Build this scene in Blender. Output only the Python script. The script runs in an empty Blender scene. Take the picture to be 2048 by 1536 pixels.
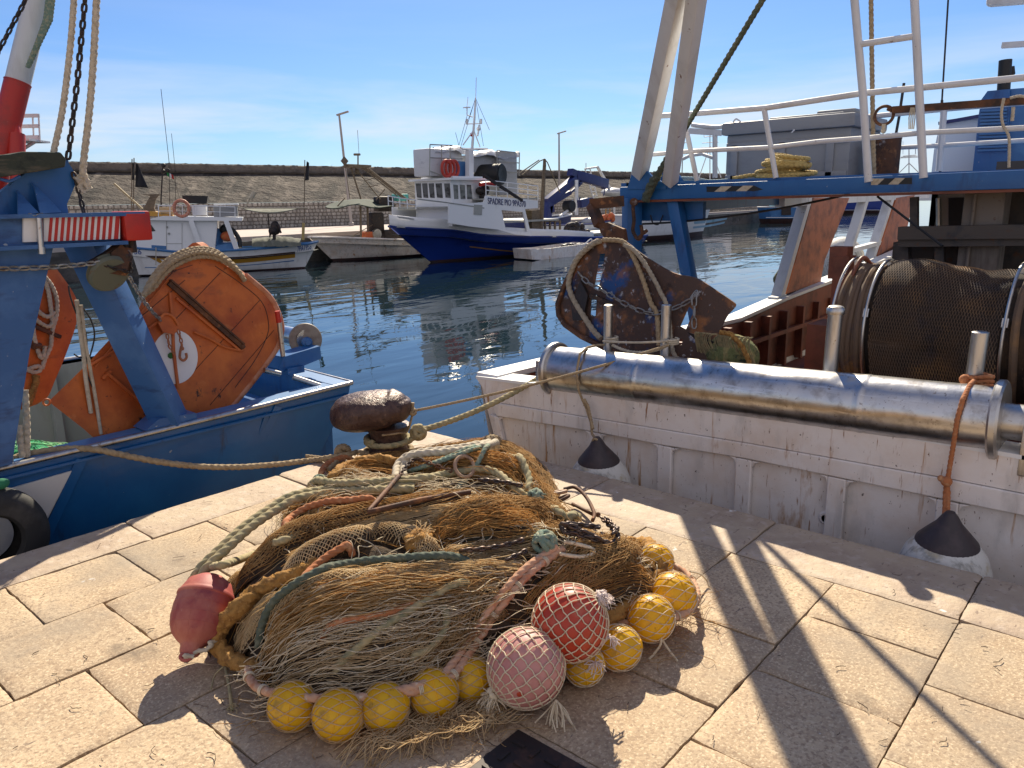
import bpy, bmesh, math, random
from mathutils import Vector, Matrix, noise
random.seed(7)
SC = bpy.context.scene
COL = SC.collection
R = math.radians

# ------------------------------------------------------------------ camera, sky, sun, exposure
EYE = Vector((0, 0, 1.6))
CR = Matrix(((0.65528535, 0.18477523, -0.73243377), (-0.75517394, 0.1375213, -0.64093698), (-0.01770404, 0.97311151, 0.22965313)))
FPX = 1538.0
cam = bpy.data.cameras.new('camera')
cam.sensor_width = 36.0
cam.lens = 36.0 * FPX / 2048.0
cam.clip_start = 0.05
cam.clip_end = 6000
camo = bpy.data.objects.new('camera', cam)
camo.matrix_world = Matrix.Translation(EYE) @ CR.to_4x4()
COL.objects.link(camo)
SC.camera = camo

SUN_EL, SUN_AZ = R(38.6), R(37.0)      # azimuth measured from +X towards +Y
SUN_DIR = Vector((math.cos(SUN_EL) * math.cos(SUN_AZ), math.cos(SUN_EL) * math.sin(SUN_AZ), math.sin(SUN_EL)))
sun = bpy.data.lights.new('sun', 'SUN')
sun.energy = 5.0
sun.angle = R(0.53)
sun.color = (1.0, 0.885, 0.69)
suno = bpy.data.objects.new('sun', sun)
suno.rotation_euler = (-SUN_DIR).to_track_quat('-Z', 'Y').to_euler()
COL.objects.link(suno)

W = bpy.data.worlds.new('World')
SC.world = W
W.use_nodes = True
wn, wl = W.node_tree.nodes, W.node_tree.links
for n in list(wn): wn.remove(n)
wout = wn.new('ShaderNodeOutputWorld')
bg = wn.new('ShaderNodeBackground'); bg.inputs[1].default_value = 0.085
sky = wn.new('ShaderNodeTexSky'); sky.sky_type = 'NISHITA'; sky.sun_disc = False
sky.sun_elevation = SUN_EL; sky.sun_rotation = math.pi / 2 - SUN_AZ
sky.air_density = 1.0; sky.dust_density = 0.25; sky.ozone_density = 2.4; sky.altitude = 0
tc = wn.new('ShaderNodeTexCoord')
mp = wn.new('ShaderNodeMapping'); mp.inputs['Scale'].default_value = (1.3, 1.3, 10.0); mp.inputs['Rotation'].default_value = (R(5), R(-4), 0)
nz = wn.new('ShaderNodeTexNoise'); nz.inputs['Scale'].default_value = 1.7; nz.inputs['Detail'].default_value = 7; nz.inputs['Roughness'].default_value = 0.58; nz.inputs['Distortion'].default_value = 0.5
cr = wn.new('ShaderNodeValToRGB'); cr.color_ramp.elements[0].position = 0.41; cr.color_ramp.elements[1].position = 0.64
sx = wn.new('ShaderNodeSeparateXYZ')
er = wn.new('ShaderNodeValToRGB')       # streaky cirrus in a low band, thin bright veils high overhead
er.color_ramp.elements[0].position = 0.0; er.color_ramp.elements[0].color = (0.75, 0.75, 0.75, 1)
for p_, c_ in ((0.085, 1.0), (0.14, 0.42), (0.19, 0.06), (0.30, 0.06)):
    e = er.color_ramp.elements.new(p_); e.color = (c_, c_, c_, 1)
er.color_ramp.elements[-1].position = 0.5; er.color_ramp.elements[-1].color = (0.0, 0.0, 0.0, 1)
vr = wn.new('ShaderNodeMapRange'); vr.interpolation_type = 'SMOOTHSTEP'
for k_, v_ in (('From Min', 0.27), ('From Max', 0.55), ('To Min', 0.0), ('To Max', 0.0)): vr.inputs[k_].default_value = v_
tint = wn.new('ShaderNodeMixRGB'); tint.blend_type = 'MULTIPLY'; tint.inputs[0].default_value = 1.0; tint.inputs[2].default_value = (0.435, 0.575, 0.80, 1)
mu = wn.new('ShaderNodeMath'); mu.operation = 'MULTIPLY'
mu2 = wn.new('ShaderNodeMath'); mu2.operation = 'MULTIPLY'; mu2.inputs[1].default_value = 0.85
mx = wn.new('ShaderNodeMixRGB'); mx.inputs[2].default_value = (5.5, 6.0, 6.6, 1)
mx2 = wn.new('ShaderNodeMixRGB'); mx2.inputs[2].default_value = (6.0, 6.3, 6.9, 1)
wl.new(tc.outputs['Generated'], mp.inputs[0]); wl.new(mp.outputs[0], nz.inputs['Vector'])
wl.new(nz.outputs['Fac'], cr.inputs[0]); wl.new(tc.outputs['Generated'], sx.inputs[0]); wl.new(sx.outputs['Z'], er.inputs[0]); wl.new(sx.outputs['Z'], vr.inputs['Value'])
wl.new(cr.outputs[0], mu.inputs[0]); wl.new(er.outputs[0], mu.inputs[1]); wl.new(mu.outputs[0], mu2.inputs[0])
wl.new(sky.outputs[0], tint.inputs[1]); wl.new(tint.outputs[0], mx.inputs[1]); wl.new(mu2.outputs[0], mx.inputs[0])
wl.new(mx.outputs[0], mx2.inputs[1]); wl.new(vr.outputs[0], mx2.inputs[0])
# bright haze added to the unseen sky behind the camera, lighting surfaces facing it
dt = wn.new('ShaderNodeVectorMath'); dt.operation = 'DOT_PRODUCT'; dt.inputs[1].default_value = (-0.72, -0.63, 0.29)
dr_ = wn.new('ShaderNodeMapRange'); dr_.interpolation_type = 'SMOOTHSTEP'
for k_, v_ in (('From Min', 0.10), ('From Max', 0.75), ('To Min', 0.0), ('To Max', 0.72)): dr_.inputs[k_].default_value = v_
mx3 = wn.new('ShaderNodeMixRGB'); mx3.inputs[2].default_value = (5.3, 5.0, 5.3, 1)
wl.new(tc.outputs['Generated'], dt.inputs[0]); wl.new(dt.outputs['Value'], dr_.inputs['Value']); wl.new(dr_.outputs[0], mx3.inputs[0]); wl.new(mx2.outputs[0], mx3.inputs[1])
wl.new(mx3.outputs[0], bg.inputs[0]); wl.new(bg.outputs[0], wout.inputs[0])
SC.view_settings.view_transform = 'Standard'
SC.view_settings.look = 'None'
SC.view_settings.exposure = 0.76
SC.view_settings.gamma = 1.0
SC.view_settings.use_curve_mapping = False
SC.cycles.max_bounces = 8
SC.cycles.glossy_bounces = 4
SC.cycles.use_denoising = True

# ------------------------------------------------------------------ measuring helpers: a sight line of the survey camera cut by a real plane
def ray(px, py): return CR @ Vector((px - 1024.0, 768.0 - py, -FPX))
def Pz(px, py, z): r = ray(px, py); return EYE + r * ((z - EYE.z) / r.z)
def Pu(px, py, u): r = ray(px, py); return EYE + r * (u / r.x)
def Pv(px, py, v): r = ray(px, py); return EYE + r * (v / r.y)
def Pd(px, py, d): r = ray(px, py); return EYE + r * (d / FPX)
def Pn(px, py, o, n):
    r = ray(px, py); return EYE + r * ((Vector(o) - EYE).dot(n) / r.dot(n))

# ------------------------------------------------------------------ materials
MATS = {}
def mat(name, base, layers=(), rough=0.6, metal=0.0, bump=None, spec=0.5, island=None, coat=0.0, bump2=None, thin=0.0):
    """base colour, then layers (colour, (sx,sy,sz), lo, hi[, detail]) mixed in where noise passes lo..hi; bump=(scale, strength, distance)"""
    m = bpy.data.materials.new(name); m.use_nodes = True
    nt = m.node_tree; N, L = nt.nodes, nt.links
    b = N['Principled BSDF']
    b.inputs['Roughness'].default_value = rough; b.inputs['Metallic'].default_value = metal
    b.inputs['Specular IOR Level'].default_value = spec
    if coat: b.inputs['Coat Weight'].default_value = coat
    t = N.new('ShaderNodeTexCoord')
    geo = N.new('ShaderNodeNewGeometry')
    cur = None
    c0 = N.new('ShaderNodeRGB'); c0.outputs[0].default_value = (*base, 1); cur = c0.outputs[0]
    if island:
        hs = N.new('ShaderNodeHueSaturation'); mr = N.new('ShaderNodeMapRange')
        mr.inputs['To Min'].default_value = 1 - island; mr.inputs['To Max'].default_value = 1 + island
        L.new(geo.outputs['Random Per Island'], mr.inputs['Value']); L.new(mr.outputs[0], hs.inputs['Value']); L.new(cur, hs.inputs['Color']); cur = hs.outputs[0]
    for k, ly in enumerate(layers):
        col, sc, lo, hi = ly[:4]; det = ly[4] if len(ly) > 4 else 6
        if not hasattr(sc, '__len__'): sc = (sc, sc, sc)
        mpn = N.new('ShaderNodeMapping'); mpn.inputs['Scale'].default_value = sc; mpn.inputs['Location'].default_value = (k * 3.7 + len(name), k * 1.3, k * 5.1)
        nn = N.new('ShaderNodeTexNoise'); nn.inputs['Scale'].default_value = 1.0; nn.inputs['Detail'].default_value = det; nn.inputs['Roughness'].default_value = 0.62
        rp = N.new('ShaderNodeMapRange'); rp.inputs['From Min'].default_value = lo; rp.inputs['From Max'].default_value = hi; rp.clamp = True
        mm = N.new('ShaderNodeMixRGB'); mm.inputs[2].default_value = (*col, 1)
        if len(ly) > 5: mpn.vector_type = 'TEXTURE'; mpn.inputs['Scale'].default_value = [1 / q for q in sc]; mpn.inputs['Rotation'].default_value = ly[5]
        L.new(t.outputs['Object'], mpn.inputs[0]); L.new(mpn.outputs[0], nn.inputs['Vector']); L.new(nn.outputs['Fac'], rp.inputs['Value'])
        L.new(rp.outputs[0], mm.inputs[0]); L.new(cur, mm.inputs[1]); cur = mm.outputs[0]
    L.new(cur, b.inputs['Base Color'])
    last = None
    for bp in (bump, bump2):
        if not bp: continue
        s, st, di = bp
        if not hasattr(s, '__len__'): s = (s, s, s)
        mpn = N.new('ShaderNodeMapping'); mpn.inputs['Scale'].default_value = s
        nn = N.new('ShaderNodeTexNoise'); nn.inputs['Scale'].default_value = 1.0; nn.inputs['Detail'].default_value = 6; nn.inputs['Roughness'].default_value = 0.6
        bn = N.new('ShaderNodeBump'); bn.inputs['Strength'].default_value = st; bn.inputs['Distance'].default_value = di
        L.new(t.outputs['Object'], mpn.inputs[0]); L.new(mpn.outputs[0], nn.inputs['Vector']); L.new(nn.outputs['Fac'], bn.inputs['Height'])
        if last: L.new(last, bn.inputs['Normal'])
        last = bn.outputs[0]
    if last: L.new(last, b.inputs['Normal'])
    if thin:       # fibres let some light through
        tr = N.new('ShaderNodeBsdfTranslucent'); ms = N.new('ShaderNodeMixShader'); ms.inputs[0].default_value = thin
        L.new(cur, tr.inputs[0]); L.new(b.outputs[0], ms.inputs[1]); L.new(tr.outputs[0], ms.inputs[2]); L.new(ms.outputs[0], N['Material Output'].inputs[0])
    MATS[name] = m
    return m

RUST = (0.11, 0.045, 0.02)
m_blue = mat('blue_paint', (0.011, 0.10, 0.30), [((0.03, 0.14, 0.34), 3.0, 0.5, 0.75), ((0.008, 0.035, 0.13), (9, 9, 2.2), 0.55, 0.75), ((0.30, 0.33, 0.36), 22, 0.69, 0.72), (RUST, 17, 0.70, 0.74)], 0.42, bump=(14, 0.25, 0.01), coat=0.1)
m_blueg = mat('gallows_blue_paint', (0.030, 0.105, 0.28), [((0.07, 0.17, 0.38), 2.5, 0.5, 0.7), ((0.015, 0.04, 0.13), (4, 4, 12), 0.56, 0.75), ((0.40, 0.42, 0.44), 30, 0.685, 0.705), ((0.12, 0.06, 0.04), 11, 0.69, 0.73)], 0.45, bump=(9, 0.2, 0.01))
m_bluedk = mat('deep_blue_hull_paint', (0.008, 0.034, 0.235), [((0.005, 0.018, 0.13), (0.7, 0.7, 2), 0.5, 0.75), ((0.05, 0.09, 0.25), 6, 0.66, 0.74)], 0.4, bump=(2, 0.15, 0.02))
m_hull = mat('blue_hull_paint', (0.006, 0.090, 0.265), [((0.012, 0.125, 0.33), 2.0, 0.45, 0.7), ((0.02, 0.03, 0.06), (8, 8, 1.0), 0.60, 0.74), ((0.25, 0.30, 0.36), 26, 0.715, 0.73)], 0.36, bump=(3, 0.3, 0.012), coat=0.15)
m_orange = mat('orange_board_paint', (0.56, 0.145, 0.026), [((0.40, 0.085, 0.018), 3.5, 0.47, 0.72), ((0.22, 0.07, 0.03), (2.2, 2.2, 6), 0.58, 0.70), ((0.34, 0.065, 0.014), 3.5, 0.45, 0.7), ((0.58, 0.19, 0.05), 8, 0.60, 0.76), ((0.035, 0.020, 0.014), (7, 7, 5), 0.625, 0.665), ((0.05, 0.02, 0.012), 30, 0.66, 0.70)], 0.55, bump=(18, 0.35, 0.008))
m_white = mat('white_boat_paint', (0.72, 0.72, 0.72), [((0.52, 0.51, 0.49), (2.5, 2.5, 1), 0.55, 0.75), ((0.30, 0.16, 0.07), (9, 9, 1.6), 0.69, 0.76)], 0.45, bump=(8, 0.1, 0.01))
m_cabin = mat('cabin_white_paint', (0.80, 0.80, 0.80), [((0.62, 0.62, 0.62), (1.2, 1.2, 0.6), 0.55, 0.8)], 0.4)
m_trans = mat('worn_white_transom_paint', (0.76, 0.71, 0.67), [((0.66, 0.55, 0.46), (2.4, 2.4, 2.4), 0.45, 0.70), ((0.50, 0.47, 0.44), (7, 7, 2.5), 0.52, 0.76), ((0.40, 0.21, 0.08), (3.2, 5.0, 1.6), 0.635, 0.72), ((0.40, 0.20, 0.07), (4, 16, 1.1), 0.615, 0.70), ((0.28, 0.13, 0.05), (3, 34, 4.0), 0.64, 0.71), ((0.16, 0.08, 0.045), (60, 60, 26), 0.66, 0.70), ((0.07, 0.045, 0.035), 34, 0.68, 0.705)], 0.5, bump=(10, 0.35, 0.01), bump2=(60, 0.15, 0.004))
m_gwhite = mat('gantry_white_paint', (0.66, 0.655, 0.65), [((0.50, 0.48, 0.46), (5, 5, 1.2), 0.5, 0.75), ((0.16, 0.06, 0.03), 13, 0.67, 0.70), ((0.20, 0.08, 0.04), (40, 40, 30), 0.70, 0.72)], 0.5, bump=(20, 0.2, 0.004))
m_steel = mat('stainless_steel', (0.58, 0.565, 0.55), [((0.34, 0.31, 0.285), (3, 14, 14), 0.48, 0.72), ((0.20, 0.13, 0.08), 16, 0.64, 0.74), ((0.68, 0.67, 0.66), (30, 2, 30), 0.56, 0.66), ((0.30, 0.27, 0.25), (5, 60, 60), 0.62, 0.68)], 0.28, metal=1.0, bump=(3.5, 0.10, 0.03), bump2=(30, 0.12, 0.004))
m_post = mat('post_steel', (0.55, 0.53, 0.50), [((0.38, 0.33, 0.28), (20, 20, 4), 0.5, 0.7), ((0.22, 0.12, 0.05), 24, 0.64, 0.72)], 0.36, metal=1.0, bump=(40, 0.2, 0.003))
m_rust = mat('rusted_steel', (0.13, 0.055, 0.026), [((0.045, 0.028, 0.022), 6, 0.45, 0.62), ((0.30, 0.13, 0.05), 15, 0.58, 0.70), ((0.36, 0.34, 0.33), (9, 9, 9), 0.64, 0.72)], 0.75, metal=0.25, bump=(40, 0.5, 0.006))
m_board = mat('rusted_board_steel', (0.075, 0.042, 0.030), [((0.02, 0.07, 0.21), 3.1, 0.57, 0.64), ((0.26, 0.105, 0.038), 5.5, 0.53, 0.66), ((0.40, 0.40, 0.41), (16, 16, 16), 0.60, 0.68), ((0.04, 0.022, 0.016), 9, 0.60, 0.68), ((0.21, 0.075, 0.022), 30, 0.63, 0.70)], 0.62, metal=0.35, bump=(28, 0.5, 0.008))
m_dark = mat('dark_iron', (0.035, 0.028, 0.026), [((0.09, 0.05, 0.035), 12, 0.52, 0.68)], 0.6, metal=0.4, bump=(40, 0.3, 0.004))
m_chain = mat('galvanised_chain', (0.30, 0.30, 0.29), [((0.16, 0.11, 0.08), 30, 0.5, 0.7)], 0.5, metal=0.7)
m_rchain = mat('blackened_chain', (0.075, 0.055, 0.048), [((0.15, 0.08, 0.045), 40, 0.52, 0.68)], 0.42, metal=0.7)
m_cream = mat('cream_rope', (0.52, 0.45, 0.34), [((0.36, 0.30, 0.21), 35, 0.45, 0.7)], 0.9, bump=(160, 0.4, 0.002))
m_tan = mat('tan_rope', (0.36, 0.27, 0.16), [((0.22, 0.15, 0.08), 40, 0.45, 0.7)], 0.9, bump=(200, 0.5, 0.002))
m_green = mat('green_grey_rope', (0.37, 0.30, 0.16), [((0.20, 0.19, 0.105), 22, 0.45, 0.66), ((0.44, 0.36, 0.21), 50, 0.55, 0.7)], 0.9, bump=(180, 0.4, 0.002))
m_teal = mat('teal_rope', (0.15, 0.22, 0.17), [((0.36, 0.34, 0.22), 35, 0.46, 0.64)], 0.9, bump=(180, 0.4, 0.002))
m_dgreen = mat('dark_green_rope', (0.075, 0.095, 0.07), [((0.18, 0.18, 0.12), 30, 0.5, 0.7)], 0.9, bump=(180, 0.4, 0.002))
m_orope = mat('orange_rope', (0.40, 0.145, 0.055), [((0.48, 0.27, 0.14), 30, 0.52, 0.7), ((0.28, 0.10, 0.045), 60, 0.6, 0.72)], 0.9, bump=(180, 0.4, 0.002))
m_prope = mat('faded_orange_rope', (0.52, 0.30, 0.185), [((0.42, 0.18, 0.09), 18, 0.5, 0.66), ((0.60, 0.50, 0.38), 40, 0.56, 0.7)], 0.9, bump=(180, 0.4, 0.002))
m_ochre = mat('ochre_fibre_rope', (0.36, 0.185, 0.045), [((0.20, 0.09, 0.02), 30, 0.48, 0.66), ((0.48, 0.27, 0.09), 70, 0.55, 0.7)], 0.95, bump=(90, 0.9, 0.006))
m_net = mat('brown_net_twine', (0.60, 0.39, 0.165), [((0.38, 0.21, 0.075), 9, 0.45, 0.66), ((0.70, 0.50, 0.25), 24, 0.56, 0.72)], 0.85, thin=0.5)
m_netl = mat('pale_net_twine', (0.76, 0.60, 0.36), [((0.54, 0.36, 0.17), 11, 0.48, 0.68), ((0.74, 0.60, 0.38), 30, 0.56, 0.70)], 0.85, thin=0.5)
m_neto = mat('orange_net_twine', (0.64, 0.385, 0.13), [((0.42, 0.21, 0.06), 12, 0.45, 0.66)], 0.85, thin=0.5)
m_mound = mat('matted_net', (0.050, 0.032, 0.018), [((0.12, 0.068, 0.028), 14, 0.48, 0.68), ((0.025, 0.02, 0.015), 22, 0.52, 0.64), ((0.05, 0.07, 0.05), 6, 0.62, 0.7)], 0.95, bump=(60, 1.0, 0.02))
m_wcord = mat('white_twine', (0.78, 0.67, 0.48), [((0.50, 0.38, 0.24), 40, 0.5, 0.7)], 0.85, thin=0.25)
m_yel = mat('yellow_float_plastic', (0.95, 0.57, 0.012), [((0.84, 0.43, 0.008), 12, 0.5, 0.72), ((0.45, 0.22, 0.02), 28, 0.62, 0.72), ((0.45, 0.27, 0.06), 9, 0.61, 0.74), ((0.85, 0.52, 0.08), 7, 0.56, 0.7)], 0.4, bump=(30, 0.2, 0.004), thin=0.36)
m_red = mat('red_buoy_plastic', (0.52, 0.055, 0.022), [((0.58, 0.17, 0.11), 10, 0.52, 0.72), ((0.40, 0.035, 0.02), 8, 0.6, 0.7)], 0.42, bump=(40, 0.1, 0.003), thin=0.2)
m_pink = mat('faded_pink_buoy_plastic', (0.64, 0.30, 0.26), [((0.52, 0.20, 0.18), 7, 0.46, 0.66), ((0.44, 0.26, 0.28), 12, 0.6, 0.75), ((0.30, 0.16, 0.14), 20, 0.66, 0.74)], 0.5, bump=(40, 0.15, 0.003), thin=0.2)
m_maroon = mat('maroon_buoy_plastic', (0.33, 0.060, 0.050), [((0.44, 0.15, 0.10), (8, 8, 4), 0.46, 0.68), ((0.24, 0.04, 0.045), 14, 0.56, 0.7), ((0.42, 0.24, 0.20), 26, 0.66, 0.74)], 0.6, bump=(50, 0.2, 0.003))
m_bollard = mat('rusted_cast_iron', (0.075, 0.040, 0.032), [((0.13, 0.075, 0.055), 14, 0.46, 0.66), ((0.040, 0.022, 0.020), 22, 0.55, 0.66), ((0.42, 0.33, 0.24), 46, 0.70, 0.73)], 0.42, metal=0.3, bump=(30, 0.8, 0.012), bump2=(90, 0.4, 0.004))
m_rubber = mat('black_rubber', (0.018, 0.018, 0.018), [((0.05, 0.048, 0.045), 9, 0.5, 0.75)], 0.75, bump=(30, 0.3, 0.005))
m_fend = mat('scuffed_white_fender', (0.62, 0.61, 0.57), [((0.30, 0.29, 0.26), (26, 9, 9), 0.5, 0.62), ((0.48, 0.42, 0.30), 14, 0.55, 0.7)], 0.7, bump=(50, 0.4, 0.004))
m_fcone = mat('fender_cone_rubber', (0.035, 0.026, 0.030), [((0.06, 0.042, 0.046), 12, 0.5, 0.7)], 0.55, bump=(12, 0.3, 0.008))
m_brown = mat('brown_frame_paint', (0.42, 0.13, 0.05), [((0.16, 0.05, 0.022), 5, 0.45, 0.68), ((0.42, 0.18, 0.10), 9, 0.62, 0.75)], 0.55, bump=(10, 0.2, 0.006))
m_bulw = mat('rusty_brown_bulwark_paint', (0.22, 0.062, 0.030), [((0.10, 0.032, 0.018), 4, 0.45, 0.66), ((0.19, 0.07, 0.03), 16, 0.6, 0.74)], 0.6, bump=(14, 0.3, 0.006))
m_grey = mat('grey_tub_plastic', (0.27, 0.272, 0.275), [((0.20, 0.20, 0.205), (2, 2, 5), 0.5, 0.72), ((0.27, 0.27, 0.27), 18, 0.66, 0.74)], 0.5, bump=(14, 0.15, 0.006))
m_greyp = mat('grey_inner_paint', (0.36, 0.36, 0.33), [((0.24, 0.24, 0.21), (3, 3, 1), 0.5, 0.75), (RUST, 20, 0.68, 0.73)], 0.6)
m_redp = mat('red_paint', (0.46, 0.022, 0.012), [((0.30, 0.025, 0.016), 7, 0.5, 0.7), ((0.60, 0.14, 0.09), 26, 0.68, 0.72)], 0.45)
m_boomw = mat('boom_white_paint', (0.60, 0.60, 0.60), [((0.46, 0.45, 0.44), (6, 6, 1), 0.5, 0.75)], 0.45)
m_wood = mat('weathered_timber', (0.20, 0.15, 0.10), [((0.10, 0.075, 0.05), (4, 4, 30), 0.45, 0.66)], 0.85, bump=(30, 0.5, 0.006))
m_plank = mat('mossy_dark_timber', (0.035, 0.042, 0.03), [((0.15, 0.12, 0.085), (3, 3, 18), 0.50, 0.66), ((0.02, 0.025, 0.02), 14, 0.55, 0.65)], 0.85, bump=(22, 0.6, 0.01))
m_gnet = mat('bright_green_net', (0.02, 0.34, 0.13), [((0.015, 0.15, 0.07), 55, 0.48, 0.62), ((0.10, 0.52, 0.20), 26, 0.54, 0.68), ((0.50, 0.45, 0.24), 4, 0.60, 0.68)], 0.9, bump=(110, 1.0, 0.012))
m_dnet = mat('dark_tarry_net', (0.125, 0.082, 0.055), [((0.30, 0.165, 0.065), 3.2, 0.50, 0.68), ((0.055, 0.05, 0.065), 5, 0.55, 0.7)], 0.85)
m_dnetb = mat('dark_net_roll', (0.026, 0.019, 0.015), [((0.075, 0.040, 0.018), 4, 0.5, 0.7)], 0.95, bump=(50, 0.8, 0.01))
m_black = mat('black_paint', (0.012, 0.012, 0.013), [], 0.55)
m_glass = mat('dark_window_glass', (0.025, 0.03, 0.035), [], 0.08)
m_glassl = mat('grey_window_glass', (0.14, 0.145, 0.145), [((0.05, 0.05, 0.05), (1.2, 1.2, 2.4), 0.5, 0.58)], 0.12)
m_yelp = mat('ochre_stripe_paint', (0.42, 0.21, 0.02), [], 0.5)
m_navy = mat('navy_blue_paint', (0.022, 0.028, 0.13), [((0.04, 0.05, 0.17), 3, 0.55, 0.7)], 0.45)
m_lblue = mat('light_blue_paint', (0.05, 0.16, 0.36), [((0.09, 0.24, 0.45), 3, 0.55, 0.7)], 0.5)
m_boot = mat('dark_boot_top', (0.05, 0.022, 0.02), [((0.02, 0.02, 0.02), 3, 0.5, 0.7)], 0.6)
m_canvas = mat('grey_green_canvas', (0.13, 0.135, 0.105), [((0.20, 0.20, 0.17), (6, 6, 1), 0.5, 0.7)], 0.9, bump=(9, 0.6, 0.03))
m_dcanvas = mat('dark_green_canvas', (0.024, 0.04, 0.027), [((0.04, 0.055, 0.04), 4, 0.5, 0.7)], 0.9, bump=(5, 0.5, 0.03))
m_tarp = mat('clear_plastic_sheet', (0.40, 0.40, 0.41), [((0.34, 0.34, 0.35), (2, 2, 5), 0.48, 0.66), ((0.55, 0.55, 0.55), 6, 0.6, 0.72)], 0.35, bump=(4, 0.5, 0.05))
m_tank = mat('white_plastic_tank', (0.66, 0.66, 0.68), [((0.50, 0.50, 0.53), (2, 2, 6), 0.55, 0.7)], 0.4)
m_orlife = mat('faded_orange_lifering', (0.56, 0.20, 0.12), [((0.62, 0.42, 0.33), 12, 0.55, 0.62)], 0.6)
m_fish = mat('orange_net_floats', (0.60, 0.12, 0.04), [((0.5, 0.2, 0.05), 9, 0.5, 0.6)], 0.7)
m_turq = mat('turquoise_plastic', (0.10, 0.44, 0.38), [], 0.6)
m_post_lamp = mat('lamp_post_paint', (0.33, 0.30, 0.28), [], 0.6)
m_cloth = mat('black_flag_cloth', (0.016, 0.017, 0.022), [], 0.9)

def stone_mat():
    m = mat('quay_stone', (0.47, 0.352, 0.225), [((0.375, 0.265, 0.162), 4, 0.40, 0.66), ((0.53, 0.40, 0.25), 9, 0.52, 0.70), ((0.31, 0.215, 0.135), 70, 0.49, 0.62, 3), ((0.60, 0.47, 0.31), 95, 0.53, 0.64, 3), ((0.19, 0.135, 0.095), (10, 34, 20), 0.685, 0.72, 4), ((0.28, 0.20, 0.14), (30, 12, 20), 0.68, 0.72, 4), ((0.70, 0.68, 0.63), 7, 0.725, 0.74, 3), ((0.29, 0.235, 0.175), 1.3, 0.48, 0.68), ((0.17, 0.125, 0.085), (2.6, 1.9, 2), 0.63, 0.74, 8), ((0.20, 0.15, 0.10), 16, 0.66, 0.74)], 0.8, bump=(45, 0.55, 0.006), island=0.2, bump2=(150, 0.5, 0.003))
    return m
m_stone = stone_mat()
m_coping = mat('coping_stone', (0.435, 0.338, 0.235), [((0.36, 0.265, 0.19), 4, 0.42, 0.66), ((0.50, 0.40, 0.31), 16, 0.52, 0.68), ((0.24, 0.17, 0.125), (18, 46, 30), 0.64, 0.68, 4), ((0.20, 0.14, 0.10), (46, 18, 30), 0.65, 0.69, 4), ((0.70, 0.68, 0.63), 8, 0.71, 0.73, 3)], 0.72, bump=(26, 0.6, 0.010), island=0.12, bump2=(110, 0.35, 0.003))
m_joint = mat('joint_dirt', (0.085, 0.058, 0.038), [((0.20, 0.145, 0.095), 30, 0.52, 0.64)], 0.95, bump=(80, 0.8, 0.006))
m_qwall = mat('quay_wall_stone', (0.20, 0.17, 0.14), [((0.09, 0.085, 0.07), (3, 3, 5), 0.5, 0.7), ((0.04, 0.05, 0.035), (5, 5, 2), 0.58, 0.7)], 0.9, bump=(8, 0.7, 0.03))

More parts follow.
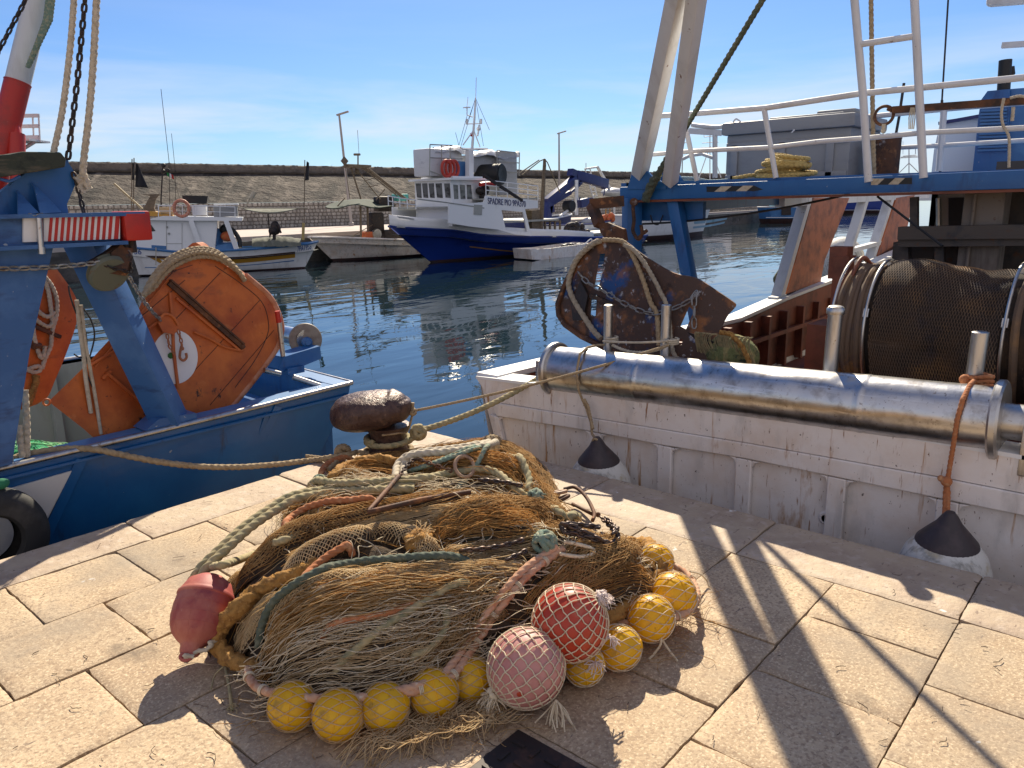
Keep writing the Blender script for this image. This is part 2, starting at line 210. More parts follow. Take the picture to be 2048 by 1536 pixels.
# ------------------------------------------------------------------ mesh builder
def wloc(o):
    v = Vector((0, 0, 0))
    while o: v = v + o.location; o = o.parent
    return v
class MB:
    def __init__(s): s.v = []; s.f = []; s.m = []; s.k = 0
    def use(s, k): s.k = k; return s
    def add(s, vs, fs):
        n = len(s.v); s.v += [Vector(p) for p in vs]
        for f in fs: s.f.append([i + n for i in f]); s.m.append(s.k)
        return s
    def box(s, c, size, ax=None, bev=0.0):
        """box round centre c; ax = 3 axis vectors"""
        ax = ax or (Vector((1, 0, 0)), Vector((0, 1, 0)), Vector((0, 0, 1)))
        c = Vector(c); h = [Vector(a).normalized() * (d / 2) for a, d in zip(ax, size)]
        if bev <= 0:
            vs = [c + h[0] * i + h[1] * j + h[2] * k for k in (-1, 1) for j in (-1, 1) for i in (-1, 1)]
            return s.add(vs, [(0, 2, 3, 1), (4, 5, 7, 6), (0, 1, 5, 4), (2, 6, 7, 3), (0, 4, 6, 2), (1, 3, 7, 5)])
        bm = bmesh.new(); bmesh.ops.create_cube(bm, size=2.0)
        for v in bm.verts: v.co = Vector((v.co.x * size[0] / 2, v.co.y * size[1] / 2, v.co.z * size[2] / 2))
        bmesh.ops.bevel(bm, geom=bm.edges[:], offset=bev, segments=2, affect='EDGES', profile=0.6)
        a = [Vector(q).normalized() for q in ax]
        bm.verts.ensure_lookup_table(); bm.verts.index_update()
        vs = [c + a[0] * v.co.x + a[1] * v.co.y + a[2] * v.co.z for v in bm.verts]
        s.add(vs, [[v.index for v in f.verts] for f in bm.faces]); bm.free(); return s
    def bar(s, a, b, w, h, up=(0, 0, 1), bev=0.0):
        """box beam from a to b, width w (sideways), height h (towards up)"""
        a, b = Vector(a), Vector(b); d = (b - a); L = d.length; d.normalize()
        up = Vector(up); side = d.cross(up)
        if side.length < 1e-4: side = d.cross(Vector((1, 0, 0)))
        side.normalize(); up2 = side.cross(d).normalized()
        return s.box((a + b) / 2, (L, w, h), (d, side, up2), bev)
    def tube(s, pts, r, n=8, cap=True, closed=False, rf=None):
        pts = [Vector(p) for p in pts]; m = len(pts)
        if m < 2: return s
        rings = []; nrm = None
        for i, p in enumerate(pts):
            if closed: t = pts[(i + 1) % m] - pts[i - 1]
            else: t = pts[min(i + 1, m - 1)] - pts[max(i - 1, 0)]
            if t.length < 1e-9: t = Vector((0, 0, 1))
            t.normalize()
            if nrm is None:
                nrm = t.orthogonal().normalized()
            else:
                nrm = nrm - t * nrm.dot(t)
                nrm = nrm.normalized() if nrm.length > 1e-6 else t.orthogonal().normalized()
            bn = t.cross(nrm); rr = rf(i / (m - 1)) * r if rf else r
            rings.append([p + (nrm * math.cos(2 * math.pi * k / n) + bn * math.sin(2 * math.pi * k / n)) * rr for k in range(n)])
        vs = [q for rg in rings for q in rg]; fs = []
        for i in range(m if closed else m - 1):
            j = (i + 1) % m
            for k in range(n):
                l = (k + 1) % n; fs.append((i * n + k, i * n + l, j * n + l, j * n + k))
        if cap and not closed:
            fs.append(list(range(n))[::-1]); fs.append([(m - 1) * n + k for k in range(n)])
        return s.add(vs, fs)
    def rope(s, pts, r, pitch=None, lobes=3, n=15, seg=None, closed=False, fuzz=0.0):
        """laid rope: a lobed section that turns along the curve"""
        pitch = pitch or r * 6.2; seg = seg or r * 0.40
        P = resample(pts, seg); m = len(P)
        if m < 3: return s.tube(pts, r, 6)
        nrm = None; vs = []; dist = 0.0
        for i, p in enumerate(P):
            t = (P[min(i + 1, m - 1)] - P[max(i - 1, 0)]).normalized()
            if nrm is None: nrm = t.orthogonal().normalized()
            else:
                nrm = nrm - t * nrm.dot(t); nrm = nrm.normalized() if nrm.length > 1e-6 else t.orthogonal().normalized()
            bn = t.cross(nrm)
            if i: dist += (p - P[i - 1]).length
            for k in range(n):
                a = 2 * math.pi * k / n
                rr = r * (0.70 + 0.32 * abs(math.cos((a * lobes - dist * 2 * math.pi * lobes / pitch) / 2)) ** 0.7)
                if fuzz: rr *= 1 + fuzz * noise.noise(p * 60 + Vector((a * 3, 0, 0)))
                vs.append(p + (nrm * math.cos(a) + bn * math.sin(a)) * rr)
        fs = []
        for i in range(m - 1):
            for k in range(n):
                l = (k + 1) % n; fs.append((i * n + k, i * n + l, (i + 1) * n + l, (i + 1) * n + k))
        fs.append(list(range(n))[::-1]); fs.append([(m - 1) * n + k for k in range(n)])
        return s.add(vs, fs)
    def chain(s, pts, link=0.05, r=0.006, n=6, w=0.62):
        """links along the curve, every second one turned a quarter"""
        step = link - 2.2 * r
        P = resample(pts, step); q = 10; x0 = None
        for i in range(len(P) - 1):
            c = (P[i] + P[i + 1]) / 2; d = (P[i + 1] - P[i]).normalized()
            if x0 is None: x0 = d.orthogonal().normalized()
            x0 = (x0 - d * x0.dot(d)).normalized(); side = x0 if i % 2 else d.cross(x0)
            hl, hw = link / 2 - r, link * w / 2 - r; ring = []
            for a in range(q):
                an = 2 * math.pi * (a + 0.5) / q
                ex = math.copysign(abs(math.cos(an)) ** 0.7, math.cos(an)); ey = math.copysign(abs(math.sin(an)) ** 0.7, math.sin(an))
                ring.append(c + d * ex * hl + side * ey * hw)
            s.tube(ring, r, n, closed=True)
        return s
    def plate(s, pts, vec):
        """flat outline given thickness vec"""
        pts = [Vector(p) for p in pts]; vec = Vector(vec); n = len(pts)
        s.add(pts + [p + vec for p in pts], [list(range(n)), [n + k for k in range(n)][::-1]] + [(k, n + k, n + (k + 1) % n, (k + 1) % n) for k in range(n)])
        return s
    def rev(s, prof, o, ax=(0, 0, 1), n=24, sx=1.0, ref=None, caps=True):
        """lathe: profile of (radius, height) about axis ax through o"""
        o = Vector(o); ax = Vector(ax).normalized(); e1 = Vector(ref) if ref else ax.orthogonal(); e1 = (e1 - ax * e1.dot(ax)).normalized(); e2 = ax.cross(e1)
        vs = [o + ax * h + (e1 * math.cos(2 * math.pi * k / n) * sx + e2 * math.sin(2 * math.pi * k / n)) * r for r, h in prof for k in range(n)]
        m = len(prof); fs = [(i * n + k, i * n + (k + 1) % n, (i + 1) * n + (k + 1) % n, (i + 1) * n + k) for i in range(m - 1) for k in range(n)]
        if caps: fs += [list(range(n))[::-1], [(m - 1) * n + k for k in range(n)]]
        return s.add(vs, fs)
    def grid(s, fn, nu, nv, wrap=False):
        vs = [fn(i / nu, j / nv) for j in range(nv + 1) for i in range(nu + 1)]
        return s.add(vs, [(j * (nu + 1) + i, j * (nu + 1) + i + 1, (j + 1) * (nu + 1) + i + 1, (j + 1) * (nu + 1) + i) for j in range(nv) for i in range(nu)])
    def sphere(s, c, r, n=20, sq=(1, 1, 1), axes=None):
        c = Vector(c); axes = axes or (Vector((1, 0, 0)), Vector((0, 1, 0)), Vector((0, 0, 1)))
        def fn(a, b):
            th = 2 * math.pi * a; ph = math.pi * (0.0008 + 0.9984 * b)
            return c + axes[0] * (r * sq[0] * math.sin(ph) * math.cos(th)) + axes[1] * (r * sq[1] * math.sin(ph) * math.sin(th)) + axes[2] * (r * sq[2] * math.cos(ph))
        return s.grid(fn, n, n // 2 + 2)
    def build(s, name, mats, parent=None, smooth=True, angle=38, base=True):
        me = bpy.data.meshes.new(name)
        if not isinstance(mats, (list, tuple)): mats = [mats]
        if parent is not None: o0 = wloc(parent)
        else:
            xs = [p.x for p in s.v]; ys = [p.y for p in s.v]; zs = [p.z for p in s.v]
            o0 = Vector(((min(xs) + max(xs)) / 2, (min(ys) + max(ys)) / 2, min(zs))) if base else Vector((0, 0, 0))
        me.from_pydata([p - o0 for p in s.v], [], s.f)
        for m in mats: me.materials.append(m)
        me.polygons.foreach_set('material_index', s.m)
        bm = bmesh.new(); bm.from_mesh(me); bmesh.ops.recalc_face_normals(bm, faces=bm.faces); bm.to_mesh(me); bm.free()
        if smooth:
            me.polygons.foreach_set('use_smooth', [True] * len(me.polygons))
            try: me.set_sharp_from_angle(angle=R(angle))
            except Exception: pass
        me.update()
        o = bpy.data.objects.new(name, me); COL.objects.link(o)
        if parent is not None: o.parent = parent
        else: o.location = o0
        return o

def resample(pts, step):
    pts = [Vector(p) for p in pts]; cum = [0.0]
    for a, b in zip(pts, pts[1:]): cum.append(cum[-1] + (b - a).length)
    n = max(2, round(cum[-1] / step)); out = []; k = 0
    for i in range(n + 1):
        x = cum[-1] * i / n
        while k < len(pts) - 2 and cum[k + 1] < x: k += 1
        L = cum[k + 1] - cum[k]
        out.append(pts[k].lerp(pts[k + 1], (x - cum[k]) / L if L > 1e-9 else 0))
    return out
def smooth_pts(pts, k=8):
    """Catmull-Rom through the points"""
    pts = [Vector(p) for p in pts]
    if len(pts) < 3: return [pts[0].lerp(pts[-1], i / k) for i in range(k + 1)]
    P = [pts[0] * 2 - pts[1]] + pts + [pts[-1] * 2 - pts[-2]]; out = []
    for i in range(1, len(P) - 2):
        a, b, c, d = P[i - 1:i + 3]
        for j in range(k):
            t = j / k
            out.append(0.5 * ((2 * b) + (c - a) * t + (2 * a - 5 * b + 4 * c - d) * t * t + (3 * b - a - 3 * c + d) * t ** 3))
    out.append(pts[-1]); return out
def sag(a, b, drop, n=16):
    a, b = Vector(a), Vector(b)
    return [a.lerp(b, i / n) - Vector((0, 0, drop * 4 * (i / n) * (1 - i / n))) for i in range(n + 1)]

def tag(o, label, cat, group=None, kind=None):
    o['label'] = label; o['category'] = cat
    if group: o['group'] = group
    if kind: o['kind'] = kind
    return o
def thing(name, loc, label, cat, group=None):
    o = bpy.data.objects.new(name, None); o.location = loc; o.empty_display_size = 0.2; COL.objects.link(o)
    return tag(o, label, cat, group)
def structure(o): o['kind'] = 'structure'; return o
def copy_tree(src, delta, parent=None):
    c = src.copy(); COL.objects.link(c)
    if parent is None: c.location = src.location + Vector(delta)
    else: c.parent = parent
    for ch in list(src.children): copy_tree(ch, delta, c)
    return c
def text(s, size, o, xd, yd, m, parent, name='lettering', depth=0.004, fit=None):
    cu = bpy.data.curves.new(name, 'FONT'); cu.body = s; cu.size = size; cu.extrude = 0.001
    to = bpy.data.objects.new('tmp', cu); COL.objects.link(to)
    dg = bpy.context.evaluated_depsgraph_get(); dg.update()
    me = bpy.data.meshes.new_from_object(to.evaluated_get(dg))
    sx = fit / max(v.co.x for v in me.vertices) if fit else 1.0
    xd, yd = Vector(xd).normalized(), Vector(yd).normalized(); zd = xd.cross(yd).normalized()
    b = MB(); b.add([Vector(o) + xd * (v.co.x * sx) + yd * v.co.y + zd * (v.co.z * depth / 0.001 + depth) for v in me.vertices], [list(p.vertices) for p in me.polygons])
    bpy.data.objects.remove(to); bpy.data.curves.remove(cu)
    return b.build(name, m, parent, smooth=False)
def text_on(s, a, b_, hpx, f, m, parent, name):
    """lettering laid on a curved skin: baseline from pixel a to pixel b_, cap height hpx"""
    cu = bpy.data.curves.new(name, 'FONT'); cu.body = s; to = bpy.data.objects.new('tmp', cu); COL.objects.link(to)
    dg = bpy.context.evaluated_depsgraph_get(); dg.update(); me = bpy.data.meshes.new_from_object(to.evaluated_get(dg))
    w = max(v.co.x for v in me.vertices); h = max(v.co.y for v in me.vertices); q = MB()
    q.add([f(a[0] + (b_[0] - a[0]) * v.co.x / w, a[1] + (b_[1] - a[1]) * v.co.x / w - hpx * v.co.y / h) for v in me.vertices], [list(p.vertices) for p in me.polygons])
    bpy.data.objects.remove(to); bpy.data.curves.remove(cu)
    o = q.build(name, m, parent, smooth=False); sm = o.modifiers.new('paint', 'SOLIDIFY'); sm.thickness = .006; return o

# ================================================================== WATER, QUAYS, BREAKWATER
def water():
    m = bpy.data.materials.new('harbour_water'); m.use_nodes = True
    N, L = m.node_tree.nodes, m.node_tree.links
    b = N['Principled BSDF']; b.inputs['Base Color'].default_value = (0.010, 0.024, 0.032, 1); b.inputs['Roughness'].default_value = 0.015; b.inputs['IOR'].default_value = 1.38
    t = N.new('ShaderNodeTexCoord'); last = None
    for sc, det, st, di, dis in (((0.26, 0.70, 1), 2, 0.8, 0.042, 0.6), ((1.1, 2.7, 1), 2, 0.6, 0.0060, 0.9), ((5, 9, 1), 1, 0.35, 0.0006, 0.3)):
        mpn = N.new('ShaderNodeMapping'); mpn.inputs['Scale'].default_value = sc; mpn.inputs['Rotation'].default_value = (0, 0, R(-49))
        nn = N.new('ShaderNodeTexNoise'); nn.inputs['Scale'].default_value = 1.0; nn.inputs['Detail'].default_value = det; nn.inputs['Roughness'].default_value = 0.45; nn.inputs['Distortion'].default_value = dis
        bn = N.new('ShaderNodeBump'); bn.inputs['Strength'].default_value = st; bn.inputs['Distance'].default_value = di
        L.new(t.outputs['Object'], mpn.inputs[0]); L.new(mpn.outputs[0], nn.inputs['Vector']); L.new(nn.outputs['Fac'], bn.inputs['Height'])
        if last: L.new(last, bn.inputs['Normal'])
        last = bn.outputs[0]
    L.new(last, b.inputs['Normal'])
    mb = MB(); mb.add([(-1500, -1500, -1.2), (2500, -1500, -1.2), (2500, 2500, -1.2), (-1500, 2500, -1.2)], [(0, 1, 2, 3)])
    o = mb.build('harbour_water', m, base=False, smooth=False); structure(o)
    tag(o, 'dark rippled harbour water between the moored boats', 'water', kind='structure')
water()

QU, QV = 3.63, 4.06
def quay():
    mb = MB(); rnd = random.Random(3)
    def slab(u0, u1, v0, v1, k, fine=True, outer=None):
        g = 0.0022; nx = max(2, int((u1 - u0) / 0.021)) if fine else 2; ny = max(2, int((v1 - v0) / 0.021)) if fine else 2
        dz = rnd.uniform(-0.003, 0.003); tx, ty = rnd.uniform(-0.006, 0.006), rnd.uniform(-0.006, 0.006); sd = rnd.uniform(0, 99)
        chip = [(rnd.choice((0, 1)), rnd.choice((0, 1)), rnd.uniform(0.012, 0.034)) for _ in range(rnd.choice((0, 0, 1, 1)))]
        vs = []
        for j in range(-1, ny + 2):
            for i in range(-1, nx + 2):
                a, b = min(max(i / nx, 0), 1), min(max(j / ny, 0), 1)
                x, y = u0 + (u1 - u0) * a, v0 + (v1 - v0) * b
                w = lambda q, s: max(0, noise.noise(Vector((q * 7, sd, s)))) ** 1.4 * 0.013 + noise.noise(Vector((q * 45, sd, s + 5))) * 0.0032
                if a == 0: x += g + abs(w(y, 1))
                if a == 1: x -= g + abs(w(y, 2))
                if b == 0: y += g + abs(w(x, 3))
                if b == 1: y -= g + abs(w(x, 4))
                if outer == 'v' and b == 1: y += noise.noise(Vector((x * 4.2, 7, 1))) * 0.028 + noise.noise(Vector((x * 13, 7, 4))) * 0.010
                if outer == 'u' and a == 1: x += noise.noise(Vector((y * 4.2, 17, 1))) * 0.020 + noise.noise(Vector((y * 13, 7, 4))) * 0.008
                z = dz + (a - 0.5) * tx + (b - 0.5) * ty + noise.noise(Vector((x * 6, y * 6, sd))) * 0.002 + noise.noise(Vector((x * 22, y * 22, sd))) * 0.0012
                for ca, cb, cs in chip:
                    dd = math.hypot((a - ca) * (u1 - u0), (b - cb) * (v1 - v0))
                    if dd < cs: z -= 0.008 * (1 - dd / cs) ** 0.5
                e = min(a * (u1 - u0), (1 - a) * (u1 - u0), b * (v1 - v0), (1 - b) * (v1 - v0))
                if e < 0.004: z -= 0.005
                if (outer == 'v' and b == 1) or (outer == 'u' and a == 1): z -= 0.012
                if i in (-1, nx + 1) or j in (-1, ny + 1): z = -0.035 if not outer else -0.30
                vs.append((x, y, z))
        w_ = nx + 3; mb.use(k)
        mb.add(vs, [(j * w_ + i, j * w_ + i + 1, (j + 1) * w_ + i + 1, (j + 1) * w_ + i) for j in range(ny + 2) for i in range(nx + 2)])
    strips = [(-1.89, -1.42, 0.3), (-1.42, -0.948, 0.1), (-0.948, -0.473, 0.35), (-0.473, 0, 0.15), (0, 0.473, 2.63), (0.473, 0.948, 2.35), (0.948, 1.42, 2.065), (1.42, 1.87, 2.25), (1.87, 2.317, 1.9), (2.317, 2.78, 0.83), (2.78, 3.24, 1.07), (3.24, 3.722, 0.85)]
    for v0, v1, u0 in strips:
        k = 0.468; a = u0 - k * math.ceil((u0 + 1.6) / k); js = []
        while a < 3.05: js.append(a); a += k
        js = [j for j in js if j < 2.98] + [3.15]
        for p, q in zip(js, js[1:]): slab(p, q, v0, v1, 0, fine=(p > -0.3))
    js = [-1.4, -0.5, 0.45, 1.5, 2.42, 3.15]
    for p, q in zip(js, js[1:]): slab(p, q, 3.722, QV, 1, outer='v')
    js = [-1.9, -0.5, 0.478, 1.395, 2.4, 3.25, 3.722]
    for p, q in zip(js, js[1:]): slab(3.15, QU, p, q, 1, outer='u')
    slab(3.15, QU, 3.722, QV, 1, outer=None)
    mb.use(2); mb.add([(-6, -8, -0.02), (QU - 0.03, -8, -0.02), (QU - 0.03, QV - 0.03, -0.02), (-6, QV - 0.03, -0.02)], [(0, 1, 2, 3)]); mb.use(0).add([(-70, -70, -0.028), (QU - 0.04, -70, -0.028), (QU - 0.04, QV - 0.04, -0.028), (-70, QV - 0.04, -0.028)], [(0, 1, 2, 3)]); mb.add([(-70, -70, 0), (QU, -70, 0), (QU, -1.89, 0), (-70, -1.89, 0)], [(0, 1, 2, 3)]); mb.add([(-70, -1.89, 0), (-1.9, -1.89, 0), (-1.9, QV, 0), (-70, QV, 0)], [(0, 1, 2, 3)])
    mb.use(3); mb.box((-33.2, -33.0, -1.31), (2 * (QU - 0.05 + 33.2), 2 * (QV - 0.05 + 33.0), 2.5))
    o = mb.build('quay', [m_stone, m_coping, m_joint, m_qwall], base=False, angle=50)
    tag(o, 'sunlit sandstone quay paved with worn rectangular slabs', 'quay', kind='structure')
quay()
def scraps():
    mb = MB(); rr = random.Random(17)
    for k in range(150):
        p = Pz(rr.uniform(0, 2048), rr.uniform(980, 1530), 0)
        if p.x > QU - .05 or p.y > QV - .05: continue
        a = rr.uniform(0, 6.3); pts = []; x, y = p.x, p.y; st = rr.uniform(.004, .012)
        for i in range(rr.randint(3, 7)): pts.append((x, y, .007 + .002 * rr.random())); x += st * math.cos(a); y += st * math.sin(a); a += rr.uniform(-.7, .7)
        mb.tube(pts, rr.uniform(.0006, .0016), 4)
    o = mb.build('net_scraps', m_joint); tag(o, 'dry scraps of twine and grit scattered on the paving', 'scraps', kind='stuff')
scraps()

m_par = mat('parapet_concrete', (0.15, 0.125, 0.10), [((0.09, 0.075, 0.06), (1.2, 1.2, 2), 0.48, 0.66), ((0.22, 0.19, 0.155), 2, 0.58, 0.7)], 0.95, bump=(3, 0.8, 0.2))
m_cwall = mat('breakwater_concrete', (0.078, 0.062, 0.049), [((0.052, 0.042, 0.034), (0.22, 0.22, 0.8), 0.44, 0.62), ((0.15, 0.122, 0.097), (0.5, 0.5, 0.5), 0.55, 0.72), ((0.026, 0.021, 0.017), (0.11, 0.11, 0.9), 0.50, 0.57, 5, (0, R(-26), 0)), ((0.17, 0.14, 0.112), (0.16, 0.16, 1.4), 0.57, 0.66, 5, (0, R(-28), 0)), ((0.05, 0.042, 0.035), (0.9, 0.9, 0.5), 0.60, 0.68)], 0.95, bump=(0.9, 1.0, 0.6), bump2=(3.5, 0.8, 0.2))
m_blocks = mat('breakwater_blockwork', (0.40, 0.365, 0.315), [((0.24, 0.215, 0.185), (1.1, 1.1, 1.1), 0.46, 0.66), ((0.13, 0.11, 0.09), 3.0, 0.60, 0.70)], 0.9, bump=(6, 0.7, 0.06), island=0.22)
m_mortar = mat('dark_mortar', (0.17, 0.15, 0.13), [], 0.95)
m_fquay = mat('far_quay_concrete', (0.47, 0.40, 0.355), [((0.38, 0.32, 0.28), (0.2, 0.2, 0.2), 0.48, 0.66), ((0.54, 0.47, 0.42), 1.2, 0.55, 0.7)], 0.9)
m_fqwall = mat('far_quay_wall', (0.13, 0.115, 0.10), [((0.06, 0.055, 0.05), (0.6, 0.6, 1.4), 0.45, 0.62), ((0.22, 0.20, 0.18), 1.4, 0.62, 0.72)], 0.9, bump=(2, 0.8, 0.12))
FQ_A, FQ_B = Vector((-20, 31.6, 0)), Vector((115, 41.0, 0))
def far_side():
    d = (FQ_B - FQ_A); n = Vector((-d.y, d.x, 0)).normalized()
    mb = MB()
    A, B = FQ_A, FQ_B
    mb.use(0).add([A, B, B + n * 60, A + n * 60], [(0, 1, 2, 3)])
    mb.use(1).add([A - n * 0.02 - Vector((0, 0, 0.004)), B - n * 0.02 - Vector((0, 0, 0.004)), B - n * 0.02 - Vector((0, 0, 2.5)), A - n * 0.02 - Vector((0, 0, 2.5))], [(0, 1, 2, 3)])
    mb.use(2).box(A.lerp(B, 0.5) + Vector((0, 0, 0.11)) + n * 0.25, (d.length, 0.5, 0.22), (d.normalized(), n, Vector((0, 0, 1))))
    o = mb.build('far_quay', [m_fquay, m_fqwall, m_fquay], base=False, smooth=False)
    tag(o, 'pale concrete quay across the harbour', 'quay', kind='structure')
    # breakwater: block wall below, sloped concrete bank, parapet on top
    a, b = Pz(481, 458.5, 0), Pz(1200, 432, 0); d = (b - a).normalized(); n = Vector((-d.y, d.x, 0))
    P0 = a - d * 60; Ln = 60 + 95
    zt = 1.92
    root = thing('breakwater', P0 + d * 80, 'long brown harbour breakwater with block wall below and sloped concrete bank', 'breakwater')
    mb = MB(); rnd = random.Random(5); rows = 7; zh = zt / rows
    for r_ in range(rows):
        x = -rnd.uniform(0, 0.4)
        while x < Ln:
            w = rnd.uniform(0.26, 0.46); z0 = r_ * zh
            if x + w > 30 and x < Ln:
                c = P0 + d * (x + w / 2) + Vector((0, 0, z0 + zh / 2)); q = rnd.uniform(0, 0.03)
                h, ww = zh * 0.44 * rnd.uniform(0.9, 1.02), w * 0.44
                pts = []
                for k in range(8):
                    an = 2 * math.pi * (k + 0.5) / 8; ex = math.copysign(abs(math.cos(an)) ** 0.55, math.cos(an)); ey = math.copysign(abs(math.sin(an)) ** 0.55, math.sin(an))
                    pts.append(c + d * ex * ww * 1.03 + Vector((0, 0, ey * h * 1.03)))
                fr = [p + (c - p) * 0.18 - n * (0.05 + q) for p in pts]
                mb.add(pts + fr, [list(range(8, 16))[::-1]] + [(k, (k + 1) % 8, 8 + (k + 1) % 8, 8 + k) for k in range(8)])
            x += w
    mb.build('block_wall', m_blocks, root, angle=25)
    mb = MB(); mb.box(P0 + d * (Ln / 2) + n * 0.5 + Vector((0, 0, zt / 2)), (Ln, 1.0, zt), (d, n, Vector((0, 0, 1))))
    mb.build('wall_backing', m_mortar, root, smooth=False)
    # bank: uneven sheet with diagonal gullies
    hb = 4.35; db = 6.0
    def bank(s, t):
        x = s * Ln; dd = 1.0 + db * t; z = zt + 0.02 + (hb - zt) * t
        g = noise.noise(Vector((x * 0.13 - t * 1.1, t * 0.25, 1))) * 0.9 + noise.noise(Vector((x * 0.42 - t * 3.2, t * 0.8, 4))) * 0.42 + noise.noise(Vector((x * 1.3 - t * 6, t * 3, 9))) * 0.16
        ed = min(1, t * 6) * min(1, (1 - t) * 6)
        return P0 + d * x + n * (dd + g * 0.85 * ed) + Vector((0, 0, z + g * 0.45 * ed))
    mb = MB(); mb.grid(bank, 420, 26)
    mb.build('concrete_bank', m_cwall, root, angle=80)
    def par(s, t):
        x = s * Ln; prof = [(7.0, hb - 0.3), (7.0, hb + 0.10), (7.5, hb + 0.12), (7.5, hb + 0.16), (7.62, hb + 0.66), (7.75, hb + 0.78), (9.0, hb + 0.8), (9.2, hb - 0.3)]
        k = min(int(round(t * 7)), 7); dd, z = prof[k]
        if k >= 4 and k < 7: z += noise.noise(Vector((x * 0.9, k, 2))) * 0.06 + noise.noise(Vector((x * 3.1, k, 2))) * 0.05 + noise.noise(Vector((x * 7.7, k, 2))) * 0.05
        if k in (2, 3): dd += noise.noise(Vector((x * 1.5, k, 7))) * 0.05
        return P0 + d * x + n * dd + Vector((0, 0, z))
    mb = MB(); mb.grid(par, 1100, 7)
    mb.build('parapet', m_par, root, angle=30)
    # pale ledge line under the parapet
    mb = MB(); mb.grid(lambda s, t: P0 + d * (s * Ln) + n * (6.72 + 0.5 * t) + Vector((0, 0, hb + 0.15 + noise.noise(Vector((s * Ln * 1.7, t, 3))) * 0.03)), 500, 1)
    mb.build('ledge', m_fquay, root)
    return d, n
BW_D, BW_N = far_side()

def lamp_posts():
    for top, hd, lab in (((678, 227), 1, 'tall grey lamp post behind the small boat with the green awning'), ((1118, 265), 1, 'tall grey lamp post behind the navy crane arm'), ((1366, 286), 1, 'distant lamp post seen between the white gantry legs')):
        v = 51.0 if top[0] != 1366 else 75
        t = Pv(*top, v); b = Vector((t.x, t.y, 0)) 
        if top[0] == 678: b = b - BW_D * 0.0 + Vector((0.35, -0.2, 0))
        root = thing('lamp_post', b, lab, 'lamp post', 'lamp posts on the far quay')
        mb = MB(); mb.tube([b, b.lerp(t, 0.5), t], 0.125, 10, rf=lambda s: 1 - 0.4 * s); mb.rev([(0.2, 0), (0.2, 0.25), (0.14, 0.3)], b, n=10)
        mb.build('post', m_post_lamp, root)
        rt = Vector((0.6586, -0.7526, 0)); mb = MB()
        mb.bar(t + rt * -0.2 + Vector((0, 0, -0.12)), t + rt * 0.75 + Vector((0, 0, 0.14)), 0.28, 0.12, bev=0.03)
        mb.build('lamp_head', m_post_lamp, root)
lamp_posts()

# ================================================================== cut plates (outline with holes, triangulated, bent by a mapping)
from mathutils.geometry import delaunay_2d_cdt
def inside(p, poly):
    c = False; j = len(poly) - 1
    for i in range(len(poly)):
        if (poly[i][1] > p[1]) != (poly[j][1] > p[1]) and p[0] < (poly[j][0] - poly[i][0]) * (p[1] - poly[i][1]) / (poly[j][1] - poly[i][1]) + poly[i][0]: c = not c
        j = i
    return c
def cutplate(mb, outline, holes, fn, vec, step=14):
    vs = []; es = []
    for lp in [outline] + holes:
        n0 = len(vs); vs += [Vector(p) for p in lp]; es += [(n0 + k, n0 + (k + 1) % len(lp)) for k in range(len(lp))]
    xs = [p[0] for p in outline]; ys = [p[1] for p in outline]
    y = min(ys) + step
    while y < max(ys):
        x = min(xs) + step
        while x < max(xs):
            if inside((x, y), outline) and not any(inside((x, y), h) for h in holes): vs.append(Vector((x, y)))
            x += step
        y += step
    ov, oe, of = delaunay_2d_cdt(vs, es, [], 0, 0.01)[:3]
    F = []
    for f in of:
        c = sum((ov[i] for i in f), Vector((0, 0))) / len(f)
        if inside(c, outline) and not any(inside(c, h) for h in holes): F.append(list(f))
    P = [fn(p.x, p.y) for p in ov]; n = len(P); vec = Vector(vec)
    cnt = {}
    for f in F:
        for a, b in zip(f, f[1:] + f[:1]): cnt[(a, b)] = cnt.get((a, b), 0) + 1
    fs = [f for f in F] + [[i + n for i in f][::-1] for f in F]
    for (a, b) in cnt:
        if (b, a) not in cnt: fs.append([a, a + n, b + n, b])
    mb.add(P + [p + vec for p in P], fs)

def pl(pts, k=8): return smooth_pts([Vector((a, b)).to_3d() for a, b in pts], k)
def curve_px(pts, fn, k=8):
    """smooth pixel curve laid into the scene by fn"""
    return [fn(p.x, p.y) for p in pl(pts, k)]

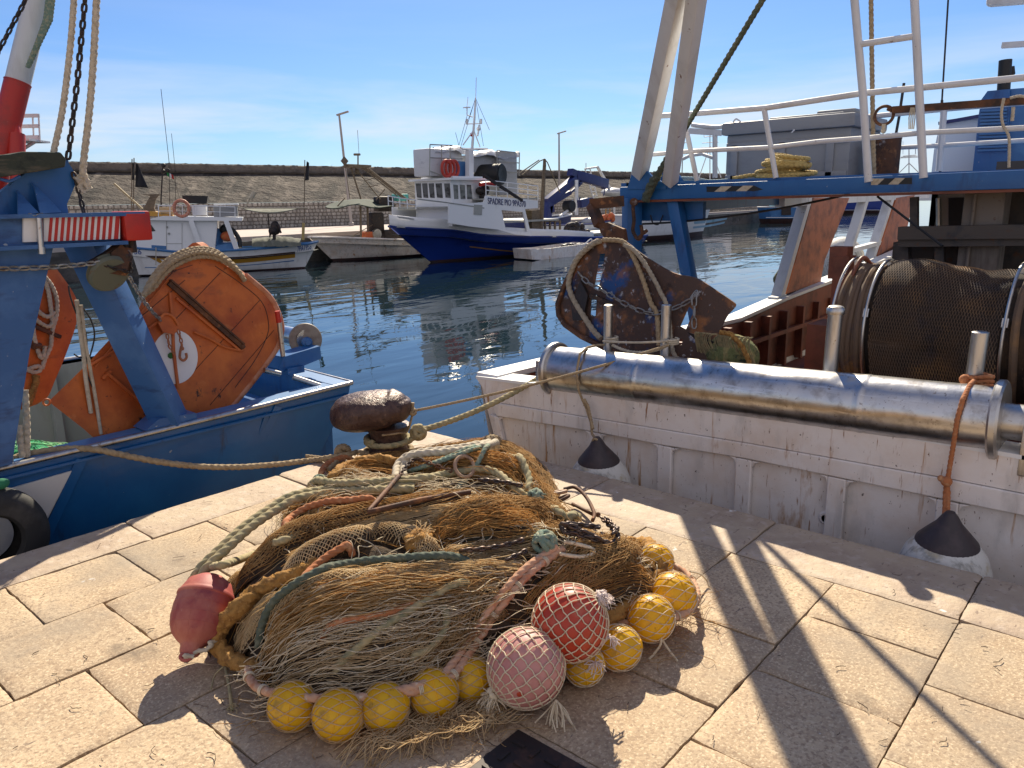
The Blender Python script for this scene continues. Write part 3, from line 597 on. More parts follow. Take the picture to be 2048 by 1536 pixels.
# ================================================================== RIGHT TRAWLER (stern towards the quay)
TR = thing('fishing_trawler', (6.5, 1.3, -1.2), 'large white sterned trawler with steel stern roller and blue gantry beside the quay', 'trawler')
def right_boat():
    X, Y, Z = Vector((1, 0, 0)), Vector((0, 1, 0)), Vector((0, 0, 1))
    U0 = 4.0
    # ---- hull: transom base panel, sides
    top = [(3.853, .338), (2.825, .384), (1.883, .430), (1.30, .436), (.771, .433), (.2, .425), (-.6, .39), (-1.35, .33)]
    bot = [(-0.75, -1.6), (3.23, -1.6)]
    mb = MB()
    mb.plate([(U0 + .035, v, z) for v, z in top + bot], (.05, 0, 0))
    us = [4.03, 6, 8.1, 9.4, 11, 13, 15.2, 17.5, 19.5]
    zt = [.338, .30, .262, .36, .46, .62, .9, 1.25, 1.6]; hb = [2.6, 2.62, 2.6, 2.6, 2.55, 2.45, 2.2, 1.5, .05]
    for sgn in (1, -1):
        rows = []
        for u, z, b in zip(us, zt, hb):
            rows.append([(u, 1.25 + sgn * b, z), (u, 1.25 + sgn * (b - 0.10), z - .5), (u, 1.25 + sgn * (b * .86 - .1), -1.05), (u, 1.25 + sgn * max(.03, b * .6 - .1), -1.7)])
        vs = [p for r_ in rows for p in r_]
        mb.add(vs, [(i * 4 + k, i * 4 + k + 1, i * 4 + 5 + k, i * 4 + 4 + k) for i in range(len(us) - 1) for k in range(3)])
    mb.build('hull', m_trans, TR, angle=30)
    # upper strake and framed panels
    crack = [(3.70, .182), (2.82, .212), (1.72, .249), (.774, .267), (.2, .265), (-.6, .235), (-1.3, .18)]
    ptop = [(3.66, .082), (2.82, .122), (2.27, .132), (1.75, .157), (1.24, .160), (.4, .163), (-.6, .13), (-1.25, .08)]
    mb = MB(); mb.plate([(U0 + .005, v, z - .002) for v, z in top] + [(U0 + .005, v, z + .004) for v, z in crack[::-1]], (.028, 0, 0))
    mb.build('upper_strake', m_trans, TR, angle=20)
    mb = MB(); mb.plate([(U0 - .004, v, z) for v, z in crack] + [(U0 - .004, v, z) for v, z in ptop[::-1]], (.036, 0, 0))
    def rib(v, w, z1, lean=0.0):
        mb.plate([(U0 - .002, v + w / 2, z1), (U0 - .002, v - w / 2, z1), (U0 - .002, v - w / 2 - lean, -1.4), (U0 - .002, v + w / 2 - lean, -1.4)], (.034, 0, 0))
        for s_ in (-1, 1):     # filleted corners under the ledge
            mb.plate([(U0 + .001, v + s_ * w / 2, z1 + .0), (U0 + .001, v + s_ * (w / 2 + .05), z1), (U0 + .001, v + s_ * (w / 2 + .014), z1 - .016), (U0 + .001, v + s_ * w / 2, z1 - .05)], (.03, 0, 0))
    for v, w, z in ((2.785, .09, .118), (2.265, .095, .128), (1.755, .095, .152), (1.237, .095, .156), (.715, .095, .156), (.2, .095, .15), (-.32, .095, .13)): rib(v, w, z)
    rib(3.665, .05, .08, .40)
    o = mb.build('transom_frame', m_trans, TR, angle=20)
    bv = o.modifiers.new('soften', 'BEVEL'); bv.width = .007; bv.segments = 2; bv.limit_method = 'ANGLE'
    mb = MB(); c = Pu(1652, 1036, U0 + .034); mb.rev([(.001, -.012), (.03, -.012), (.042, -.002), (.042, .0)], c, (1, 0, 0), 20); mb.rev([(.02, -.0135), (.021, -.0135)], c, (1, 0, 0), 14)
    mb.build('drain_boss', m_trans, TR)
    # gunwale caps
    mb = MB()
    for (v0, z0), (v1, z1) in zip(top, top[1:]): mb.bar((U0 + .10, v0, z0 + .008), (U0 + .10, v1, z1 + .008), .20, .02)
    mb.build('transom_cap', m_white, TR, angle=20)
    mb = MB()
    for sgn in (1, -1):
        P = [Vector((u, 1.25 + sgn * (b - .08), z + .02)) for u, z, b in zip(us, zt, hb)]
        for a, b in zip(P, P[1:]): mb.bar(a, b, .2, .04)
    mb.build('gunwale_cap', m_white, TR, angle=20)
    # inner bulwarks, ribs and deck
    for sgn in (1, -1):
        mb = MB()
        for (u0, z0, b0), (u1, z1, b1) in zip(list(zip(us, zt, hb))[:7], list(zip(us, zt, hb))[1:8]):
            v0, v1 = 1.25 + sgn * (b0 - .19), 1.25 + sgn * (b1 - .19)
            mb.add([(u0, v0, z0 - .002), (u1, v1, z1 - .002), (u1, v1, -.42), (u0, v0, -.42)], [(0, 1, 2, 3)])
        u = 4.5
        while u < 14:
            mb.box((u, 1.25 + sgn * 2.36, -.07), (.06, .10, .66)); u += .52
        mb.box((8.2, 1.25 + sgn * 2.33, .02), (8.0, .05, .05))
        mb.build('inner_bulwark', m_bulw, TR, smooth=False)
    mb = MB(); mb.box((10.5, 1.25, -.44), (13.0, 4.7, .06)); mb.box((4.14, 1.25, -.05), (.05, 4.6, .7)); mb.build('deck', m_bulw, TR, smooth=False)
    # scuppers lit through the far bulwark
    # ---- stern roller
    A, B = Vector((4.1, 3.17, .478)), Vector((4.1, .575, .567)); ax = (B - A).normalized(); L = (B - A).length
    def rol(a, b):
        an = 2 * math.pi * a; h = b * L; r = .157 + .0022 * noise.noise(Vector((h * 4, math.cos(an) * 1.4, math.sin(an) * 1.4))) + .0012 * noise.noise(Vector((h * 13, math.cos(an) * 3, math.sin(an) * 3)))
        for s_ in (.70, 2.02): r += .0035 * math.exp(-((h - s_) / .010) ** 2)
        r -= .010 * math.exp(-((h - 1.93) / .05) ** 2 - ((an - 2.0) / .3) ** 2) + .007 * math.exp(-((h - 1.1) / .06) ** 2 - ((an - 2.2) / .3) ** 2) + .006 * math.exp(-((h - 1.55) / .08) ** 2 - ((an - 1.9) / .25) ** 2)
        e1 = X; e2 = ax.cross(X)
        return A + ax * h + (e1 * math.cos(an) + e2 * math.sin(an)) * r
    mb = MB(); mb.grid(rol, 64, 200); ro = mb.build('stern_roller', m_steel, TR, angle=80)
    for c, r in ((A - ax * .01, .186), (B + ax * .012, .192)):
        mb = MB(); mb.rev([(.02, -.022), (r - .01, -.022), (r, -.012), (r, .012), (r - .01, .022), (.02, .022)], c, ax, 40)
        mb.build('flange', m_post, ro)
    mb = MB(); mb.tube([A - ax * .13, A], .06, 14); mb.box(A - ax * .10 + Vector((.1, 0, -.08)), (.34, .08, .28), bev=.01); mb.build('roller_bearing', m_post, TR, angle=30); mb = MB()
    mb.tube([B, B + ax * .34], .085, 16); mb.box(B + ax * .20 + Vector((0, 0, -.11)), (.20, .16, .24), bev=.012); mb.box(B + ax * .32 + Vector((.12, 0, -.02)), (.42, .09, .36), bev=.012)
    for k in range(4): mb.rev([(.014, 0), (.014, .018)], B + ax * .20 + Vector((-.07 + .14 * (k % 2), -.05 + .1 * (k // 2), .012)), Z, 6)
    mb.build('roller_bearing', m_post, TR, angle=30)
    # ---- stanchions
    for (px, py), r, k in (((1217, 612), .031, 0), ((1333, 612), .032, 1), ((1672, 615), .0385, 2), ((1961, 667), .0385, 3)):
        t = Pu(px, py, 4.27); b = Vector((t.x, t.y + (.0 if k < 2 else .012), .2))
        mb = MB(); mb.tube([b, b.lerp(t, .5), t], r, 20)
        mb.rev([(r * .8, -.002), (r * 1.0, 0), (r * 1.0, .006), (r * .7, .010)], t, Z, 20)
        if k == 2: mb.rev([(r * 1.2, -.035), (r * 1.26, -.025), (r * 1.26, -.008), (r * 1.1, 0)], t, Z, 20)
        mb.build('stanchion', m_post, TR)
    # ---- gantry: beam, posts, legs, gussets
    mb = MB(); P0, P1 = Vector((5.96, 3.86, 1.657)), Vector((5.96, -1.7, 1.71)); d = (P1 - P0).normalized()
    mb.bar(P0, P1, .12, .115, bev=.006); beam = mb.build('gantry_beam', m_blue, TR, angle=30)
    mb = MB(); mb.bar(P0 + Vector((.06, 0, -.068)), P1 + Vector((.06, 0, -.068)), .22, .018); mb.build('beam_flange', m_bulw, beam, smooth=False)
    # hazard stickers
    for (xa, xb, ya, yb, n, tip) in ((1413, 1522, 373, 384, 5, True), (1742, 1824, 357, 370, 4, False)):
        mb1, mb2 = MB(), MB(); h = yb - ya; w = (xb - xa) / n
        for k in range(n):
            sl = 7; a = [(xa + k * w + (sl if k else 0) - (0 if k else 0), ya), (xa + (k + 1) * w + (sl if k < n - 1 else 0), ya), (xa + (k + 1) * w - (sl if k < n - 1 else 0), yb), (xa + k * w - (sl if k else 0), yb)]
            if tip and k == n - 1: a = [a[0], (xb + 4, ya + h * .75), (xb - 14, yb + 1), a[3]]
            dy = -(0.026 * (xa + k * w - xa))
            (mb1 if k % 2 == (0 if tip else 1) else mb2).plate([Pu(p, q + dy, 5.8985) for p, q in a], (.0012, 0, 0))
        s_ = mb1.build('hazard_sticker', m_black, beam, smooth=False); mb2.build('pale_stripe', m_cream, s_, smooth=False)
    mb = MB()
    mb.bar((5.96, 3.77, 1.62), (5.98, 3.76, -.4), .10, .15, bev=.006); mb.build('gantry_post', m_blue, TR, angle=30)
    mb = MB(); mb.bar(Pu(1349, 398, 6.0), Pu(1349, 398, 6.0).lerp(Pu(1378, 552, 6.0), 1.9), .105, .10, up=(0, 1, 0), bev=.006); mb.build('gantry_post', m_blue, TR, angle=30)
    mb = MB(); mb.box((6.1, 3.45, 1.50), (.05, .62, .16)); mb.bar((6.02, 3.86, 1.55), (9.4, 3.86, 1.60), .10, .16); mb.build('gantry_web', m_blue, TR, smooth=False)
    for base, tp, ub, ut, w in (((1279, 350), (1354, -4), 5.94, 4.75, .108), ((1343, 345), (1393, -4), 5.80, 4.75, .098)):
        a, t = Pu(*base, ub), Pu(*tp, ut); a = a + (a - t).normalized() * .12; t = a.lerp(t, 2.05)
        d = (t - a).normalized(); f = (Vector((0, 0, 1.6)) - a); f.z = 0; f.normalize(); s_ = d.cross(f).normalized(); f2 = s_.cross(d)
        c, s = math.cos(R(38)), math.sin(R(38))
        mb = MB(); mb.box((a + t) / 2, ((t - a).length, w, w), (d, s_ * c + f2 * s, f2 * c - s_ * s), bev=.006); mb.build('gantry_leg', m_gwhite, TR, angle=30)
    mb = MB()
    mb.plate([Pu(x, y, 5.89) for x, y in [(1277, 309), (1282, 322), (1291, 340), (1303, 352), (1320, 362), (1332, 368), (1332, 378), (1254, 378), (1262, 352)]], (.03, 0, 0))
    mb.plate([Pu(x, y, 6.02) for x, y in [(1338, 322), (1345, 330), (1352, 345), (1362, 356), (1372, 370), (1290, 370), (1302, 360), (1318, 350)]], (.03, 0, 0))
    mb.build('gusset', m_blue, TR, smooth=False)
    mb = MB(); mb.box((7.95, 1.1, 1.735), (4.0, 5.45, .03)); mb.box((7.95, 3.84, 1.70), (4.0, .08, .10)); mb.build('upper_platform', m_blue, TR, smooth=False)
    # ---- railings
    def P(x, y, u): return Pu(x, y, u)
    mb = MB(); q = 5.92
    top_ = [P(1302, 233, q), P(1368, 229, q), P(1530, 216, q), P(1722, 187, q), P(1834, 176, q), P(2048, 155, q), P(2300, 131, q)]
    mid_ = [P(1281, 311, q), P(1392, 302, q), P(1540, 295, q), P(1640, 283, q), P(1733, 276, q), P(1842, 266, q), P(2048, 256, q), P(2300, 240, q)]
    mb.tube(top_, .022, 10); mb.tube(mid_, .018, 10)
    for a, b in (((1367, 232), (1394, 362)), ((1528, 216), (1552, 356)), ((2130, 147), (2152, 340))): mb.tube([P(*a, q), P(*b, q)], .020, 10)
    for k in range(40):     # lumps of old paint and rust on the rails
        pass
    mb.build('railing', m_gwhite, TR)
    mb = MB(); q = 7.9
    mb.tube(smooth_pts([P(1384, 250, q), P(1410, 253, q), P(1440, 254, q), P(1475, 248, q), P(1640, 243, q), P(1692, 238, q), P(1890, 218, q), P(2048, 205, q), P(2300, 182, q)], 4), .024, 8)
    mb.tube([P(1366, 318, q), P(1380, 311, q), P(1404, 308, q), P(1432, 318, q)], .018, 8)
    mb.tube([P(1510, 309, q), P(1640, 306, q), P(1700, 300, q), P(1884, 291, q), P(2048, 281, q), P(2300, 268, q)], .02, 8)
    for a, b in (((1380, 262), (1440, 262)), ): mb.bar(P(*a, q), P(1442, 266, q), .05, .06)
    for a, b in (((1430, 266), (1430, 356)), ((1512, 250), (1513, 350)), ((1692, 240), (1688, 350)), ((1888, 218), (1878, 342)), ((1702, 302), (1697, 352))): mb.tube([P(*a, q), P(*b, q)], .028, 8)
    mb.build('rear_railing', m_gwhite, TR)
    mb = MB(); q = 5.86
    mb.tube([P(1700, -60, q), P(1709, 0, q), P(1726, 190, q), P(1737, 364, q)], .027, 10); mb.tube([P(1818, -60, q), P(1829, 0, q), P(1838, 180, q), P(1847, 356, q)], .027, 10)
    for a, b in (((1718, 89), (1833, 72)), ((1712, 10 - 80), (1824, -10 - 80))): mb.tube([P(*a, q), P(*b, q)], .022, 10)
    mb.build('ladder', m_gwhite, TR)
    # ---- shelter side (brown plates with sloping window bars)
    mb = MB(); T = (0, -.06, 0); V = 3.79
    pv = lambda x, y: Pv(x, y, V)
    mb.plate([pv(1560, 602), pv(1617, 396), pv(1690, 396), pv(1640, 522), pv(1628, 588)], T); mb.build('shelter_side', m_brown, TR, smooth=False); mb = MB()
    mb.plate([pv(1628, 588), pv(1640, 562), pv(1692, 548), pv(1690, 600)], T); mb.build('shelter_side', m_brown, TR, smooth=False); mb = MB()
    mb.plate([pv(1744, 520), pv(1786, 396), pv(1822, 390), pv(1806, 460), pv(1790, 500)], T)
    mb.build('shelter_side', m_brown, TR, smooth=False)
    mb = MB()
    for a, b in (((1553, 600), (1612, 396)), ((1696, 500), (1728, 396)), ((1738, 522), (1779, 396))): mb.bar(Pv(*a, V + .01), Pv(*b, V + .01), .10, .13, up=(0, 1, 0))
    mb.bar(pv(1545, 600), pv(1692, 545), .12, .07); mb.bar(pv(1692, 503), pv(1800, 474), .10, .06)
    mb.bar(Vector((9.3, 3.8, 1.56)), Vector((16, 3.8, 1.62)), .12, .14)
    mb.build('window_bar', m_gwhite, TR, smooth=False)
    mb = MB(); mb.plate([pv(1690, 600), pv(1692, 548), pv(1800, 478), pv(1812, 560)], T); mb.build('shelter_lower_side', m_blue, TR, smooth=False)
    # ---- inside: deckhouse, column, winch beams
    mb = MB(); x0 = 9.3
    mb.plate([(x0, 2.15, -.4), (x0, 2.15, 1.7), (x0, -1.3, 1.7), (x0, -1.3, -.4)], (.08, 0, 0)); mb.plate([(x0, 2.15, -.4), (x0, 2.15, 1.7), (15, 2.15, 1.7), (15, 2.15, -.4)], (0, -.06, 0))
    dh = mb.build('deckhouse', m_greyp, TR, smooth=False)
    mb = MB(); mb.plate([Pu(1897, 396, x0 - .01), Pu(1942, 394, x0 - .01), Pu(1942, 560, x0 - .01), Pu(1897, 560, x0 - .01)], (.006, 0, 0)); mb.build('doorway', m_black, dh, smooth=False)
    mb = MB(); mb.tube([Pu(1876, 396, x0 - .03), Pu(1878, 560, x0 - .03)], .025, 8); mb.build('door_rail', m_post, dh)
    mb = MB(); mb.box((6.3, Pu(1968, 460, 6.3).y, .65), (.24, .25, 2.2), bev=.02); mb.tube([(6.16, Pu(1942, 460, 6.16).y, -.4), (6.16, Pu(1942, 460, 6.16).y, 1.6)], .012, 8); mb.build('gantry_column', mat('dull_column', (.20, .165, .135), [((.10, .075, .06), (12, 12, 2), .5, .68), (RUST, 20, .62, .7)], .6), TR, angle=30)
    mb = MB(); mb.bar(Pu(1800, 466, 6.1), Pu(2080, 462, 6.1), .12, .09); mb.bar(Pu(1802, 483, 6.15), Pu(2080, 479, 6.15), .16, .07)
    mb.bar(Pu(1806, 486, 6.2), Pu(1808, 560, 6.2), .09, .09, up=(1, 0, 0)); mb.bar(Pu(1880, 486, 6.2), Pu(1880, 560, 6.2), .06, .06, up=(1, 0, 0)); mb.bar(Pu(1829, 394, 6.1), Pu(1829, 466, 6.1), .05, .05, up=(1, 0, 0))
    mb.box(Pu(1838, 510, 6.5), (.3, .3, .2)); mb.box(Pu(2036, 450, 6.8), (.4, .3, .9)); mb.box(Pu(1905, 520, 6.5), (.3, .25, .3), bev=.03)
    mb.build('winch_frame', mat('dull_winch_paint', (.075, .060, .050), [((.03, .03, .035), 5, .5, .65), (RUST, 12, .58, .68)], .6), TR, smooth=False)
    # ---- net drum
    C = Vector((5.2, 0, .79)); dr = MB()
    dr.rev([(.34, .05), (.37, .07), (.37, 1.56), (.34, 1.58)], C, Y, 48); drum = dr.build('net_drum', m_dnetb, TR)
    for v, r in ((.690, .425), (1.40, .42), (1.59, .43)):
        mb = MB(); ring = [C + Vector((r * math.cos(a), v, r * math.sin(a))) for a in [2 * math.pi * k / 56 for k in range(56)]]
        mb.tube(ring, .009, 8, closed=True)
        for k in range(5): a = 2 * math.pi * k / 5 + .3; mb.bar(C + Vector((0, v, 0)), C + Vector((r * math.cos(a), v, r * math.sin(a))), .03, .05)
        mb.build('drum_flange', m_post, drum)
    mb = MB()
    for k in range(7):
        v = 1.425 + .024 * k; r = .375 + .012 * math.sin(k * 2.1)
        mb.tube([C + Vector((r * math.cos(a), v + .006 * math.sin(a * 3 + k), r * math.sin(a))) for a in [2 * math.pi * j / 40 for j in range(40)]], .020, 8, closed=True)
    mb.build('wound_warp', m_dnet, drum); mb = MB()
    for k in range(20):
        v = .07 + .03 * k; r = .36 + .02 * math.sin(k * 1.7)
        mb.tube([C + Vector((r * math.cos(a), v + .008 * math.sin(a * 3 + k), r * math.sin(a))) for a in [2 * math.pi * j / 40 for j in range(40)]], .022, 8, closed=True)
    mb.build('wound_warp', m_dnet, drum)
    mb = MB()
    for (a, b) in (((1668, 495), (1668, 520)), ): pass
    mb.box(Pu(1681, 525, 5.6), (.12, .12, .22)); mb.box(Pu(1680, 640, 5.6), (.16, .10, .9)); mb.box(Pu(1655, 705, 5.4), (.30, .20, .42)); mb.tube(smooth_pts([Pu(1690, 640, 5.0), Pu(1702, 560, 5.0), Pu(1724, 516, 5.1), Pu(1742, 530, 5.2), Pu(1746, 556, 5.2)], 6), .013, 8)
    mb.tube(smooth_pts([Pu(1712, 728, 4.9), Pu(1728, 718, 4.9), Pu(1742, 690, 4.9)], 6), .009, 6)
    mb.build('drum_stand', m_bulw, TR, smooth=False)
    # ---- wheelhouse and funnel on the platform
    mb = MB(); x0 = 9.0
    mb.plate([Pu(1862, 352, x0), Pu(1868, 300, x0), Pu(1880, 246, x0), Pu(1890, 240, x0), Pu(1966, 230, x0), Pu(1966, 350, x0)], (1.2, 0, 0)); wh = mb.build('wheelhouse', m_cabin, TR, smooth=False)
    mb = MB(); mb.bar(Pu(1878, 247, x0 - .02), Pu(1966, 231, x0 - .02), .06, .03); mb.build('eave', m_navy, wh, smooth=False)
    mb = MB(); x0 = 8.6
    mb.plate([Pu(1944, 352, x0), Pu(1957, 232, x0), Pu(1962, 200, x0), Pu(1975, 182, x0), Pu(2020, 178, x0), Pu(2016, 352, x0)], (.9, 0, 0)); fu = mb.build('funnel', m_blue, TR, smooth=False)
    mb = MB()
    for k in range(13):
        y = 222 + k * 6.6
        mb.bar(Pu(1962 - k * .5, y, x0 - .012), Pu(2014, y - 2, x0 - .012), .03, .018)
    mb.build('louvre', m_lblue, fu, smooth=False)
    mb = MB(); mb.plate([Pu(2020, 178, x0 + .05), Pu(2070, 174, x0 + .05), Pu(2110, 260, x0 + .05), Pu(2110, 352, x0 + .05), Pu(2016, 352, x0 + .05)], (1.2, 0, 0)); mb.build('funnel_casing', m_lblue, fu, smooth=False)
    mb = MB(); mb.tube([Pu(2007, 182, 8.8), Pu(2011, 120, 8.8)], .055, 14); mb.tube([Pu(2012, 160, 8.85), Pu(2024, 146, 8.85), Pu(2022, 134, 8.85)], .03, 10); mb.build('exhaust_pipe', m_black, fu)
    mb = MB(); mb.tube([Pu(1884, 200, 8.5), Pu(1897, -10, 8.5), Pu(1905, -160, 8.5)], .008, 6); mb.tube([Pu(1786, 300, 8.5), Pu(1798, 235, 8.5), Pu(1808, 166, 8.5)], .013, 6); mb.tube([Pu(1786, 300, 8.5), Pu(1782, 350, 8.5)], .02, 6); mb.tube([Pu(1884, 200, 8.5), Pu(1880, 350, 8.5)], .012, 6)
    mb.build('aerial', m_dark, TR)
    mb = MB(); mb.tube([Pu(2160, 360, 8.9), Pu(2160, -150, 8.9)], .08, 12); mb.bar(Pu(2004, 91, 8.9), Pu(2170, 80, 8.9), .05, .05); mb.bar(Pu(1975, 2, 8.9), Pu(2170, -14, 8.9), .14, .10, bev=.03); mb.build('radar_mast', m_gwhite, TR, angle=30)
right_boat()

m_tan2 = mat('weathered_grey_rope', (0.34, 0.29, 0.215), [((0.22, 0.18, 0.125), 30, .45, .7)], .9)
def right_gear():
    # net wound over the drum: a real mesh of twine on a lumpy roll
    C = Vector((5.2, 0, .79))
    def roll(a, s):
        v = 1.375 - .665 * s
        r = .395 + .03 * math.sin(s * 5.2 + .4) * math.exp(-((a - 1.9) / .9) ** 2) + .014 * noise.noise(Vector((a * 2, s * 5, 1)))
        p = C + Vector((r * math.cos(a), v, r * math.sin(a)))
        if a > math.pi * 1.03: # hangs down on the stern side
            t = a - math.pi * 1.03; p = C + Vector((-(.395 + .02 * math.sin(s * 9)) + .03 * t, v - .05 * t, -.04 - t * .42))
        return p
    mb = MB(); mb.grid(lambda s, t: roll(.7 + t * 3.3, s), 20, 40); mb.build('x', m_dnetb)
    core = bpy.context.scene.objects.get('x'); 
    mb2 = MB(); nA = 46
    for sg in (1, -1):
        for k in range(-30, nA + 31):
            pts = []
            for j in range(0, 67):
                t = j / 66; s = k / nA + sg * t * .62
                if 0 <= s <= 1:
                    a = .75 + t * 3.2; q = roll(a, s); dirn = (q - (C + Vector((0, q.y, 0)))).normalized(); pts.append(q + dirn * .006)
                elif pts:
                    mb2.tube(pts, .0017, 3, cap=False); pts = []
            if len(pts) > 1: mb2.tube(pts, .0017, 3, cap=False)
    net = mb2.build('trawl_net', m_dnet)
    tag(net, 'dark brown trawl net wound on the drum of the white trawler', 'net')
    core.name = 'net_body'; core.parent = net; core.location = core.location - net.location
    # rusted otter board at the stern
    out = pl([(1201, 479), (1226, 480), (1252, 484), (1285, 509), (1347, 546), (1392, 556), (1429, 579), (1466, 604), (1472, 612), (1466, 620), (1453, 636), (1437, 673), (1420, 730), (1330, 742), (1262, 716), (1203, 690), (1160, 668), (1133, 648), (1121, 628), (1119, 606), (1131, 573), (1150, 532), (1166, 505), (1184, 489)], 3)
    out = [(p.x, p.y) for p in out[:-1]]
    holes = [[(1378, 613), (1388, 622), (1371, 660), (1360, 654)], [(1199, 508), (1210, 507), (1205, 545), (1196, 580), (1187, 577)], [(1182, 592), (1194, 590), (1191, 635), (1180, 630)], [(1357, 680), (1365, 678), (1364, 690), (1358, 692)]]
    def bend(x, y):
        s = (x - 1300) / 170.0; return Pu(x, y, 4.72 + .10 * s * s - .20 * (y - 600) / 120 * .5)
    mb = MB(); cutplate(mb, out, holes, bend, (.03, .012, .0), 16)
    bd = mb.build('rusted_otter_board', m_board, angle=40)
    tag(bd, 'rusted steel otter board hanging at the stern of the white trawler', 'otter board')
    mb = MB(); mb.tube([bend(x, y) + Vector((-.01, .01, 0)) for x, y in [(1201, 481), (1183, 491), (1166, 507), (1150, 534), (1131, 575), (1119, 608), (1121, 630), (1134, 650), (1165, 672), (1210, 694), (1262, 718)]], .022, 8); mb.build('shoe_rim', m_rust, bd)
    mb = MB(); mb.bar(bend(1185, 590) + Vector((-.03, 0, 0)), bend(1440, 690) + Vector((-.03, 0, 0)), .02, .03); mb.plate([bend(1146, 610), bend(1165, 560), bend(1180, 590), bend(1170, 640), bend(1150, 640)], (-.03, 0, 0)); mb.build('stiffener', m_dark, bd, smooth=False)
    # ropes and chain over it
    fr = lambda dx: (lambda x, y: bend(x, y) + Vector((-dx, 0, 0)))
    mb = MB(); mb.rope(curve_px([(1205, 481), (1190, 488), (1162, 513), (1147, 542), (1142, 570), (1150, 594), (1168, 625), (1190, 658), (1206, 676)], fr(.03)), .022)
    tag(mb.build('hanging_rope', m_tan2), 'thick cream rope running down the left rim of the rusted otter board', 'rope', 'ropes over the rusted board')
    mb = MB(); mb.rope(curve_px([(1211, 479), (1248, 482), (1262, 497), (1277, 525), (1292, 563), (1306, 605), (1318, 628), (1322, 690)], fr(.03)), .018)
    tag(mb.build('hanging_rope', m_tan), 'cream rope down the middle of the rusted otter board', 'rope', 'ropes over the rusted board')
    mb = MB(); mb.rope(curve_px([(1255, 489), (1275, 500), (1296, 526), (1316, 560), (1330, 588), (1338, 604), (1345, 640), (1352, 700), (1372, 725)], fr(.045)), .016)
    tag(mb.build('hanging_rope', m_tan2), 'grey cream rope down the right half of the rusted otter board', 'rope', 'ropes over the rusted board')
    mb = MB(); mb.chain(curve_px([(1162, 543), (1182, 565), (1203, 575), (1234, 594), (1264, 610), (1300, 625), (1326, 624), (1357, 614), (1384, 601), (1400, 580)], fr(.04)), .085, .0055, w=.5)
    mb.chain(curve_px([(1394, 590), (1394, 625), (1394, 656)], fr(.04)), .085, .0055, w=.5)
    tag(mb.build('steel_chain', m_chain), 'long steel chain slung across the rusted otter board', 'chain')
    # hanger arm, links
    mb = MB(); mb.bar(Pu(1180, 408, 5.6), Pu(1248, 402, 5.75), .10, .09); mb.bar(Pu(1184, 412, 5.6), Pu(1200, 452, 5.5), .06, .09, up=(1, 0, 0))
    mb.plate([Pu(x, y, 5.4) for x, y in [(1198, 448), (1215, 445), (1246, 458), (1250, 482), (1212, 480), (1200, 464)]], (.05, 0, 0))
    mb.build('board_hanger', m_rust, TR, smooth=False)
    mb = MB(); mb.tube(smooth_pts([Pu(1269, 404, 5.75), Pu(1266, 415, 5.75), Pu(1268, 440, 5.75), Pu(1266, 462, 5.75), Pu(1276, 478, 5.75), Pu(1284, 468, 5.75), Pu(1282, 450, 5.75)], 6), .016, 8); mb.tube([Pu(1278, 474, 5.75), Pu(1294, 461, 5.75)], .014, 8); mb.rev([(.03, -.02), (.034, 0), (.03, .02)], Pu(1268, 404, 5.75), (1, 0, 0), 14)
    mb.build('hook_hanger', m_rust, TR)
    # fenders
    def fender(cx, cy, lab, tilt, r, ropem, rp, squash=1.0):
        c = Pu(cx, cy, 3.815)
        ax = Vector((-.10, tilt, 1)).normalized(); root = thing('fender', c - Vector((0, 0, r * 1.7)), lab, 'fender', 'fenders hanging from the white trawler')
        e = Vector((1, 0, 0))
        mb = MB(); mb.rev([(.01, -1.75 * r), (.5 * r, -1.68 * r), (.82 * r, -1.4 * r), (.98 * r, -.95 * r), (r, -.4 * r), (.96 * r, .0), (.84 * r, .36 * r), (.66 * r, .60 * r), (.60 * r, .66 * r)], c, ax, 40, sx=.92, ref=e)
        mb.build('body', m_fend, root)
        mb = MB(); mb.rev([(.665 * r, .585 * r), (.64 * r, .66 * r), (.44 * r, .90 * r), (.27 * r, 1.10 * r), (.17 * r, 1.28 * r), (.11 * r, 1.36 * r), (.02, 1.38 * r)], c, ax, 36, sx=.92, ref=e)
        mb.build('cone_top', m_fcone, root)
        mb = MB(); rp(mb, c + ax * (1.27 * r)); mb.build('lanyard', ropem, root)
    def lan1(mb, e):
        mb.rope([e] + [Pu(x, y, u) for x, y, u in [(1184, 868, 3.90), (1182, 845, 3.94), (1172, 815, 3.95), (1165, 800, 3.94), (1157, 780, 3.93), (1153, 745, 3.925), (1160, 708, 3.98), (1175, 695, 4.10), (1197, 690, 4.22), (1212, 690, 4.25)]], .0085)
        mb.rope([Pu(x, y, u) for x, y, u in [(1186, 858, 3.90), (1180, 830, 3.94), (1176, 812, 3.95), (1168, 798, 3.95)]], .010)
        mb.tube(smooth_pts([e + Vector((-.02, .02, .0)), e + Vector((-.03, 0, .02)), e + Vector((0, -.02, 0))], 5), .008, 6)
    def lan2(mb, e):
        mb.rope([e] + [Pu(x, y, u) for x, y, u in [(1892, 1040, 3.90), (1893, 1000, 3.945), (1895, 962, 3.96), (1900, 930, 3.955), (1907, 888, 3.945), (1914, 840, 3.925), (1925, 800, 3.955), (1940, 770, 4.08), (1948, 762, 4.2)]], .0115)
        mb.rope([e + Vector((0, .02, -.03)), Pu(1890, 1020, 3.92), Pu(1891, 985, 3.955), Pu(1894, 962, 3.96)], .012); mb.rope([e + Vector((0, -.02, -.03)), Pu(1895, 1020, 3.92), Pu(1896, 985, 3.955), Pu(1893, 962, 3.96)], .012)
        c = Pu(1893, 963, 3.95); mb.sphere(c, .026, 10); mb.sphere(c + Vector((0, .025, .01)), .016, 8)
        t = Pu(1960, 760, 4.27)
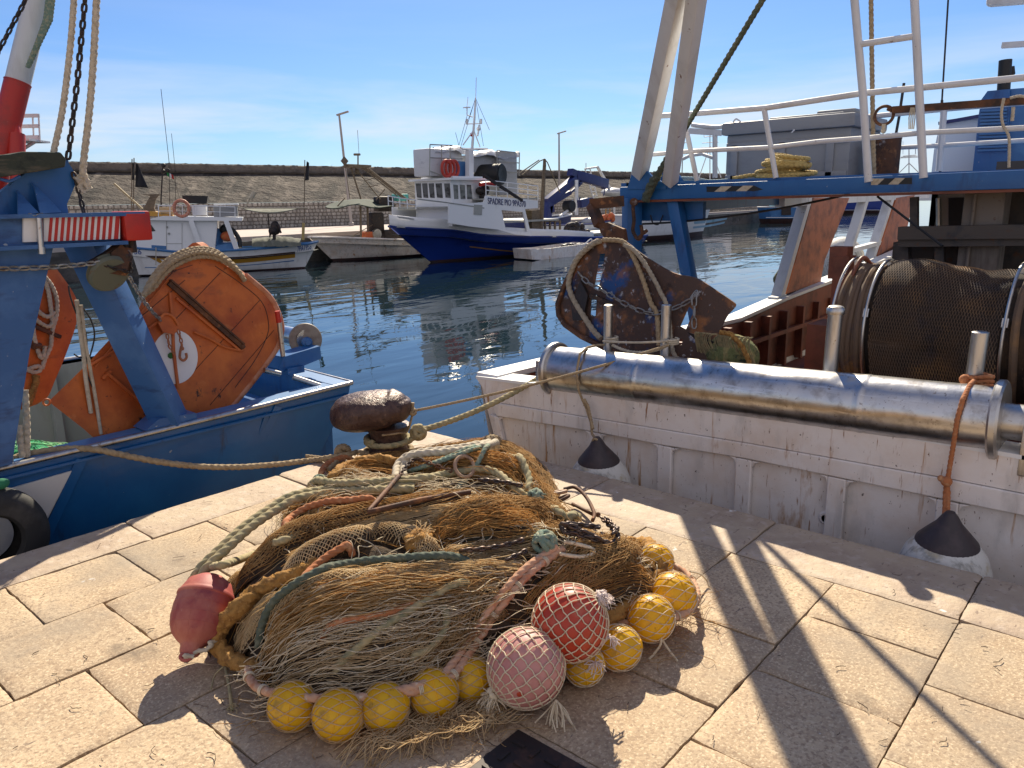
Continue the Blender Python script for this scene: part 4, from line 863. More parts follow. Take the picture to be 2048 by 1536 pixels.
        for z in (0, .022, -.02): mb.rope([t + Vector((math.cos(a) * .052, math.sin(a) * .052, z + .006 * math.sin(a * 2))) for a in [2 * math.pi * k / 16 for k in range(17)]], .011)
        mb.sphere(t + Vector((-.03, .06, 0)), .026, 10)
    fender(1200, 958, 'scuffed white fender with black cone near the left end of the transom', .02, .205, m_tan, lan1)
    fender(1888, 1132, 'white fender with dark maroon cone hung by an orange lanyard', -.02, .205, m_orope, lan2)
    # lashings between the two left stanchions
    mb = MB(); a, b = Pu(1214, 686, 4.23), Pu(1335, 684, 4.23)
    def wrap(c, r, z0, n): return [c + Vector((math.cos(t) * r, math.sin(t) * r, z0 + .012 * t / 6.28)) for t in [2 * math.pi * n * k / (14 * n) for k in range(14 * n + 1)]]
    mb.tube(wrap(Vector((4.27, a.y - .01, a.z)), .040, 0, 3), .007, 6); mb.tube(wrap(Vector((4.27, b.y - .01, b.z)), .040, -.02, 3), .007, 6)
    mb.tube(sag(Pu(1206, 682, 4.22), Pu(1335, 682, 4.22), .01), .0075, 6); mb.rope(sag(Pu(1225, 690, 4.24), Pu(1335, 690, 4.22), .05), .011)
    tag(mb.build('lashing_rope', m_cream), 'cream lashing between the two left stanchions above the roller', 'rope')
    # tub, coils and small things on the platform
    o = Vector((7.3, 0, 0)); p0, p1 = Pu(1443, 344, 7.3), Pu(1702, 340, 7.3); w = p0.y - p1.y; cy = (p0.y + p1.y) / 2
    tb = thing('fish_tub', (7.75, cy, 1.755), 'large grey lidded fish tub behind the white railing', 'tub')
    mb = MB(); zt = Pu(1443, 272, 7.3).z; mb.box((7.75, cy, (1.755 + zt) / 2), (.86, w - .06, zt - 1.755), bev=.02)
    for k in (-.34, 0.02, .40): mb.box((7.31, cy + k * w, (1.77 + zt) / 2 - .05), (.03, .07, zt - 1.85), bev=.008)
    for z in (1.80, zt - .10): mb.box((7.31, cy, z), (.03, w - .08, .05), bev=.008)
    mb.build('tub_body', m_grey, tb, angle=30)
    mb = MB(); zl = Pu(1443, 249, 7.3).z; mb.box((7.75, cy, (zt + zl) / 2 + .004), (.96, w + .02, zl - zt + .01), bev=.025); mb.box((7.8, cy - .1, zl + .02), (.6, .7, .05), bev=.02); mb.box((7.7, cy - .35, zl + .05), (.25, .35, .05), bev=.02); mb.build('lid', m_grey, tb, angle=30)
    mb = MB(); mb.plate([Pu(1581, 266, 7.255), Pu(1588, 258, 7.255), Pu(1590, 260, 7.255), Pu(1585, 265, 7.255)], (.003, 0, 0)); mb.tube(smooth_pts([Pu(1466, 246, 7.3), Pu(1472, 238, 7.3), Pu(1482, 244, 7.3)], 5), .008, 6); mb.build('lid_handle', m_white, tb)
    mb = MB()
    cc = Pu(1565, 350, 6.15); rr = random.Random(4)
    for k in range(11):
        z = 1.765 + .014 * k + rr.uniform(-.004, .004); ra, rb = .22 - .010 * k + rr.uniform(-.03, .03), .13 + rr.uniform(-.03, .02); ph = rr.uniform(0, 6)
        c = Vector((cc.x + rr.uniform(-.03, .03), cc.y + rr.uniform(-.06, .06), z))
        mb.rope([c + Vector((rb * math.cos(t), ra * math.sin(t), .015 * math.sin(t + ph) + (.03 * math.sin(t) if k > 6 else 0))) for t in [2 * math.pi * j / 24 for j in range(25)]], .017, n=8)
    mb.rope(smooth_pts([cc + Vector((0, .2, -.0)), Pu(1500, 351, 6.1), Pu(1478, 355, 6.05), Pu(1466, 357, 6.05)], 8), .017, n=8)
    tag(mb.build('coiled_rope', mat('yellow_tan_rope', (0.46, 0.34, 0.12), [((0.34, 0.22, 0.07), 40, .45, .7)], .9)), 'coil of yellow tan rope on the blue gantry platform', 'rope')
    mb = MB()
    for k in range(4): mb.rope(smooth_pts([Pu(1310 + k * 6, 358 + k, 6.05), Pu(1345, 356 + k * 2, 6.05), Pu(1385, 356 + k * 3 + (k % 2) * 3, 6.05), Pu(1420, 362, 6.1), Pu(1455, 360 + k, 6.1)], 6), .013, n=8)
    tag(mb.build('slack_rope', mat('pale_blue_rope', (0.24, 0.36, 0.42), [((0.38, 0.42, 0.42), 40, .45, .66)], .9)), 'slack pale blue rope lying on the left end of the blue gantry', 'rope')
    mb = MB(); c = Pu(1764, 348, 7.6); mb.rev([(.13, 0), (.135, .02), (.135, .33), (.14, .34), (.125, .35)], Vector((c.x, c.y, 1.755)), (0, 0, 1), 24); tag(mb.build('rusty_bin', m_rust), 'brown rusty metal bin behind the white ladder', 'bin')
    # ropes from above
    mb = MB(); mb.rope([Pu(1748, 358, 6.3), Pu(1745, 200, 6.3), Pu(1742, 0, 6.3), Pu(1739, -120, 6.3)], .017)
    tag(mb.build('hanging_rope', m_tan), 'tan rope hanging straight down between the white ladder rails', 'rope')
    a, b = Pu(1292, 388, 5.88), Pu(1525, 0, 5.1); mb = MB(); mb.rope([a, a.lerp(b, .5), b, a.lerp(b, 2.4)], .021, n=10); mb.rope([a + Vector((0, .005, -.05)), a.lerp(b, .06), a.lerp(b, .13)], .04, fuzz=.3); mb.rope([a.lerp(b, .1), a.lerp(b, .24)], .028, fuzz=.2)
    tag(mb.build('warp_rope', m_dgreen), 'dark green warp running up from the blue gantry corner', 'rope')
    # cable under the beam
    mb = MB(); mb.tube(sag(Pu(1285, 448, 6.05), Pu(1700, 388, 6.05), .04), .009, 6); mb.tube(smooth_pts([Pu(1301, 430, 6.05), Pu(1306, 446, 6.05), Pu(1318, 448, 6.05), Pu(1326, 430, 6.05)], 5), .006, 6); mb.tube([Pu(1755, 393, 5.98), Pu(1885, 492, 5.7)], .009, 6)
    tag(mb.build('black_cable', m_black), 'black cable strung below the blue gantry beam', 'cable')
    # rusty bar with ring
    root = thing('ringed_bar', Pu(1920, 216, 6.0), 'rusty bar ending in an iron ring tied to the white railing', 'iron bar')
    mb = MB(); mb.bar(Pu(1786, 220, 6.0), Pu(2300, 184, 6.0), .05, .045); mb.build('bar', m_rust, root, smooth=False)
    mb = MB(); c = Pu(1768, 231, 6.0); ex, ez = Vector((0, -1, 0)), Vector((0, 0, 1)); mb.tube([c + (ex * math.cos(t) + ez * math.sin(t)) * .062 for t in [2 * math.pi * k / 24 for k in range(24)]], .011, 8, closed=True); mb.tube([Pu(1785, 220, 6.0), Pu(1776, 216, 6.0)], .018, 8); mb.build('ring', m_rust, root)
    mb = MB(); mb.tube([Pu(1768, 248, 5.98), Pu(1767, 262, 5.98)], .014, 8); mb.sphere(Pu(1767, 262, 5.98), .018, 8)
    for k in range(4): mb.tube([Pu(1822 + k * 2, 215, 5.97), Pu(1818 + k * 4, 235, 5.97), Pu(1818 + k * 3, 258, 5.97)], .004, 5)
    mb.build('twine_tie', m_cream, root)
    mb = MB(); mb.rope(smooth_pts([Pu(2008, 196, 5.9), Pu(2003, 225, 5.9), Pu(2006, 250, 5.9), Pu(2018, 276, 5.9), Pu(2018, 335, 5.9)], 6), .009); mb.rope(smooth_pts([Pu(2020, 196, 5.9), Pu(2040, 192, 5.9), Pu(2060, 196, 5.9)], 5), .009); mb.rope([Pu(2027, 214, 5.9), Pu(2024, 242, 5.9)], .011)
    tag(mb.build('dangling_cord', m_cream), 'cream cord dangling over the white railing before the blue funnel', 'cord')
    # ropes on the brown window bar
    mb = MB()
    for k in range(6):
        mb.rope(curve_px([(1636 - k * 2, 404), (1630 - k * 4, 440), (1606 - k * 3, 470 + k * 3), (1590 - k, 500), (1572 + k * 2, 530), (1560 + k * 3, 556)][: 6 if k < 2 else 4], lambda x, y: Pv(x, y, 3.98)), .028, n=8)
    mb.rope(curve_px([(1575, 520), (1554, 548), (1549, 560), (1556, 572), (1562, 573)], lambda x, y: Pv(x, y, 3.98)), .02, n=8)
    tag(mb.build('draped_rope', m_dgreen), 'bundle of dark green rope draped over the sloping brown window post', 'rope')
    mb = MB(); c = Pv(1682, 525, 4.25); mb.sphere(c, .36, 24, (1, 1, 1.15)); bo = mb.build('white_fender_ball', m_fend); tag(bo, 'round white fender hung outside the brown window post', 'fender')
    # green and gold net bundle behind the roller
    mb = MB(); c = Pu(1462, 712, 4.75); rr = random.Random(8)
    mb.sphere(c, .15, 20, (.8, 1.3, 1.0)); b0 = MB(); nb = mb.build('net_bundle', m_gnet2 if 'm_gnet2' in globals() else mat('olive_net', (0.16, 0.18, 0.07), [((0.30, 0.26, 0.11), (8, 30, 8), .48, .6), ((0.03, 0.05, 0.03), 14, .52, .66)], .95, bump=(40, 1, .02)))
    tag(nb, 'green and gold net bundle tucked behind the steel roller', 'net')
    mb = MB()
    for k in range(46):
        a0 = rr.uniform(-1.2, 1.2); pts = []
        for j in range(10):
            t = -0.1 + j / 9 * 2.2; pts.append(c + Vector((-.125 * math.cos(t * .6), .21 * math.sin(a0 + .25 * math.sin(t * 2)) , .16 * math.cos(t))) + Vector((rr.uniform(-.004, .004), 0, rr.uniform(-.004, .004))))
        mb.tube(pts, .0035, 4)
    mb.build('twine', m_green, nb)
    mb = MB(); mb.rope([Pu(x, y, 4.62) for x, y in [(1440, 664), (1462, 668), (1482, 690), (1494, 712), (1500, 730)]], .016, fuzz=.4); mb.build('frayed_rope', m_ochre, nb)
right_gear()

# ================================================================== LEFT TRAWLER (blue, alongside the left quay edge)
TL = thing('blue_trawler', (0.5, 5.9, -1.2), 'blue trawler moored along the left edge of the quay with a blue stern gallows', 'trawler')
def left_boat():
    X, Y, Z = Vector((1, 0, 0)), Vector((0, 1, 0)), Vector((0, 0, 1))
    V0 = 4.5
    st = [(3.345, .327), (2.6, .310), (1.8, .300), (1.0, .296), (0.2, .31), (-1.2, .36), (-3.2, .50)]
    def sec(u, z, f):    # near side section: top, knuckle, turn, bottom
        return [(u, V0, z), (u - .02 * f, V0 + .01, z - .10), (u - .29 * f, V0 + .07, -.19), (u - .62 * f, V0 + .40, -1.5)]
    mb = MB(); rows = [sec(u, z, 1.0 if k == 0 else (.6 if k == 1 else .15)) for k, (u, z) in enumerate(st)]
    vs = [p for r_ in rows for p in r_]
    mb.add(vs, [(i * 4 + k, i * 4 + 4 + k, i * 4 + 5 + k, i * 4 + 1 + k) for i in range(len(st) - 1) for k in range(3)])
    # stern face and far side
    far = [(3.52, 7.42, .33), (3.50, 7.41, .22), (3.2, 7.34, -.19), (2.9, 7.0, -1.5)]
    ne = rows[0]
    mb.add(list(ne) + far, [(k, k + 1, 5 + k, 4 + k) for k in range(3)])
    fr = [[(u, 7.42, z), (u, 7.41, z - .1), (u, 7.35, -.19), (u, 7.0, -1.5)] for u, z in st[1:]]
    vs = far + [p for r_ in fr for p in r_]
    mb.add(vs, [(i * 4 + k, i * 4 + 4 + k, i * 4 + 5 + k, i * 4 + 1 + k) for i in range(len(st) - 1) for k in range(3)])
    mb.build('hull', m_hull, TL, angle=25)
    # gunwale cap, rubbing edge
    mb = MB()
    for (a, za), (b, zb) in zip(st, st[1:]):
        mb.bar((a, V0 + .075, za + .008), (b, V0 + .075, zb + .008), .15, .022); mb.bar((a, 7.33, za + .01), (b, 7.33, zb + .01), .18, .03)
    mb.bar((3.285, V0 + .02, .335), (3.44, 7.42, .34), .15, .022)
    mb.build('gunwale_cap', m_lblue, TL, smooth=False)
    mb = MB(); mb.tube([(u + (.01 if k == 0 else 0), V0 - .006, z + .010) for k, (u, z) in enumerate(st)], .017, 10); mb.tube([(3.355, V0 - .006, .337), (3.53, 7.42, .34)], .017, 10); mb.tube([(u, 7.26, z + .03) for u, z in st[1:]], .017, 8)
    mb.build('rubbing_edge', m_post, TL)
    mb = MB(); mb.bar((3.34, V0 - .008, .250), (-3, V0 - .002, .235), .016, .02, bev=.005)
    for a, b in (((556, 812), (512, 905)), ((533, 826), (505, 900)), ((163, 918), (90, 1075))): mb.bar(Pv(*a, V0 - .002), Pv(*b, V0 + .06), .055 if a[0] != 533 else .02, .02, up=(0, 1, 0))
    mb.build('rubbing_batten', m_hull, TL, angle=20)
    mb = MB(); mb.plate([Pv(142, 941, V0 + .006), Pv(16, 977, V0 + .006), Pv(-160, 1020, V0 + .01), Pv(-160, 1190, V0 + .05), Pv(70, 1075, V0 + .05), Pv(90, 1044, V0 + .045)], (0, -.012, 0)); mb.build('white_hull_panel', mat('white_panel', (.62, .62, .61), [((.42, .22, .08), (16, 4, 1.2), .66, .74), ((.5, .5, .5), 5, .55, .72)], .5), TL, smooth=False)
    # inside: bulwarks, deck
    mb = MB()
    mb.plate([(-3, 7.24, .33), (3.35, 7.24, .33), (3.35, 7.24, -.5), (-3, 7.24, -.5)], (0, .02, 0))
    u = -2.8
    while u < 3.3: mb.box((u, 7.20, -.1), (.06, .08, .8)); u += .36
    mb.build('inner_bulwark', m_greyp, TL, smooth=False)
    mb = MB(); mb.plate([(-3, V0 + .13, .30), (3.26, V0 + .13, .32), (3.26, V0 + .16, -.5), (-3, V0 + .16, -.5)], (0, .02, 0)); mb.plate([(3.22, V0 + .15, .32), (3.38, 7.24, .32), (3.38, 7.24, -.5), (3.22, V0 + .15, -.5)], (.03, 0, 0)); mb.bar((2.6, V0 + .3, .22), (2.72, 7.2, .22), .14, .08); mb.bar((2.95, V0 + .3, .12), (3.05, 7.2, .12), .3, .05)
    mb.build('stern_coaming', m_blue, TL, smooth=False)
    mb = MB(); mb.box((.1, 5.95, -.46), (6.4, 2.75, .06)); mb.build('deck', m_greyp, TL, smooth=False)
    # gallows: wide leg, sloped leg, cross beam, head plate with fins
    W_ = .20
    mb = MB(); mb.plate([Pv(x, y, 4.44) for x, y in [(-75, 470), (112, 470), (60, 700), (24, 928), (-105, 962)]], (0, W_, 0)); mb.build('gallows_leg', m_blueg, TL, smooth=False)
    a, b = Pv(163, 470, 4.62), Pv(342, 846, 4.58); d = (b - a).normalized(); f = Vector((0, -1, 0)); s_ = d.cross(f).normalized(); f2 = s_.cross(d)
    c, s = math.cos(R(40)), math.sin(R(40)); mb = MB(); mb.box((a + b) / 2, ((b - a).length, .155, .165), (d, s_ * c + f2 * s, f2 * c - s_ * s), bev=.006)
    mb.plate([Pv(x, y, 4.50) for x, y in [(290, 862), (318, 838), (392, 826), (396, 846)]], (0, .16, .0)); mb.build('gallows_leg', m_blueg, TL, angle=30)
    mb = MB(); mb.plate([Pv(x, y, 4.40) for x, y in [(-170, 503), (-170, 446), (236, 426), (240, 480)]], (0, .15, 0)); beam = mb.build('cross_beam', m_blueg, TL, smooth=False)
    mb = MB(); mb.box((Pv(0, 436, 4.47) + Pv(180, 427, 4.47)) / 2 , (.9, .24, .02)); mb.box((Pv(0, 497, 4.47) + Pv(150, 487, 4.47)) / 2, (.8, .24, .02)); mb.build('beam_flange', m_blueg, beam, smooth=False)
    V1 = 4.375
    ys = lambda x: (436 - .052 * x, 488 - .034 * x)      # upper and lower edge of the painted band
    def band(mb, x0, x1, off, sl=0): mb.plate([Pv(x0 + sl, ys(x0)[0] + 3, V1 - off), Pv(x1 + sl, ys(x1)[0] + 3, V1 - off), Pv(x1, ys(x1)[1] - 2, V1 - off), Pv(x0, ys(x0)[1] - 2, V1 - off)], (0, .02 + off, 0))
    mb = MB(); band(mb, 88, 240, 0); band(mb, 47, 74, 0); bd = mb.build('white_band', m_white, beam, smooth=False)
    mb = MB(); n = 12; w = (240 - 96) / n
    for k in range(n): band(mb, 96 + k * w, 96 + k * w + w * (.52 if k < n - 1 else .7), .0025, 4)
    mb.build('red_stripe', m_redp, bd, smooth=False)
    mb = MB(); mb.box((Pv(236, 453, 4.44) + Pv(289, 450, 4.44)) / 2, ((Pv(289, 450, 4.44) - Pv(236, 453, 4.44)).length, .18, .158), bev=.014); mb.build('red_end_cap', m_redp, beam, angle=30)
    mb = MB(); mb.tube([Pv(78, 436, 4.35), Pv(83, 506, 4.35)], .014, 10); mb.tube([Pv(83, 494, 4.35), Pv(84, 508, 4.35)], .017, 10); mb.build('hinge_pin', m_post, beam)
    mb = MB()
    mb.plate([Pv(x, y, 4.50) for x, y in [(-60, 430), (-20, 400), (60, 340), (68, 318), (130, 318), (142, 333), (156, 357), (134, 408), (137, 428)]], (0, .06, 0))
    head = mb.build('head_plate', m_blue, TL, smooth=False)
    mb = MB()
    for pts in ([(35, 381), (61, 426), (20, 431)], [(66, 365), (106, 424), (64, 428)]):
        P = [Pv(x, y, 4.48) for x, y in pts]; P2 = [p + Vector((0, -.12, 0)) if k > 0 else p for k, p in enumerate(P)]
        mb.plate([P[0], P[1], P2[1]], (-.012, 0, 0)); mb.plate([P[0], P2[1] + Vector((-.01, 0, 0)), P2[2]], (0, .012, 0))
    mb.build('fin', m_blueg, head, smooth=False)
    mb = MB(); mb.plate([Pv(x, y, 4.40) for x, y in [(-120, 318), (20, 308), (44, 303), (122, 304), (133, 318), (131, 334), (84, 342), (20, 352), (-120, 372)]], (0, .30, 0))
    o = mb.build('timber_fairing', m_plank, TL, smooth=False); bv = o.modifiers.new('soften', 'BEVEL'); bv.width = .008; bv.segments = 2
    mb = MB(); mb.plate([Pv(x, y, 4.52) for x, y in [(125, 312), (136, 318), (140, 336), (126, 338)]], (0, .03, 0)); mb.tube(smooth_pts([Pv(0, 358, 4.42), Pv(20, 362, 4.42), Pv(40, 352, 4.42)], 5), .008, 6); mb.build('fairing_bracket', m_blueg, TL, smooth=False)
    # stern roller with end disk
    mb = MB(); c = Pv(611, 679, 5.02); mb.tube([c, c + Vector((.10, 1.7, 0))], .075, 20); ro = mb.build('stern_roller', m_steel, TL)
    mb = MB(); mb.rev([(.01, -.010), (.121, -.009), (.126, 0), (.121, .009), (.01, .010)], c, (-0.45, -1, 0.12), 40); mb.build('flange', mat('dull_disc', (.22, .19, .16), [((.13, .10, .08), 9, .5, .66)], .6), ro)
    mb = MB(); mb.rev([(.042, 0), (.042, .03), (.034, .05), (.02, .055), (.02, .07)], c + Vector((.0, -.010, -.02)), (-0.45, -1, 0.12), 20); mb.build('hub', m_blue, ro)
    mb = MB(); e = Vector((0, .16, 0)); mb.plate([Pv(x, y, 4.86) for x, y in [(567, 714), (640, 692), (643, 717), (604, 733), (563, 744), (558, 738)]], e); mb.bar(Pv(565, 742, 4.9), Pv(598, 735, 4.9), .14, .05); mb.build('roller_bracket', m_blue, TL, smooth=False)
    mb = MB(); mb.tube([Pv(566, 712, 4.88), Pv(556, 625, 4.88)], .018, 10); po = mb.build('post', m_post, TL); mb = MB(); mb.tube([Pv(558.3, 645, 4.88), Pv(554.5, 622, 4.88)], .0195, 10); mb.build('red_top', m_redp, po)
    mb = MB(); mb.tube([Pv(586, 754, 4.7), Pv(640, 772, 4.62)], .02, 10); mb.tube([Pv(528, 740, 4.75), Pv(560, 748, 4.75)], .02, 10); mb.build('coaming_pipe', m_post, TL)
    # mast boom far side with basket
    D = 8.0; a, b = Pd(-22, 400, D), Pd(90, -60, D)
    a2, b2 = a.lerp(b, -2.2), a.lerp(b, 1.6); mid = Pd(32, 165, D)
    mid = a + (b - a) * ((mid - a).dot(b - a) / (b - a).length_squared); lo = mid + (a - b).normalized() * 3.4
    mb = MB(); mb.tube([mid, mid.lerp(b, .6), b2], .118, 18); bo = mb.build('derrick_boom', m_boomw, TL)
    mb = MB(); mb.tube([lo, mid], .124, 18); mb.tube([mid, mid + (b - a).normalized() * .01], .128, 18); mb.tube([mid.lerp(lo, .22), mid.lerp(lo, .226)], .128, 18); mb.build('red_boom_foot', m_redp, bo)
    mb = MB(); t = Pd(30, 235, D); mb.tube([Pd(34, 330, D), Pd(33, 268, D)], .08, 12); mb.tube([Pd(33, 270, D), t], .05, 12, rf=lambda s: 1 - .5 * s); mb.tube([Pd(40, 165, D), Pd(29, 215, D), Pd(30, 235, D)], .009, 6); mb.tube([Pd(34, 330, D), Pd(34, 480, D), Pd(34, 640, D)], .06, 12); mb.build('boom_ram', m_redp, bo)
    mb = MB(); T = D + .6
    for y0, y1 in ((228, 235), (249, 256), (271, 282)): mb.box((Pd(40, (y0 + y1) / 2, T) + Pd(78, (y0 + y1) / 2, T)) / 2, ((Pd(78, y0, T) - Pd(40, y0, T)).length, .03, (Pd(50, y0, T) - Pd(50, y1, T)).length), (Vector((.6586, -.7526, 0)), Vector((.7526, .6586, 0)), Z))
    for x in (41, 65, 77): mb.tube([Pd(x, 228, T), Pd(x + 3, 283, T)], .009, 6)
    mb.bar(Pd(12, 283, T), Pd(80, 282, T), .4, .02); mb.tube([Pd(46, 298, T), Pd(72, 282, T)], .02, 6); mb.tube([Pd(26, 298, T), Pd(8, 284, T)], .02, 6); mb.bar(Pd(34, 283, T), Pd(34, 300, D), .05, .05, up=(1, 0, 0))
    mb.build('lamp_basket', m_gwhite, bo, smooth=False)
    mb = MB(); a = Pd(90, 0, D - .2)
    for k in range(4): mb.rope([Pd(102 + k * 4, -60, D - .2), Pd(90 + k * 4, 40, D - .2), Pd(72 + k * 2, 90, D - .2), Pd(54 + k, 135, D - .15)], .019, n=9)
    tag(mb.build('teal_rope_bundle', m_teal), 'bundle of teal ropes hanging along the white boom', 'rope')
left_boat()

def left_gear():
    # big orange otter board
    out = pl([(97, 803), (164, 738), (230, 668), (268, 635), (291, 585), (303, 561), (340, 528), (372, 497), (392, 485), (418, 506), (450, 530), (484, 552), (528, 590), (547, 620), (557, 655), (552, 685), (543, 705), (514, 745), (478, 790), (455, 818), (430, 850), (380, 870), (300, 890), (205, 884), (150, 842)], 3)
    out = [(p.x, p.y) for p in out[:-1]]
    on = lambda d: (lambda x, y: Pn(x, y, (2.2, 4.84 - d, .8), Vector((.12, -1, .12))))
    f0 = on(0)
    mb = MB(); cutplate(mb, out, [], f0, (.07, .045, .0), 20)
    bd = mb.build('orange_otter_board', m_orange, angle=30); tag(bd, 'large orange otter board with white disc standing inside the blue stern', 'otter board', 'orange otter boards on the blue trawler')
    mb = MB(); c = (349, 714); dq = [f0(c[0] + 46 * math.cos(t) * (1.0), c[1] + 54 * math.sin(t)) + Vector((0, -.002, 0)) for t in [2 * math.pi * k / 40 for k in range(40)]]; mb.plate(dq, (0, -.002, 0)); wd = mb.build('white_disc', m_white, bd, smooth=False)
    mb = MB(); mb.plate([f0(341 + 7 * math.cos(t), 711 + 6.5 * math.sin(t)) + Vector((0, -.0055, 0)) for t in [2 * math.pi * k / 7 for k in range(7)]], (0, -.002, 0)); mb.build('green_dot', mat('leaf_green_paint', (.03, .13, .03), [], .6), wd, smooth=False)
    mb = MB(); g = on(.012)
    mb.bar(g(337, 566), g(484, 694), .028, .026, up=(0, 1, 0)); mb.bar(g(340, 560), g(486, 688), .012, .05, up=(0, 1, 0)); mb.tube([g(482, 690), g(486, 696)], .022, 10); mb.build('ledge_bar', m_rust, bd, angle=30)
    mb = MB()
    mb.bar(g(352, 596), g(478, 700), .014, .02, up=(0, 1, 0)); mb.tube(curve_px([(388, 664), (420, 678), (450, 694), (486, 702)], g), .008, 8)
    mb.tube([g(340, 585), g(345, 640), g(347, 700), g(356, 775)], .011, 8); mb.tube([g(322, 640), g(250, 688), g(182, 730)], .010, 8); mb.tube([g(335, 560), g(270, 640), g(190, 735)], .006, 6); mb.bar(g(300, 660), g(260, 700), .016, .02, up=(0, 1, 0)); mb.bar(g(212, 745), g(300, 820), .016, .03, up=(0, 1, 0)); mb.tube([g(222, 742), g(205, 758)], .012, 8); mb.build('bracing', m_orange, bd)
    mb = MB()
    for a, b in (((300, 558), (385, 530)), ((440, 546), (330, 660)), ((520, 600), (390, 740)), ((548, 660), (420, 810)), ((240, 668), (370, 560)), ((330, 560), (345, 545))): mb.tube([f0(*a) + Vector((0, -.001, 0)), f0(*b) + Vector((0, -.001, 0))], .0022, 4)
    mb.tube(curve_px([(430, 532), (480, 566), (522, 602), (536, 640), (534, 672), (510, 720), (470, 775)], on(.001)), .003, 4)
    mb.build('plank_seam', m_dark, bd)
    mb = MB(); mb.tube(curve_px([(484, 552), (528, 590), (547, 620), (557, 655), (552, 685), (543, 705), (514, 745), (478, 790), (455, 818)], lambda x, y: f0(x, y) + Vector((.035, .02, 0))), .024, 10); mb.build('worn_rim', mat('pale_orange_rim', (.50, .22, .12), [((.40, .11, .03), 9, .45, .65), ((.1, .05, .03), 30, .66, .7)], .55), bd)
    mb = MB(); mb.tube([g(97, 803) + Vector((-.01, 0, -.002)) + Vector((math.cos(t), 0, math.sin(t))) * .018 for t in [2 * math.pi * k / 14 for k in range(14)]], .006, 6, closed=True)
    mb.plate([g(x, y) for x, y in [(312, 645), (322, 630), (345, 632), (358, 652), (344, 668), (322, 664)]], (0, -.03, 0)); mb.tube([g(326, 640), g(352, 662)], .018, 10); mb.tube(curve_px([(318, 640), (330, 628), (346, 634), (356, 650)], on(.05)), .009, 8)
    mb.build('towing_lug', m_orange, bd, angle=30)
    mb = MB(); h = on(.045); mb.chain([h(334, 668), h(338, 690), h(348, 708)], .04, .0045); mb.chain([h(356, 660), h(362, 680), h(364, 694)], .04, .0045)
    tag(mb.build('rusty_chain', mat('orange_rust_chain', (.34, .12, .05), [((.2, .08, .04), 40, .5, .65)], .7)), 'short orange rusted chain dangling over the white disc', 'chain')
    mb = MB(); mb.tube(smooth_pts([h(363, 692), h(360, 706), h(360, 716), h(367, 721), h(373, 715), h(372, 706)], 5), .0085, 8); mb.sphere(h(364, 697), .014, 8); tag(mb.build('iron_hook', MATS['orange_rust_chain']), 'orange rusted hook hanging in front of the white disc', 'hook')
    # rope coil on the top edge of the board
    mb = MB()
    for k in range(5):
        o = k * 6.0
        pts = [(291 - 6 + k * 1.5, 596 - k * 2), (300 + k * 2, 566 - 3 + k * 3), (322 + k * 2, 533 + k * 3.6), (350 + k * 1, 510 + o * .80), (390, 497 + o * .74), (425, 500 + o * .62), (455, 519 + o * .35), (478, 543 + o * .12), (490, 562)]
        mb.rope(curve_px(pts, on(.02 + .012 * (k % 3))), .0165, n=9)
    tag(mb.build('coiled_rope', m_tan), 'tan rope coiled along the top edge of the large orange board', 'rope')
    # second board seen nearly edge-on beside the wide leg
    out2 = [(p.x, p.y) for p in pl([(87, 541), (103, 562), (122, 590), (131, 616), (127, 655), (112, 700), (97, 738), (82, 772), (70, 800), (55, 812), (30, 812), (20, 700), (50, 600)], 3)[:-1]]
    q = lambda x, y: Pn(x, y, (1.45, 5.05, .8), Vector((.45, -1, 0)))
    mb = MB(); cutplate(mb, out2, [], q, (.09, .05, 0), 20); b2 = mb.build('orange_otter_board', m_orange, angle=30); tag(b2, 'narrow orange otter board half hidden behind the wide blue gallows leg', 'otter board', 'orange otter boards on the blue trawler')
    mb = MB(); q2 = lambda x, y: q(x, y) + Vector((-.02, -.03, 0)); mb.bar(q2(70, 650), q2(124, 672), .02, .02); mb.tube([q2(70, 690), q2(84, 690)], .02, 8); mb.build('bracing', m_rust, b2, angle=30)
    mb = MB()
    for pts in ([(88, 545), (100, 580), (106, 620), (108, 640)], [(90, 548), (108, 572), (117, 600), (116, 632), (108, 660), (105, 690), (94, 715), (88, 735)], [(72, 610), (85, 625), (100, 632), (112, 622)], [(70, 633), (90, 648), (104, 650), (116, 628)], [(70, 645), (72, 670), (80, 700), (88, 714), (94, 690)], [(56, 735), (72, 742), (84, 738), (80, 730), (56, 738)]):
        mb.rope(curve_px(pts, q2), .013, n=8)
    tag(mb.build('draped_rope', m_cream), 'cream rope looped over the narrow orange board', 'rope')
    mb = MB(); mb.rope(curve_px([(78, 748), (72, 775), (62, 800), (56, 812)], q2), .02, n=8, fuzz=.4); tag(mb.build('frayed_rope_end', m_ochre), 'frayed ochre rope end tied to the narrow orange board', 'rope')
    # slack cords in the opening
    S = lambda x, y: Pv(x, y, 4.72)
    mb = MB(); mb.tube(curve_px([(153, 600), (160, 660), (168, 720), (172, 760), (182, 826)], S), .012, 8); mb.tube(curve_px([(162, 610), (170, 680), (176, 715), (190, 790), (202, 868)], S), .010, 8); tag(mb.build('slack_line', m_cream), 'two grey cream lines hanging in front of the orange board', 'rope')
    mb = MB(); mb.tube(curve_px([(137, 571), (140, 590), (152, 625), (170, 660), (174, 700), (172, 740), (184, 772), (192, 786)], S), .0045, 6); mb.tube(curve_px([(165, 614), (182, 640), (189, 670), (182, 705), (176, 715), (158, 714), (148, 708)], S), .0045, 6); tag(mb.build('black_cable', m_black), 'thin black cable looping between the blue gallows legs', 'cable')
    # pulley block under the red cap
    root = thing('pulley_block', Pv(226, 560, 4.44), 'rusty green pulley block hanging under the red beam end', 'pulley')
